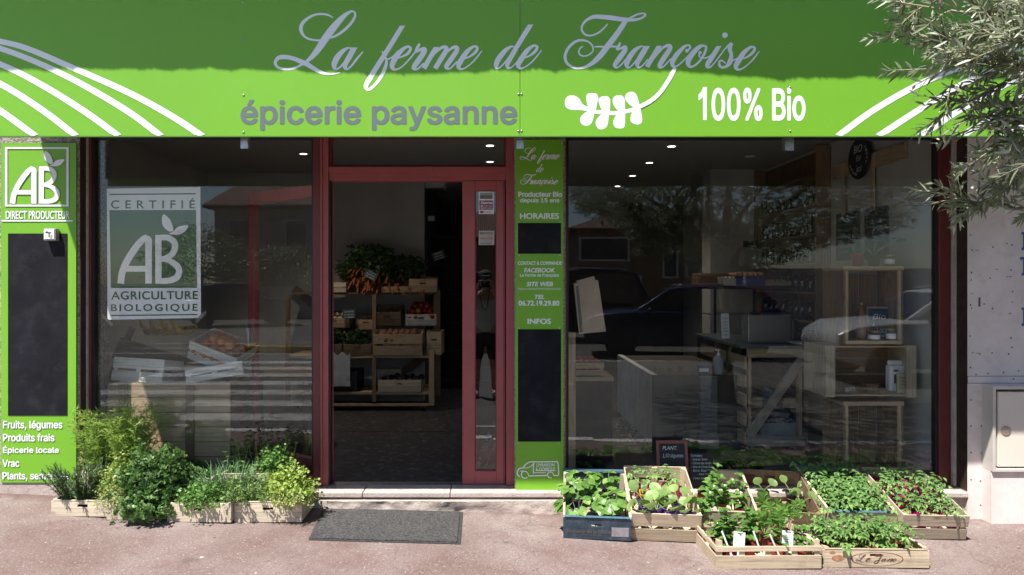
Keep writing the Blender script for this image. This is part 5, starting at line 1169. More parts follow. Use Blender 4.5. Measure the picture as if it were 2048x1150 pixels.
ball_set('apple', 'red apple in the pile at the right of the rack', 'apple', 'apples on the rack', [AP1, AP1, AP1, AP2], heap(5, 4, .31, .24, .10, .037, 6, 3), .036, .05, .9, MAp)
ON = mat('onion_skin', (.42, .36, .28), .5, var=.2, scale=12)
ball_set('onion', 'pale onion in the crate on the left of the rack', 'onion', 'onions on the rack', [ON], heap(5, 3, .30, .22, .09, .034, 7, 2), .033, .05, .85, MN)
ROOT = mat('dark_root', (.03, .022, .02), .8, var=.3); ball_set('beetroot', 'dark beetroot in the pale crate on the lowest shelf', 'beetroot', 'beetroots on the lowest shelf', [ROOT], [(-.17+.055*i, .08+.1*(i % 3), .155-.163+.163) for i in range(8)], .036, .1, .85, MX(PX(799, YR), YR, .163+zs[0]-.02))
for M_, i in ((MD1, 0), (MD2, 1)):
    o = potted('leaf_greens', ('heap of dark leafy greens in the leftmost rack crate', 'heap of dark leafy greens beside the potatoes')[i], 'greens', 'parsley', 100+i, .17, .14, None, n=150, M=at(M_, 0, .15, .07))
    for c in o.children:
        if c.name.startswith('foliage'): c.data.materials[0] = LM['carrot_top']
CAR = mat('carrot_skin', (.33, .085, .025), .6, var=.2, scale=25)
mb = MB(); mb.lathe([(.003, -.10), (.008, -.04), (.013, .03), (.016, .075), (.011, .085), (0, .086)], n=8); cme = mb.data('carrot', CAR, True)
rr = random.Random(14)
for i in range(64):
    px = rr.uniform(692, 850); k = (px-692)/158.; row = i % 3
    x, y, z = PX(px, YR), YR+.10+.05*row+rr.uniform(0, .05), .163+zs[2]+.05+.055*row+ (.05 if px < 780 else 0)*row*.6+rr.uniform(-.02, .03)-.05*(px > 800)
    o = bpy.data.objects.new('carrot', cme); COL.objects.link(o); o.matrix_world = MX(x, y, z, R(rr.uniform(-15, 15)), R(-60+rr.uniform(-12, 12)), R(rr.uniform(-30, 30))); tag(o, 'orange carrot in the bunches on the top shelf of the rack', 'carrot', 'carrots on the rack')
for i, (px, h_, rad) in enumerate(((700, .22, .11), (742, .40, .17), (775, .34, .13), (820, .26, .14))):
    potted('carrot_bunch', ('low dark carrot tops at the left of the top shelf', 'tallest bushy peak of carrot tops on the rack', 'carrot tops right of the tallest peak', 'carrot tops beside the green stalks')[i], 'carrot tops', 'carrot_top', 110+i, h_+.05, rad, None, n=75, M=MX(PX(px, YR+.35), YR+.34, .163+zs[2]+.10))
mb = MB()
for i in range(34):
    x = rr.uniform(-.13, .10); mb.tube([(-.13+rr.uniform(-.01, .01), .05+.2*rr.random(), .07+.06*rr.random()), (.12, .05+.2*rr.random(), .07+.06*rr.random())], .007, 5)
o = mb.build('green_stalks', mat('stalk_green', (.09, .13, .035), .6, var=.4, scale=20), smooth=True); o.matrix_world = MC2; tag(o, 'bundle of pale green stalks in the right crate of the top shelf', 'stalks')
def price_tag(label, px, py, dy, rot, txt):
    x, y, z = rp(px, py, dy); t = thing('price_tag', label, 'price tag', MX(x, y, z, 0, R(-12), R(rot)), 'price tags on the rack')
    mb = MB(); mb.box(-.07, .07, 0, .004, -.05, .05); mb.build('board', mat('tag_board', (.035, .06, .05), .6) if 'tag_board' not in bpy.data.materials else bpy.data.materials['tag_board'], t)
    mb = MB()
    for k, s_ in enumerate(txt): put_text(mb, s_, (-.05, .05, .018-.03*k, .032-.03*k), 0, bold=0, shear=.2, M=Matrix(), th=.001)
    px0 = MB(); mb.build('chalk_writing', CHALK, t)
price_tag('small price slate tilted in the carrots', 742, 549, .05, 28, ('CAROTTE', 'Bottes', '2,50')); price_tag('small price slate on the onion crate', 698, 628, .16, -3, ('OIGNON', 'Local', '1,80')); price_tag('small price slate hanging right of the carrot tops', 877, 511, .3, -18, ('ASPERGE', 'Verte', '4,50'))
AC = thing('air_conditioner', 'white air conditioner high on the wall beyond the vegetable rack', 'air conditioner', MX(PX(868, 3.3), 3.5, PZ(352, 3.4)))
mb = MB(); mb.slab([(-.13, -.1), (.11, -.1), (.13, .1), (-.13, .1)], -.14, .2); mb.build('case', mat('ac_plastic', (.5, .5, .48), .4), AC, bevel=.02)
mb = MB(); mb.box(-.12, .1, -.09, .08, -.165, -.1405); mb.build('vent', BLK, AC)
SBX = MB(); SBX.box(-.04, .04, 0, .05, -.03, .03); o = SBX.build('switch_box', mat('switch_plastic', (.45, .44, .41), .5), bevel=.005); o.matrix_world = MX(PX(861, 3.4), 3.5, PZ(435, 3.4)); tag(o, 'small pale switch box on the dark wall past the rack', 'switch box')
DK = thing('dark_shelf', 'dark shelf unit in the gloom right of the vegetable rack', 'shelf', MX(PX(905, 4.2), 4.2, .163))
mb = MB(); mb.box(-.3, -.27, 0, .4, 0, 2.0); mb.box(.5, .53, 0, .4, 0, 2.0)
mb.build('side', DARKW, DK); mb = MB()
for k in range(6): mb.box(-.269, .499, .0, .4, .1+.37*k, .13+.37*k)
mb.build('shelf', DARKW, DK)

# ------------------------------------------------------------------ ceiling spots
SPOT = emit('spot_glow', (1, .93, .78), 5)
for i, (px, py) in enumerate(((607, 307), (980, 290.5), (980, 323), (1343, 292), (1299, 325), (1265, 351), (1235, 372), (1500, 312))):
    s_ = (VY-py)/(2.81-EYE); y = S0*DIST/s_-DIST; x = (px-VX)/s_
    t = thing('ceiling_spot', ['ceiling spot above the left window display', 'nearer ceiling spot behind the transom', 'farther ceiling spot behind the transom', 'nearest spot of the row over the counter', 'second spot of the row over the counter', 'third spot of the row over the counter', 'farthest spot of the row over the counter', 'unlit spot before the jar shelf'][i], 'ceiling light', MX(x, y, 2.808), 'recessed ceiling spots')
    mb = MB(); mb.lathe([(.052, 0), (.05, -.006), (.036, -.004), (.036, 0)], n=20); mb.build('ring', WHITE, t, True)
    if i < 7:
        ld = bpy.data.lights.new('spot_lamp', 'SPOT'); ld.energy = (32, 1.3, 1.3, 10, 13, 13, 13)[i]; ld.spot_size = R(110); ld.spot_blend = .8; ld.color = (1, .9, .76); ld.shadow_soft_size = .035
        lo = bpy.data.objects.new('spot_lamp', ld); COL.objects.link(lo); lo.location = (x, y, 2.80)
    mb = MB(); mb.lathe([(.035, -.0015), (0, -.0016)], n=20); mb.build('lens', SPOT if i < 7 else PAPERW, t)

# ------------------------------------------------------------------ inside: right window
XWL = 3.07
JS = thing('jar_shelf', 'dark wooden wall shelf crowded with jars along the right shop wall', 'shelf', MX(XWL, 2.25, .9))
mb = MB(); mb.box(-.012, -.001, -.74, .74, 0, 1.88); mb.build('back_board', W_BROWN, JS)
mb = MB(); mb.box(-.14, -.013, -.75, -.73, 0, 1.9); mb.box(-.14, -.013, .73, .75, 0, 1.9); mb.build('side', W_DARK, JS)
for k in range(7): mb = MB(); mb.box(-.14, -.013, -.729, .729, .0+.27*k, .018+.27*k); mb.build('shelf', W_DARK, JS)
JG = mat('dark_jar_glass', (.03, .032, .02), .12, var=.5, scale=12, spec=.8); LIDM = mat('jar_lid', (.06, .05, .03), .5, .3, var=.2)
jar0 = None
def jar(label, M_, r_, h_, gm, lidm, group=None, lab=True, name='jar'):
    t = thing(name, label, 'jar', M_, group)
    mb = MB(); mb.lathe([(0, 0), (r_*.92, 0), (r_, .006), (r_, h_*.74), (r_*.8, h_*.84), (r_*.8, h_*.86)], n=16); g_ = mb.build('glass', gm, t, True)
    mb = MB(); mb.lathe([(r_*.86, h_*.85), (r_*.86, h_*.99), (r_*.8, h_), (0, h_)], n=16); mb.build('lid', lidm, t, True)
    if lab: mb = MB(); mb.lathe([(r_+.0008, h_*.2), (r_+.0008, h_*.62)], n=16); mb.build('label', PAPERW, g_, True)
    return t
rr = random.Random(20)
for k in range(6):
    for j in range(9):
        M_ = MX(XWL-.075, 1.60+.155*j+rr.uniform(-.02, .02), .919+.27*k, 0, 0, 0, rr.uniform(.85, 1.1))
        if jar0 is None: jar0 = jar('dark glass jar on the wall shelf', M_, .048, .19, JG, LIDM, 'jars on the wall shelf', False)
        else: dup(jar0, M_)
RL = thing('hanging_rail', 'rough wooden rail with two straps fixed high on the right shop wall', 'rail', MX(XWL, .9, 2.53))
mb = MB(); mb.box(-.028, -.002, -.56, .56, -.06, .06); mb.build('board', W_PINE, RL, bevel=.003)
for y in (.325, -.135): mb = MB(); mb.box(-.036, -.029, y-.028, y+.028, -.40, .05); mb.build('strap', W_PINE, RL)
def wall_slate(label, ya, yb, z0, z1, lines):
    w, h = abs(yb-ya), z1-z0; t = thing('wall_slate', label, 'slate', MX(XWL-.03, (ya+yb)/2, z0, R(-90)), 'slates on the right shop wall')
    mb = MB(); mb.box(-w/2, w/2, 0, .012, 0, h); mb.build('board', SLATE, t, bevel=.002)
    mb = MB()
    for k, s_ in enumerate(lines): put_text(mb, s_, (-w*.4, w*(.1+.3*((k*7) % 3)/2), h*(.84-.115*k), h*(.90-.115*k)), 0, bold=-.008, shear=.3, M=Matrix(), th=.001)
    mb.build('chalk_writing', mat('faint_chalk', (.30, .30, .31), .9) if 'faint_chalk' not in bpy.data.materials else bpy.data.materials['faint_chalk'], t)
wall_slate('hanging slate nearer the jar shelf, tightly written', 1.36, 1.0, 1.74, 2.15, ('Pâtes & riz', 'Farines bio', 'Lentilles vertes', 'Café', 'Thé noir', 'Pois chiches', 'Local'))
wall_slate('hanging slate nearer the window with a few lines', .89, .57, 1.74, 2.145, ('Fromages', 'chèvre, brebis', 'Oeufs frais', 'Yaourts'))
RB = thing('round_slate', 'round black slate hung on the rail reading bio est ici', 'slate', MX(XWL-.05, .93, 2.57, R(-90), R(0)))
mb = MB(MX(0, 0, 0, 0, R(90))); mb.lathe([(0, -.008), (.165, -.008), (.17, 0), (.165, .008), (0, .008)], n=40); mb.build('disc', SLATE, RB)
mb = MB()
for s_, a, b, c, d in (('BIO', -.07, .06, .05, .11), ('Est', -.035, .04, -.02, .025), ('ici', -.03, .05, -.11, -.06)): put_text(mb, s_, (a, b, c, d), -.008, bold=-.004, shear=.2, M=Matrix(), th=.001)
for a_ in range(10): an = R(200+a_*14) if a_ < 5 else R(-20+(a_-5)*14); put_text(mb, 'laégumes-x'[a_], (.13*math.cos(an)-.012, .13*math.cos(an)+.012, .13*math.sin(an)-.01, .13*math.sin(an)+.01), -.008, bold=-.01, M=Matrix(), th=.001)
mb.build('chalk_writing', CHALK, RB)
# apple crates stacked as shelves by the right window
def shelf_crate(label, x0, x1, z0, z1, y0, y1, vertical, seed, wd=W_DARK):
    t = thing('apple_crate', label, 'crate', MX((x0+x1)/2, y0, z0), 'apple crates stacked by the right window'); r = random.Random(seed); w, h, d = x1-x0, z1-z0, y1-y0; k = .014
    if vertical:
        for s_ in (-1, 1):
            mb = MB()
            for j in range(3): a = d*j/3; mb.box(*sorted((s_*w/2, s_*(w/2-k))), a+.002, a+d/3-.006, 0, h, None, r)
            mb.build('side_panel', wd, t, bevel=.002)
        mb = MB()
        for j in range(3): a = -w/2+k+.001+(w-2*k-.002)*j/3; mb.box(a, a+(w-2*k)/3-.012, d-k, d, .02, h-.02, None, r)
        mb.build('back_panel', wd, t, bevel=.002)
        mb = MB(); mb.box(-w/2-.004, w/2+.004, -.004, .02, h+.0005, h+.03, None, r); mb.box(-w/2, w/2, .022, d, h+.0005, h+.018, None, r); mb.build('top_panel', W_PINE, t, bevel=.002)
        mb = MB(); mb.box(-w/2+k+.001, w/2-k-.001, .0, d-k-.001, .004, .022, None, r); mb.box(-w/2+k, w/2-k, -.006, -.0005, .004, .03, None, r); mb.build('bottom_panel', W_PINE, t, bevel=.002)
        for s_ in (-1, 1): mb = MB(); mb.box(*sorted((s_*(w/2-k-.001), s_*(w/2-k-.02))), .001, .02, .031, h-.001, None, r); mb.build('corner_post', W_PINE, t)
    else:
        mb = MB()
        for s_ in (-1, 1):
            for j in range(2): a = d*j/2; mb.box(*sorted((s_*w/2, s_*(w/2-.022))), a+.002, a+d/2-.004, .001, h-.001, None, r)
        mb.build('side_panel', W_GREY, t, bevel=.003)
        for s_ in (-1, 1): mb = MB(); mb.box(*sorted((s_*(w/2-.004), s_*(w/2-.075))), -.018, -.0005, -.004, h+.004, None, r); mb.build('end_board', W_GREY, t, bevel=.003)
        mb = MB(); 
        for j in range(3): a = h*j/3; mb.box(-w/2+.023, w/2-.023, d-.012, d, a+.004, a+h/3-.012, None, r)
        mb.build('back_panel', W_DARK, t, bevel=.002)
        for z, nm in ((.0, 'bottom_panel'), (h-.014, 'top_panel')):
            mb = MB()
            for j in range(3): a = d*j/3; mb.box(-w/2+.0225, w/2-.0225, a+.002, a+d/3-.008, z+.001, z+.013, None, r)
            mb.build(nm, W_PINE, t, bevel=.002)
    return t
ya = .12; xa_, xb_ = PX(1690, ya), PX(1810, ya)
shelf_crate('bottom crate of the stack, upright with its open face to the window', xa_, xb_, .163, PZ(807, ya)-.02, ya+.02, ya+.34, True, 61)
shelf_crate('middle crate of the stack, lying wide with a bag and a basket inside', PX(1650, ya), PX(1835, ya), PZ(797, ya)+.012, PZ(692, ya), ya+.02, ya+.34, False, 62)
shelf_crate('top crate of the stack, upright with bottle, slate and jars inside', xa_, xb_, PZ(690, ya), PZ(541, ya), ya+.02, ya+.34, True, 63)
zt_ = PZ(541, ya)+.031
def inp(px, py, y): return PX(px, y), PZ(py, y)
for i, (px, kind, pm, lab) in enumerate(((1716, 'mint', mat('red_pot', (.28, .02, .015), .4), 'small spiky plant in a red pot on top of the crate stack'), (1747, 'squash', BLK, 'drooping broad leaved plant in a black pot on top of the crate stack'))):
    t = thing('potted_plant', lab, 'plant', MX(PX(px, ya+.12), ya+.12, zt_))
    mb = MB(); mb.lathe([(.034, 0), (.045, .08), (.047, .08), (.047, .092), (.042, .092), (.04, .08)], n=18); mb.build('pot', pm, t, True); mb = MB(); mb.lathe([(.041, .082), (0, .085)], n=18); mb.build('soil', SOIL, t)
    lf, st = (MB(), MB()); r = random.Random(i)
    if i == 0:
        for k in range(16): a = k*2.4; leaf(lf, Vector((0, 0, .08)), Vector((math.cos(a)*.5, math.sin(a)*.5, 1.2)), rdir(r, 0, 1), r.uniform(.09, .14), .028, .3, .35, 'lance')
    else: lf, st = plant('squash', 130, .20, .05, 8)
    f = lf.build('foliage', LM['carrot_top' if i else 'rosemary'], t)
    if i: f.location.z = .08; s_ = st.build('stem', STEM, t); s_.location.z = .08
GOLD = mat('golden_lid', (.45, .32, .08), .3, .8)
jar('honey jar with golden lid on the top of the crate stack', MX(PX(1779, ya+.1), ya+.1, zt_), .033, .085, mat('honey', (.16, .07, .02), .15), GOLD)
zi = PZ(690, ya)+.023; yi = ya+.12
BT = thing('juice_bottle', 'tall amber juice bottle in the top crate of the stack', 'bottle', MX(PX(1722, yi), yi, zi))
mb = MB(); mb.lathe([(0, 0), (.033, 0), (.036, .01), (.036, .15), (.03, .185), (.015, .225), (.014, .26)], n=18); g_ = mb.build('glass', mat('amber_juice', (.20, .07, .02), .12), BT, True)
mb = MB(); mb.lathe([(.016, .255), (.016, .275), (0, .276)], n=14); mb.build('cap', GOLD, BT, True); mb = MB(); mb.lathe([(.0366, .02), (.0366, .105)], n=18); mb.build('label', mat('peach_label', (.42, .24, .17), .6), g_, True)
slate('small_slate', 'small wood framed slate reading bio and local in the top crate of the stack', PX(1735, yi+.05), PX(1789, yi+.05), zi+.02, PZ(613, yi+.05), yi+.05, .014, [('Bio', .22, .72, .58, .76), ('&', .2, .3, .36, .46), ('Local', .35, .8, .14, .32)], 6, W_PINE)
jar('squat dark jam jar left of the small slate', MX(PX(1748, yi-.07), yi-.07, zi), .038, .075, mat('dark_jam', (.03, .012, .01), .15), GOLD, 'jam jars in the top crate')
jar('taller green jar with golden lid right of the small slate', MX(PX(1782, yi-.07), yi-.07, zi), .032, .09, mat('olive_paste', (.12, .10, .035), .15), GOLD, 'jam jars in the top crate')
zi2 = PZ(797, ya)+.012+.016
PB = thing('flour_bag', 'pale paper bag with dark print in the middle crate of the stack', 'bag', MX(PX(1790, ya+.16), ya+.16, zi2))
mb = MB(); mb.slab([(-.055, -.035), (.055, -.035), (.055, .035), (-.055, .035)], 0, .19); mb.slab([(-.056, -.012), (.056, -.012), (.056, .012), (-.056, .012)], .191, .225); mb.build('paper', PAPERW, PB, bevel=.012)
mb = MB(); mb.box(-.03, .0, -.0375, -.0355, .145, .16); mb.box(-.028, .028, -.0375, -.0355, .06, .125); mb.build('print', mat('grey_print', (.14, .14, .18), .6), PB)
BK = thing('booklet', 'cream booklet leaning at the right side of the middle crate', 'book', MX(PX(1803, ya+.08), ya+.06, zi2, R(-12)))
mb = MB(); mb.box(-.038, .038, 0, .022, 0, .14); mb.build('cover', mat('cream_cover', (.50, .45, .30), .6), BK, bevel=.002)
mb = MB(); 
for k in range(4): put_text(mb, ('Recettes', 'de saison', 'au jardin', 'bio')[k], (-.025, .025-.006*(k == 3), .105-.025*k, .117-.025*k), 0, bold=0, M=Matrix(), th=.0012)
mb.build('print', BLK, BK)
BS = thing('wicker_basket', 'small wicker basket in the middle crate of the stack', 'basket', MX(PX(1741, ya+.14), ya+.14, zi2))
WICK = mat('wicker', (.26, .16, .07), .7, var=.4, scale=60, bump=1, bscale=140)
mb = MB(); mb.lathe([(0, 0), (.045, 0), (.058, .06), (.054, .058), (.042, .006)], n=20); mb.build('bowl', WICK, BS, True)
mb = MB()
for k in range(4): mb.lathe([(.047+.003*k, .012+.014*k-.004), (.052+.003*k, .012+.014*k), (.047+.003*k, .012+.014*k+.004)], n=20)
mb.build('weave', WICK, BS, True)
rr = random.Random(2)
for i in range(3):
    mb = MB(); mb.lathe([(.012, 0), (.02, .012), (.014, .03), (.004, .04), (0, .041)], n=10); o = mb.build('garlic_bulb', mat('garlic_skin', (.42, .34, .26), .6) if i == 0 else bpy.data.materials['garlic_skin'], smooth=True); o.matrix_world = MX(PX(1693+i*9, ya+.08), ya+.08+.02*i, zi2, 0, R(10*i)); tag(o, 'small garlic bulb at the left of the middle crate', 'garlic', 'garlic bulbs in the middle crate')
# counter made of pallets with a Z brace
yk = .88; CT = thing('pallet_counter', 'pallet wood counter with a diagonal brace and egg trays inside', 'counter', MX(2.08, yk, .163))
xw, hz = PX(1610, yk)-2.08, PZ(697, yk)-.163; zb_ = PZ(893, yk)-.163
mb = MB(); mb.box(0, xw, 0, .03, zb_, zb_+.085); mb.build('bottom_rail', W_GREY, CT, bevel=.003)
mb = MB(); mb.box(0, xw, 0, .03, hz-.075, hz); mb.build('top_rail', W_PINE, CT, bevel=.003)
for x in (.012, xw-.045): mb = MB(); mb.box(x, x+.022, .005, .06, zb_+.086, hz-.076); mb.build('upright', W_PINE, CT)
aa = math.atan2(xw-.07, hz-.22-zb_); mb = MB(MX(xw/2, -.004, (hz+zb_)/2+.005, 0, 0, aa)); mb.box(-.038, .038, 0, .022, -.38, .38)
mb.build('brace', W_GREY, CT, bevel=.002)
rr = random.Random(9); mb = MB()
for j in range(5): z = zb_+.01+j*.155; mb.box(-.022, -.002, .0, 1.2, z, z+.105, None, rr)
mb.build('side_boards', W_PINE, CT, bevel=.003)
mb = MB()
for j in range(5): z = zb_+.01+j*.155; mb.box(xw+.002, xw+.022, .0, 1.2, z, z+.105, None, rr)
mb.build('side_boards', W_DARK, CT)
for x in (.04, xw-.15):
    for z in (.30,): mb = MB(); mb.box(x, x+.11, .07, 1.1, z+zb_, z+zb_+.085); mb.build('block', W_PINE, CT)
mb = MB(); mb.box(0, xw, .08, 1.15, zb_+.02, zb_+.04); mb.build('deck', W_DARK, CT)
mb = MB(); mb.box(-.07, xw+.02, -.03, 1.22, hz+.002, hz+.03); mb.build('worktop', mat('slate_blue_top', (.08, .10, .115), .5, var=.2), CT, bevel=.003)
for x in (.05, xw-.09): mb = MB(MX(x, .1, .03)); mb.tube([(-.012, 0, 0), (.012, 0, 0)], .03, 12); mb.build('castor', BLK, CT, True)
EGGT = mat('egg_tray_pulp', (.34, .34, .34), .9, var=.15, scale=30, bump=.5)
def egg_tray(label, M_, w, d, m_, group, layers=1, eggs=None):
    t = thing('egg_tray', label, 'egg tray', M_, group); nx_, ny_ = max(2, round(w/.045)), max(2, round(d/.045))
    for l in range(layers):
        mb = MB(); k = 6; NX, NY = nx_*k, ny_*k; vs = []
        for j in range(NY+1):
            for i in range(NX+1):
                x, y = i/k*math.pi*2, j/k*math.pi*2; z = .018*math.cos(x)*.5+.018*math.cos(y)*.5
                vs.append((-w/2+w*i/NX, d*j/NY, .022+z+l*.028))
        mb.add(vs, [(j*(NX+1)+i, j*(NX+1)+i+1, (j+1)*(NX+1)+i+1, (j+1)*(NX+1)+i) for j in range(NY) for i in range(NX)]); mb.build('tray', m_, t, True)
    mb = MB(); mb.box(-w/2, w/2, -.003, 0, .004, .02+.028*(layers-1)); mb.build('rim', m_, t)
    return t
egg_tray('stack of grey egg trays at the bottom of the pallet counter', MX(2.08+xw*.62, yk+.10, .163+zb_+.042), .30, .30, EGGT, 'egg trays in the counter', 5)
egg_tray('small egg box tossed on the grey egg trays', MX(2.08+xw*.70, yk+.14, .163+zb_+.21, R(20), R(18), R(10)), .15, .11, EGGT, 'egg trays in the counter', 2)
egg_tray('crumpled egg tray leaning behind the brace', MX(2.08+xw*.5, yk+.2, .163+zb_+.23, R(-10), R(50), R(30)), .2, .2, EGGT, 'egg trays in the counter', 2)
SB = thing('cash_register', 'steel backed cash register on the slate blue worktop', 'cash register', MX(PX(1548, 1.0), 1.0, .163+hz+.032))
mb = MB(); mb.box(-.215, .14, 0, .16, 0, .235); mb.build('case', mat('brushed_steel', (.40, .38, .36), .38, .75, var=.1, scale=2), SB, bevel=.006)
mb = MB(); mb.box(.141, .20, -.01, .16, 0, .20); mb.build('dark_end', BLK, SB, bevel=.02)
mb = MB(); mb.box(-.16, -.10, .02, .1, .236, .258); mb.box(-.06, .1, .05, .09, .236, .25); mb.build('display', BLK, SB)
FR = thing('display_cabinet', 'glazed black display cabinet behind the cash register', 'cabinet', MX(2.62, 2.15, .163))
mb = MB(); mb.box(-.40, .40, 0, .6, 0, .80); mb.build('body', BLK, FR)
mb = MB(); mb.box(-.42, .42, -.02, .62, 1.315, 1.345); 
for x in (-.41, -.02, .39): mb.box(x, x+.02, -.015, .005, .801, 1.314)
mb.build('frame', BLK, FR)
mb = MB(); mb.box(-.389, -.021, -.008, -.004, .803, 1.312); mb.box(.001, .389, -.008, -.004, .803, 1.312); mb.build('pane', GLASS, FR)
mb = MB(); mb.box(-.39, .38, .05, .5, 1.05, 1.06); mb.build('shelf', STEEL, FR)
zc_ = .163+1.347; BLUEP = mat('blue_plastic', (.02, .06, .30), .45, var=.1)
egg_tray('white egg trays stacked at the left of the display cabinet top', MX(2.62-.245, 2.17, zc_), .12, .26, mat('white_pulp', (.5, .48, .45), .9), 'egg trays on the cabinet', 3)
egg_tray('blue plastic egg trays full of brown eggs', MX(2.62-.04, 2.18, zc_), .30, .28, BLUEP, 'egg trays on the cabinet', 3)
egg_tray('cream egg box at the right of the blue trays', MX(2.62+.25, 2.16, zc_), .28, .11, mat('cream_pulp', (.48, .40, .28), .9), 'egg trays on the cabinet', 2)
EG = mat('egg_shell', (.42, .20, .11), .5, var=.1)
ball_set('egg', 'brown egg in the blue trays on the display cabinet', 'egg', 'eggs in the blue trays', [EG], [(-.12+.05*i, .04+.05*j, .115) for i in range(6) for j in range(4)], .021, 0, 1.25, MX(2.62-.04, 2.18, zc_))
BK2 = thing('bread_basket', 'long brown wicker basket behind the egg trays', 'basket', MX(2.55, 2.5, zc_))
mb = MB(); mb.slab([(-.42, -.12), (.42, -.12), (.42, .16), (-.42, .16)], 0, .13); mb.build('bowl', mat('brown_wicker', (.13, .06, .03), .7, var=.4, scale=50, bump=1), BK2, bevel=.02)
SC_ = thing('hanging_scale', 'grey hanging scale with a dark readout behind the cabinet', 'scale', MX(PX(1498, 2.8), 2.80, PZ(500, 2.8)))
mb = MB(); mb.slab([(-.10, -.03), (.14, -.03), (.14, .05), (-.10, .05)], -.20, .02); mb.build('body', mat('scale_body', (.28, .27, .25), .5), SC_, bevel=.03)
mb = MB(); mb.box(-.08, .08, -.05, -.031, .03, .10); mb.build('readout', BLK, SC_, bevel=.008)
PN = thing('paper_notice', 'narrow white printed notice standing left of the cash register', 'notice', MX(PX(1452, 1.3), 1.3, PZ(677, 1.3), 0, 0, R(-3)))
mb = MB(); mb.box(-.035, .035, 0, .003, 0, .22); mb.build('sheet', PAPERW, PN)
mb = MB()
for k in range(6): put_text(mb, ('Bienvenue', 'carte bleue', 'à partir', 'de dix', 'euros', 'merci')[k], (-.022, .022-.004*(k % 2), .17-.028*k, .182-.028*k), 0, bold=0, M=Matrix(), th=.001)
mb.build('print', BLK, PN)
GB = MB(); GB.slab([(-.05, -.03), (.07, -.03), (.06, .03), (-.05, .03)], 0, .24); o = GB.build('green_sack', mat('green_sack', (.035, .075, .02), .5, var=.3), bevel=.02); o.matrix_world = MX(PX(1462, 1.25), 1.27, PZ(742, 1.25), 0, 0, R(8)); tag(o, 'dark green seed sack leaning left of the counter', 'sack')
# low concrete bench
CBN = thing('concrete_bench', 'low concrete bench with a stained end face inside the right window', 'bench', MX(1.34, 1.07, .163))
mb = MB(); mb.box(0, .055, 0, 1.60, .318, .607); mb.box(.0, .055, 0, 1.60, 0, .312); mb.build('end_slab', CONC, CBN, bevel=.004)
BRP = mat('shaded_bench_brown', (.075, .058, .046), .7, var=.25, scale=3)  # dark brown puts the shade on the bench front into its colour
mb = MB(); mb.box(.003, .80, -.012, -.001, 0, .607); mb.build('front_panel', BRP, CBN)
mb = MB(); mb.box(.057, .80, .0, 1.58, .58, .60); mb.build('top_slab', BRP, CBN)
mb = MB(); mb.box(.40, .54, -.05, -.013, .12, .60); mb.box(.39, .55, -.06, -.013, 0, .118); mb.build('pier', mat('pier_paint', (.17, .16, .15), .7, var=.2), CBN)
rr = random.Random(31); mb = MB()
for i in range(160): x, y = 1.34+rr.uniform(-.22, .0)*rr.random(), rr.uniform(1.1, 2.3); s_ = rr.uniform(.006, .02); mb.ball((x, y, .163+s_*.3), (s_, s_*1.2, s_*.6), 5, 4, .3, i)
tag(mb.build('rubble', mat('rubble_bits', (.26, .24, .22), .9, var=.8, scale=40, island=.7)), 'loose rubble along the foot of the concrete bench', 'rubble', kind='stuff')
mb = MB()
for i in range(120): x, y = 1.42+rr.random()*.65, 1.12+rr.random()*.5; a = rr.uniform(0, 6.28); leaf(mb, Vector((x, y, .768+rr.random()*.015)), Vector((math.cos(a), math.sin(a), .15)), Vector((rr.uniform(-.5, .5), rr.uniform(-.5, .5), 1)), rr.uniform(.02, .05), .02, .3, .2)
tag(mb.build('leaf_scraps', mat('dry_scraps', (.14, .11, .07), .9, var=.4)), 'dry leaf scraps strewn over the concrete bench top', 'scraps', kind='stuff')
SP = thing('soap_dispenser', 'grey pump bottle standing on the concrete bench', 'pump bottle', MX(PX(1437, 1.13), 1.13, .765))
mb = MB(); mb.lathe([(0, 0), (.044, 0), (.046, .01), (.044, .13), (.03, .155), (.016, .165)], n=18); mb.build('bottle', mat('grey_bottle', (.34, .36, .37), .35), SP, True)
mb = MB(); mb.lathe([(.015, .16), (.015, .18), (.006, .183), (.006, .205), (.014, .207), (.014, .215), (0, .216)], n=12); mb.box(-.03, 0, -.005, .005, .206, .214); mb.build('pump', PAPERW, SP)
TBX = MB(); TBX.box(-.045, .045, 0, .06, 0, .075); o = TBX.build('carton', mat('blue_carton', (.06, .13, .22), .6, var=.2)); o.matrix_world = MX(PX(1408, 1.15), 1.15, .765); tag(o, 'small blue and white carton beside the pump bottle', 'carton')
m2 = MB(); m2.box(-.04, .04, -.0015, -.0003, .02, .05); m2.build('label', PAPERW, o)
# brown paper sheet and things behind the pillar edge of the right window
KP = thing('kraft_sheet', 'brown paper sheet taped inside the right window beside the pillar', 'paper sheet', MX(PX(1180, .014), .014, PZ(615, .014)))
kpi = KP.matrix_world.inverted(); yk_ = .014
mb = MB(kpi)
for pts, y in ((((1147, 567), (1196, 560), (1212, 663), (1158, 668)), yk_), (((1152, 562), (1188, 552), (1192, 566), (1160, 572)), yk_+.003)):
    mb.prism([(PX(a, y), PZ(b, y)) for a, b in pts], y, y+.0009)
mb.build('sheet', KRAFT, KP)
mb = MB(kpi); mb.prism([(PX(a, yk_), PZ(b, yk_)) for a, b in ((1151, 572), (1157, 571), (1166, 664), (1160, 666))], yk_-.0008, yk_-.0002); mb.build('tape', TAPE, KP)
WP = MB(); WP.box(.53, .585, .10, .16, .163, 1.20); tag(WP.build('wooden_post', W_PINE), 'wooden post standing inside the window beside the pillar', 'post')
crate('display_crate', 'small wooden crate of red fruit behind the pillar edge', .26, .3, .10, 'slat', MX(PX(1176, .6), .62, PZ(752, .6), R(3), 0), W_PINE, 'crates behind the right window', None, 71)
SH = thing('low_stand', 'dark boarded stand under the red fruit crate', 'stand', MX(PX(1176, .6), .6, .163))
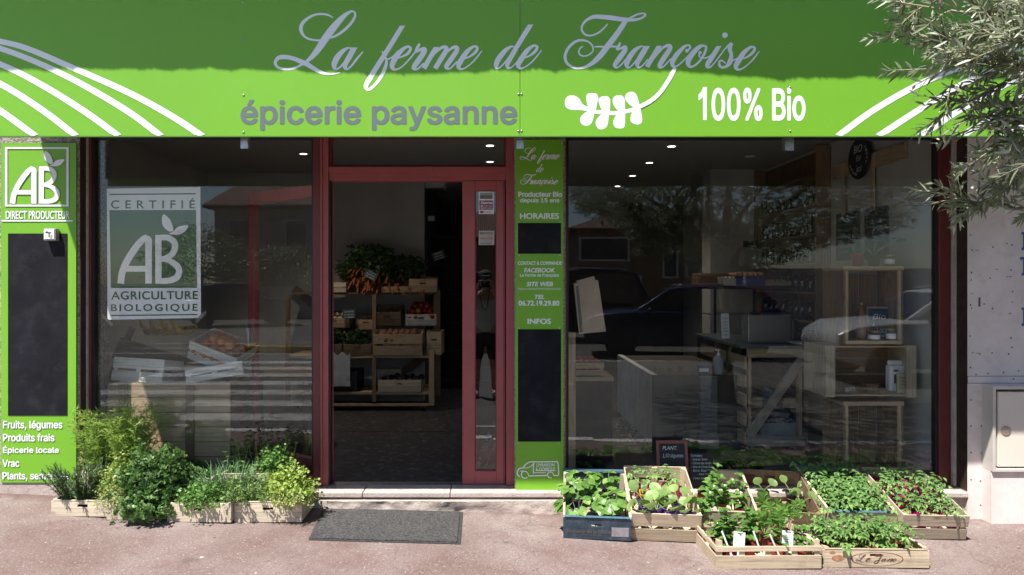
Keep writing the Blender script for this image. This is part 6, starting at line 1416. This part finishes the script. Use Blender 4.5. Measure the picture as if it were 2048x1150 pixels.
mb = MB(); h_ = PZ(754, .6)-.163-.002; mb.box(-.2, .2, .0, .4, h_-.03, h_); mb.build('top', W_PINE, SH)
mb = MB(); mb.box(-.19, .19, .01, .39, .0, h_-.031); mb.build('cabinet', DARKW, SH)
ball_set('tomato', 'red tomato in the small crate behind the pillar edge', 'tomato', 'tomatoes behind the pillar', [mat('tomato_red', (.40, .03, .015), .3, var=.2)], heap(4, 3, .22, .26, .06, .03, 9, 2), .032, .04, .85, MX(PX(1176, .6), .62, PZ(752, .6)))
for i, (px, py) in enumerate(((1165, 925), (1190, 920), (1410, 912), (1435, 915), (1462, 908), (1485, 910), (1510, 905))):
    lettuce('low green lettuce on the floor just inside the right window', MX(PX(px, .35), .30+.05*(i % 3), .163), .10, 20+i, 'lettuces inside the right window')
mb = MB(); mb.box(PX(1866, .05), PX(1880, .05)-.003, .055, .08, PZ(944, .05), PZ(928, .05)); o = mb.build('red_sticker', mat('red_card', (.5, .03, .03), .5)); tag(o, 'small red and white card in the lower right window corner', 'card')
m2 = MB(); m2.box(PX(1866, .05), PX(1880, .05)-.003, .054, .081, PZ(927.8, .05), PZ(922, .05)); m2.build('white_top', PAPERW, o)
# ------------------------------------------------------------------ olive tree (beside and behind the viewpoint, branches reach into view)
OLV = leafmat('olive_leaf', (.135, .165, .08), (.26, .29, .17), (.56, .58, .47), .15, .35, .55)
BARK = mat('olive_bark', (.15, .125, .10), .95, var=.4, scale=12, bump=1, bscale=30); TWIG = mat('olive_twig', (.26, .24, .16), .8, var=.2)
OT = thing('olive_tree', 'silvery green olive tree reaching in from the right over the shop sign', 'tree', MX(3.15, -4.7, -.09))
oi = OT.matrix_world.inverted()
mb = MB(oi); r = random.Random(77)
tr = [(3.15, -4.7, -.1), (3.12, -4.66, .5), (3.2, -4.6, 1.1), (3.12, -4.62, 1.7)]
mb.tube(tr, [.17, .13, .115, .10], 12)
for e in ((2.0, -4.5, 2.7), (3.9, -5.3, 2.9), (3.0, -5.8, 3.0), (4.3, -4.0, 3.0), (2.35, -3.1, 2.35), (3.1, -4.4, 3.6), (2.6, -3.4, 3.0)):
    a = Vector(tr[-1]); b = Vector(e); m_ = (a+b)/2+Vector((r.uniform(-.2, .2), r.uniform(-.2, .2), .15)); mb.tube([a, m_, b], [.07, .045, .018], 8)
mb.build('trunk', BARK, OT, True)
def inpoly(x, y, P):
    c = False; j = len(P)-1
    for i in range(len(P)):
        if (P[i][1] > y) != (P[j][1] > y) and x < (P[j][0]-P[i][0])*(y-P[i][1])/(P[j][1]-P[i][1])+P[i][0]: c = not c
        j = i
    return c
OUT = [(1800,-500),(1806,0),(1825,60),(1845,100),(1850,165),(1900,180),(1935,215),(1950,270),(1985,300),(2000,360),(2010,415),(2060,440),(2120,470),(2300,520),(3200,700),(3200,-500)]
def proj(p):
    d = p.y+DIST
    if d < .25: return None
    s_ = S0*DIST/d; return VX+p.x*s_, VY-(p.z-EYE)*s_
def vis_ok(p):
    q_ = proj(p)
    if q_ is None: return abs(p.x) > .62 or p.y < -5.6
    if q_[0] > 2120 or q_[0] < -80 or q_[1] < -60 or q_[1] > 1210: return True
    return False
OUTM = [(1125, 360), (1150, 435), (1200, 452), (1260, 480), (1330, 515), (1400, 555), (1460, 580), (1520, 560), (1560, 540), (1620, 515), (1700, 495), (1780, 475), (1860, 450), (2400, 420)]
def mir_ok(p):                                      # the crown's lower edge as it shows mirrored in the window
    s_ = S0*DIST/(DIST-p.y); x, y = VX+p.x*s_, VY-(p.z-EYE)*s_
    if x < 1130: return False
    for (a, b), (c, d) in zip(OUTM[:-1], OUTM[1:]):
        if a <= x <= c: return y < b+(d-b)*(x-a)/(c-a)
    return True
lfm = [MB(oi) for _ in range(2)]; tw = MB(oi)
def twig(p, d, Ln, nl, r, curl=.3, size=.058, asp=.21):
    pts = [p.copy()]; d = d.normalized(); n = 6
    for i in range(n): d = (d-UP*(curl/n)+rdir(r, -1, 1)*.10).normalized(); pts.append(pts[-1]+d*(Ln/n))
    tw.tube(pts, [.0032-.0004*i for i in range(n+1)], 4, False)
    L_ = lfm[0]
    for k in range(nl):
        t = (k//2+.6)/(nl/2+.3)*n; i = min(n-1, int(t)); c = pts[i].lerp(pts[i+1], t-i); ax = (pts[i+1]-pts[i]).normalized()
        sd = ax.cross(UP); sd = sd.normalized() if sd.length > .05 else Vector((1, 0, 0)); up = sd.cross(ax)
        ang = (k//2)*1.57+r.uniform(-.5, .5); s_ = (sd*math.cos(ang)+up*math.sin(ang))*(1 if k % 2 else -1)
        ld = (ax*r.uniform(.5, 1.1)+s_*r.uniform(.6, 1)).normalized(); sz = size*r.uniform(.65, 1.15)*(1.05-.35*t/n)
        leaf(L_, c, ld, rdir(r, -.3, 1), sz, sz*asp, .3, r.uniform(-.1, .25), 'lance')
    return pts
CEN = Vector((3.1, -4.75, 2.6)); RAD = Vector((2.35, 2.4, 1.2))
cnt = 0
for i in range(30000):
    u = rdir(r, -.9, 1); k = r.uniform(.2, 1.0)**.45*(1+.22*mnoise.noise(u*2.5)); p = CEN+Vector((u.x*RAD.x*k, u.y*RAD.y*k, u.z*RAD.z*k))
    d = (Vector((u.x, u.y, u.z*.5))+rdir(r)*.7)
    e = p+d.normalized()*.24
    if p.y > -2.35 or e.y > -2.25 or p.z < 1.35 or not mir_ok(p) or not mir_ok(e-UP*.08) or not vis_ok(p) or not vis_ok(e) or (proj(p) and 1700 < proj(p)[0] < 2150 and p.y > -3.9): continue
    if (p.x-0)**2+(p.y+4.8)**2 < .75: continue
    twig(p, d, .26, 14, r, .3, .078, .27); cnt += 1
    if cnt > 3300: break
# the boughs that hang into the picture, at arm's length from the sign
def W3(px, py, y): return Vector((PX(px, y), y, PZ(py, y)))
BR = [((2100, 40), (1930, 25), (1800, 5), -2.60, 12), ((2100, 90), (1930, 80), (1790, 70), -2.55, 12), ((2100, 130), (1960, 130), (1830, 140), -2.62, 11), ((2100, 120), (1960, 190), (1880, 235), -2.5, 9), ((2110, 180), (2010, 210), (1930, 265), -2.58, 10),
      ((2110, 260), (2030, 270), (1960, 320), -2.62, 9), ((2110, 330), (2040, 350), (1985, 395), -2.55, 9), ((2120, 420), (2000, 415), (1880, 385), -2.45, 10), ((2110, 10), (2000, -20), (1880, -60), -2.6, 10), ((2130, 60), (2040, 60), (1960, 60), -2.75, 9), ((2130, 300), (2060, 330), (2030, 300), -2.75, 8), ((2140, 130), (2050, 140), (1930, 110), -2.7, 10), ((2140, 50), (2020, 95), (1900, 120), -2.8, 12), ((2140, 210), (2080, 240), (2010, 235), -2.7, 8)]
for bi, (a, b, c, y, n) in enumerate(BR):
    P_ = [W3(*a, y-.12), W3(*b, y), W3(*c, y+.06)]; pts = catmull([tuple(p) for p in P_], 8); pts = [Vector(p) for p in pts]; m_ = len(pts)
    tw.tube(pts, [.007-.0052*i/(m_-1) for i in range(m_)], 6, False)
    far = W3(2400, (a[1]+300)/2, y-.4); lim = Vector((2.35, -3.1, 2.35)) if bi % 2 else Vector((2.6, -3.4, 3.0)); seg = [Vector(p) for p in catmull([tuple(lim), tuple(lim.lerp(far, .5)+Vector((.05, -.04, .08))), tuple(far), tuple(pts[0])], 5)]
    tw.tube(seg, [.017-.010*i/(len(seg)-1) for i in range(len(seg))], 6, False)
    for k in range(16):
        t = r.uniform(.1, 1)*(len(seg)-1); i = min(len(seg)-2, int(t)); p = seg[i].lerp(seg[i+1], t-i); d = rdir(r, -.6, 1); e = p+d*.24
        if proj(p)[0] > 2100 and proj(e)[0] > 2075: twig(p, d, r.uniform(.12, .22), 14, r, .3, .06)
    dirn = (pts[-1]-pts[0]).normalized()
    for k in range(int(n*2.5)):
        t = r.uniform(.08, 1)*(m_-1); i = min(m_-2, int(t)); p = pts[i].lerp(pts[i+1], t-i); d = dirn*.9+rdir(r, -1, 1)*1.0; d.y *= .7
        e = p+d.normalized()*.12
        q_ = proj(e)
        if q_[0] < c[0]-30 or q_[1] > max(a[1], b[1], c[1])+25: continue
        twig(p, d, r.uniform(.07, .17), r.choice((10, 12, 14)), r, .35, .056)
    twig(pts[-2], dirn, .10, 14, r, .1, .055)
for (a, b, y) in (((1905, 160), (1880, 262), -2.5), ((1925, 165), (1868, 250), -2.48)):
    twig(W3(*a, y), W3(*b, y)-W3(*a, y), .20, 16, r, .1, .062)
lfm[0].build('crown', OLV, OT); tw.build('twig', TWIG, OT, True)

# ------------------------------------------------------------------ the street behind the viewpoint, seen mirrored in the glass
def mirror(px, py, d): s_ = S0*DIST/(DIST+d); return Vector(((px-VX)/s_, -d, EYE-(py-VY)/s_))
TILE = None
def tile_mat():
    m, nt, N, L, b = _new('roof_tiles'); tc = N.new('ShaderNodeTexCoord').outputs['Object']
    w = N.new('ShaderNodeTexWave'); w.inputs['Scale'].default_value = 3.2; w.bands_direction = 'X'; L.new(tc, w.inputs['Vector'])
    w2 = N.new('ShaderNodeTexWave'); w2.inputs['Scale'].default_value = 1.6; w2.bands_direction = 'Y'; L.new(tc, w2.inputs['Vector'])
    c = _ramp(N, L, _noise(N, L, tc, 3, 5), [(.3, (.20, .095, .065)), (.7, (.36, .20, .14))]); c = _mix(N, L, .45, c, w.outputs['Color'], 'MULTIPLY'); c = _mix(N, L, .3, c, w2.outputs['Color'], 'MULTIPLY')
    L.new(c, b.inputs['Base Color']); b.inputs['Roughness'].default_value = .9; _bump(N, L, w.outputs['Fac'], 1, .06, b); return m
TILE = tile_mat(); OCH = plaster('ochre_render', (.30, .20, .12), (.2, .14, .1), .5, 1.2); BEI = plaster('beige_render', (.40, .34, .28), (.25, .2, .16), .4, 1.2); SHUT = mat('white_shutter', (.62, .61, .58), .6); WGL = mat('dark_window', (.03, .035, .04), .15)
def house(label, x0, x1, y0, y1, ze, zr, wm, wins, axis='x'):
    t = thing('street_house', label, 'house', MX((x0+x1)/2, y0, -.09)); ti = t.matrix_world.inverted()
    mb = MB(ti); mb.box(x0, x1, y1, y0, -.09, ze); xm, ym = (x0+x1)/2, (y0+y1)/2
    mb.build('wall', wm, t); o_ = .45
    mb = MB(ti)
    if axis == 'x': mb.add([(x0-o_, y0+o_, ze), (x1+o_, y0+o_, ze), (x1+o_, ym, zr), (x0-o_, ym, zr), (x0-o_, y1-o_, ze), (x1+o_, y1-o_, ze), (x0-o_, y0+o_, ze-.15), (x1+o_, y0+o_, ze-.15), (x1+o_, y1-o_, ze-.15), (x0-o_, y1-o_, ze-.15)], [(0, 1, 2, 3), (3, 2, 5, 4), (0, 6, 7, 1), (6, 9, 8, 7), (0, 3, 4, 9, 6), (1, 7, 8, 5, 2)])
    else: mb.add([(x0-o_, y0+o_, ze), (x1+o_, y0+o_, ze), (x1+o_, y1-o_, ze), (x0-o_, y1-o_, ze), (xm, ym, zr)], [(0, 1, 4), (1, 2, 4), (2, 3, 4), (3, 0, 4), (0, 3, 2, 1)])
    mb.build('roof', TILE, t)
    for (wx, wz, ww, wh) in wins:
        mb = MB(ti); mb.box(wx-ww/2-.08, wx+ww/2+.08, y0, y0+.05, wz-.08, wz+wh+.08); f = mb.build('window', SHUT, t); mb = MB(ti); mb.box(wx-ww/2, wx+ww/2, y0+.051, y0+.06, wz, wz+wh); mb.build('pane', WGL, f)
    return t
house('tile roofed beige house mirrored in the left window', -14.3, -7.0, -31, -39, 5.4, 6.95, BEI, [(-10.1, 3.3, 1.0, 1.3), (-13, 3.3, 1.0, 1.3), (-12, .8, 1, 1.2)])
house('ochre house with a hipped tile roof mirrored in the right window', 3.0, 9.0, -19.5, -28, 3.35, 4.7, OCH, [(3.9, 2.3, 1.6, .7), (4.9, .9, .45, .75), (6.2, 1.7, .4, .8), (7.0, 1.7, .4, .8), (6.7, .2, .5, .9), (8.1, .2, .4, .9)], 'y')
house('small brown house mirrored in the narrow door pane', -6.2, .2, -27, -34, 3.5, 5.0, OCH, [(-1.2, 2.4, .8, 1.2), (-3.4, 2.4, .8, 1.2), (-.6, .6, .8, 1.3)])
GWL = MB(); GWL.box(-16, -4.4, -25.2, -25, -.09, 1.3); tag(GWL.build('garden_wall', BEI), 'low beige garden wall across the street behind the parked black car', 'wall')
GW2 = MB(); GW2.box(7.2, 16, -15.2, -15, -.09, 1.9); tag(GW2.build('boundary_wall', PLAST), 'pale boundary wall across the street right of the parked cars', 'wall')
def bush(name, label, x, y, h, rad, seed, nl=700):
    t = thing(name, label, 'tree', MX(x, y, -.09)); r_ = random.Random(seed); mb = MB(); mb.tube([(0, 0, 0), (.05, 0, h*.3), (0, .05, h*.55)], [.12, .09, .05], 8)
    for k in range(5): u = rdir(r_, .1, 1); mb.tube([(0, .05, h*.4), (u.x*rad*.5, u.y*rad*.5, h*(.5+u.z*.25))], [.05, .02], 6)
    mb.build('trunk', BARK, t, True); mb = MB()
    for i in range(nl):
        u = rdir(r_, -.7, 1); k = r_.uniform(.5, 1)*(1+.3*mnoise.noise(u*2+Vector((seed, 0, 0)))); p = Vector((u.x*rad*k, u.y*rad*k, h*.6+u.z*h*.38*k))
        for q_ in range(5): leaf(mb, p+rdir(r_, -1, 1)*.14, rdir(r_, -.6, 1), rdir(r_), .17, .07, .2, .2, 'quad')
    mb.build('crown', OLV, t); return t
bush('garden_tree', 'broad garden tree behind the low beige wall', -13.5, -27.5, 4.3, 2.6, 1, 900); bush('garden_tree', 'shorter garden tree at the end of the low beige wall', -9.6, -27, 3.4, 1.9, 2, 600); bush('garden_shrub', 'garden shrub hanging over the low beige wall', -7.4, -25.8, 2.4, 1.1, 3, 300)
TYRE = mat('tyre_rubber', (.02, .02, .02), .8); RIM = mat('alloy_rim', (.45, .45, .46), .3, .9); CHR = mat('chrome_trim', (.6, .6, .6), .2, 1.); CGL = mat('car_glass', (.012, .016, .02), .06, spec=.7); TAILM = mat('tail_lamp', (.35, .01, .01), .2); HEADM = mat('head_lamp', (.6, .6, .62), .1)
def car(label, x, y, rz, paint, L=4.3, H=1.52, Wd=1.78, kind=0):
    t = thing('parked_car', label, 'car', MX(x, y, -.09, rz), 'cars parked across the street'); hw = Wd/2; mb = MB(); n = 0; vs = []; g_ = .20
    st = [(-.50, .62, .68, .70, .80), (-.485, .40, .80, .82, .90), (-.42, .30, .93, .96, .98), (-.30, .26, .98, 1.0, 1.), (-.20, .26, 1.0, 1.02, 1.), (-.05, .26, 1.0, 1., 1.), (.15, .26, 1.0, 1., 1.), (.32, .27, .99, 1., 1.), (.44, .32, .97, 1., .97), (.485, .40, .93, .95, .91), (.5, .55, .80, .82, .84)]
    for (fx, zb0, zb1, zt0, wk) in st:
        w_ = hw*wk; vs += [(fx*L, -w_*.93, zb0), (fx*L, -w_, (zb0+zb1)/2), (fx*L, -w_*.95, zb1-.02), (fx*L, -w_*.82, zt0), (fx*L, w_*.82, zt0), (fx*L, w_*.95, zb1-.02), (fx*L, w_, (zb0+zb1)/2), (fx*L, w_*.93, zb0)]
    k = 8; m_ = len(st); fs = [(i*k+j, (i+1)*k+j, (i+1)*k+(j+1) % k, i*k+(j+1) % k) for i in range(m_-1) for j in range(k)]+[list(range(k)), list(range((m_-1)*k+k-1, (m_-1)*k-1, -1))]
    mb.add(vs, fs)
    cab = [(-.24, 1.0, .80), (-.07, H-.04, .70), (.05, H, .70), (.22, H-.01, .70), (.36, H-.10, .68), (.455, 1.0, .78)]
    vs = []
    for fx, z, wk in cab: vs += [(fx*L, -hw*wk, z), (fx*L, hw*wk, z)]
    vs2 = [(fx*L, s_*hw*.86, .985) for fx, _, _ in (cab[0], cab[-1]) for s_ in (-1, 1)]
    m3 = len(cab); fs = [(2*i, 2*i+1, 2*i+3, 2*i+2) for i in range(m3-1)]+[[2*i for i in range(m3)], [2*i+1 for i in range(m3-1, -1, -1)]]
    mb.add(vs, fs); mb.build('body', paint, t, True, bevel=.03)
    for s_ in (-1, 1):
        mb = MB(); e = .012
        def sp(fx, z):
            wk = .80+(.695-.80)*(z-1.0)/(H-1.0); return (fx*L, s_*(hw*wk+e), z)
        mb.add([sp(-.20, 1.03), sp(.08, 1.03), sp(.08, H-.09), sp(-.07, H-.11)], [(0, 1, 2, 3)]); mb.add([sp(.10, 1.03), sp(.40, 1.03), sp(.34, H-.15), sp(.10, H-.09)], [(0, 1, 2, 3)]); mb.build('side_window', CGL, t)
        mb = MB(); mb.tube([(-.04*L, s_*hw*.66, H+.0), (.0*L, s_*hw*.66, H+.045), (.28*L, s_*hw*.66, H+.02), (.31*L, s_*hw*.65, H-.03)], .016, 6); mb.build('roof_rail', CHR, t, True)
        mb = MB(); mb.ball((-.17*L, s_*(hw+.08), 1.03), (.06, .09, .06)); mb.build('wing_mirror', BLK, t, True)
        mb = MB(); mb.box(-.47*L, -.43*L, *sorted((s_*hw*.55, s_*hw*.88)), .70, .84); mb.build('headlight', HEADM, t, bevel=.03)
        mb = MB(); mb.box(.475*L, .497*L, *sorted((s_*hw*.6, s_*hw*.86)), .72, .90); mb.build('tail_light', TAILM, t, bevel=.02)
        for fx in (-.31, .31):
            mb = MB(MX(fx*L, s_*(hw-.09), .33, 0, R(90))); mb.lathe([(.20, -.11), (.31, -.11), (.335, -.08), (.335, .08), (.31, .11), (.20, .11)], n=24); w_ = mb.build('wheel', TYRE, t, True)
            mb = MB(MX(fx*L, s_*(hw-.09), .33, 0, R(90))); mb.lathe([(.215, -.06), (.215, .06)], n=24)
            for a in range(5): mb.M = MX(fx*L, s_*(hw+.0), .33, 0, 0, R(72*a)); mb.box(-.025, .025, -.012, .012, .02, .21)
            mb.build('rim', RIM, w_)
    mb = MB(); a, b = cab[0], cab[1]; e = .014
    mb.add([(a[0]*L-e+.03, -hw*.72, a[1]+.04), (a[0]*L-e+.03, hw*.72, a[1]+.04), (b[0]*L-e-.03, hw*.64, b[1]-.04+.012), (b[0]*L-e-.03, -hw*.64, b[1]-.04+.012)], [(0, 1, 2, 3)]); mb.build('windscreen', CGL, t)
    a, b = cab[-1], cab[-2]; mb = MB(); mb.add([(a[0]*L+e-.03, -hw*.70, a[1]+.08), (a[0]*L+e-.03, hw*.70, a[1]+.08), (b[0]*L+e+.02, hw*.60, b[1]-.03), (b[0]*L+e+.02, -hw*.60, b[1]-.03)], [(0, 1, 2, 3)]); mb.build('rear_window', CGL, t)
    return t
def paint(name, c): return mat(name, c, .22, .2, var=.05, spec=.6)
car('dark blue estate car with silver roof rails mirrored in the right window', 4.15, -10.6, R(8), paint('dark_blue_paint', (.016, .023, .065)))
car('red hatchback parked behind the dark blue estate', 5.6, -14.0, R(3), paint('red_paint', (.30, .015, .02)), 4.0)
car('tall black van parked left of the dark blue estate', 2.2, -14.6, R(-4), paint('black_paint', (.012, .012, .014)), 4.6, 1.95, 1.9)
car('white hatchback at the right, mirrored over the apple crates', 7.6, -6.9, R(4), paint('white_paint', (.62, .63, .63)), 4.2)
car('black hatchback parked before the low beige wall', -9.2, -20.5, R(152), paint('black_gloss_paint', (.014, .014, .017)), 4.1)
car('silver hatchback farther along the low beige wall', -4.6, -23.0, R(178), paint('silver_paint', (.42, .42, .43)), 4.1)
ISL = thing('traffic_island', 'round ended traffic island with a yellow painted kerb', 'traffic island', MX(-3.6, -11.6, -.09)); m_ = [(-1.6+.0*i-.62*math.cos(R(-90+180*i/12))+.0, .62*math.sin(R(-90+180*i/12))) for i in range(13)]+[(4, .62), (4, -.62)]
YK = mat('yellow_kerb', (.50, .33, .06), .7, var=.3, scale=8, dirt=.6)
mb = MB(); mb.slab(m_, 0, .16); mb.build('kerb', YK, ISL, bevel=.02); mb = MB(); mb.slab([(p[0]*.93+.1, p[1]*.78) for p in m_], .1605, .17); mb.build('top', ROADM, ISL)
# ------------------------------------------------------------------ the photographer, mirrored in the narrow door pane
SKIN = mat('skin', (.42, .24, .17), .55, var=.06); SHIRT = mat('white_shirt', (.48, .48, .50), .85, var=.1, scale=12); SHORT = mat('dark_shorts', (.03, .028, .035), .85, var=.2); CAPM = mat('grey_cap', (.075, .07, .068), .85, var=.2, scale=20); SHOE = mat('light_shoe', (.38, .36, .34), .7)
PE = thing('person', 'person in a white shirt and cap holding a camera up, mirrored in the door pane', 'person', MX(-.10, -5.17, -.09, 0))
def skin_obj(name, vs, es, rad, m_, root=0):
    me = bpy.data.meshes.new(name); me.from_pydata(vs, es, []); o = bpy.data.objects.new(name, me); COL.objects.link(o); o.parent = PE; me.materials.append(m_)
    md = o.modifiers.new('skin', 'SKIN'); me.skin_vertices.new() if not me.skin_vertices else None
    for i, q_ in enumerate(rad): me.skin_vertices[0].data[i].radius = q_ if isinstance(q_, tuple) else (q_, q_)
    me.skin_vertices[0].data[root].use_root = True
    md.use_smooth_shade = True; s_ = o.modifiers.new('sub', 'SUBSURF'); s_.levels = 2; s_.render_levels = 2; return o
V_s = [(0,0,.93),(0,0,1.10),(0,.01,1.30),(0,.01,1.44),(0,.0,1.51),(0,.03,1.58),(0,.045,1.68),(0,.03,1.755)]
E_s = [(0,1),(1,2),(2,3),(3,4),(4,5),(5,6),(6,7)]; R_s = [(.16,.12),(.15,.11),(.18,.12),(.15,.10),(.055,.06),(.07,.085),(.078,.095),(.05,.06)]
for s_ in (-1, 1):
    b = len(V_s); V_s += [(s_*.19,0,1.42),(s_*.27,.08,1.20),(s_*.12,.23,1.52),(s_*.085,.25,1.60)]; E_s += [(3,b),(b,b+1),(b+1,b+2),(b+2,b+3)]; R_s += [.062,.045,.034,.03]
    c = len(V_s); V_s += [(s_*.10,0,.86),(s_*.12,.02,.50),(s_*.13,-.01,.10),(s_*.14,.08,.05),(s_*.145,.16,.035)]; E_s += [(0,c),(c,c+1),(c+1,c+2),(c+2,c+3),(c+3,c+4)]; R_s += [.10,.066,.042,.045,.035]
    for f_ in range(4):
        b2 = len(V_s); x = s_*(.085-.0); V_s += [(x+s_*(-.005),.262,1.585+.02*f_),(x-s_*.03,.285,1.59+.02*f_),(x-s_*.055,.275,1.592+.02*f_)]; E_s += [(b+3,b2),(b2,b2+1),(b2+1,b2+2)]; R_s += [.010,.009,.007]
    b2 = len(V_s); V_s += [(s_*.075,.24,1.565),(s_*.045,.245,1.545)]; E_s += [(b+3,b2),(b2,b2+1)]; R_s += [.011,.009]
skin_obj('body', V_s, E_s, R_s, SKIN)
VT = [(0,0,.86),(0,0,1.10),(0,.01,1.30),(0,.01,1.43),(-.19,0,1.425),(-.255,.065,1.25),(.19,0,1.425),(.255,.065,1.25)]
skin_obj('shirt', VT, [(0,1),(1,2),(2,3),(3,4),(4,5),(3,6),(6,7)], [(.185,.14),(.175,.135),(.20,.14),(.14,.105),.078,.07,.078,.07], SHIRT)
skin_obj('shorts', [(0,0,.97),(0,0,.88),(-.105,0,.80),(-.125,.02,.50),(.105,0,.80),(.125,.02,.50)], [(0,1),(1,2),(2,3),(1,4),(4,5)], [(.17,.13),(.18,.14),.115,.095,.115,.095], SHORT)
mb = MB(); mb.ball((0, .03, 1.735), (.098, .118, .075), 16, 8); mb.add([(.085*math.cos(a), .03+.115*math.sin(a)*1, 1.73) for a in [math.pi*i/10 for i in range(11)]]+[(.075*math.cos(a), .05+.20*math.sin(a), 1.715) for a in [math.pi*i/10 for i in range(11)]], [(i, i+1, 12+i, 11+i) for i in range(10)]); mb.build('cap', CAPM, PE, True)
for s_ in (-1, 1): mb = MB(); mb.ball((s_*.142, .09, .045), (.055, .14, .05), 12, 8); mb.build('shoe', SHOE, PE, True)
mb = MB(); mb.ball((0, .135, 1.60), (.012, .016, .02), 8, 6); mb.ball((.085, .03, 1.63), (.012, .022, .032), 8, 6); mb.ball((-.085, .03, 1.63), (.012, .022, .032), 8, 6); mb.build('face', SKIN, PE, True)
for s_ in (-1, 1): mb = MB(); mb.ball((s_*.032, .128, 1.645), .011, 8, 6); mb.build('eye', BLK, PE, True)
CM = thing('photo_camera', 'black camera with hanging strap held at the photographer\'s face', 'camera', MX(-.10, -5.17+.27, -.09+1.60))
mb = MB(); mb.box(-.065, .065, -.035, .02, -.045, .05); mb.build('camera_body', BLK, CM, bevel=.01)
mb = MB(MX(0, .021, 0, 0, R(-90))); mb.lathe([(.035, 0), (.036, .05), (.03, .052), (0, .045)], n=18); mb.build('lens', BLK, CM, True)
mb = MB(); mb.tube([(-.065, 0, .03), (-.075, .01, -.15), (-.04, .02, -.33), (0, .02, -.36), (.03, .02, -.3), (.065, 0, .02)], .008, 6); mb.build('strap', BLK, CM, True)
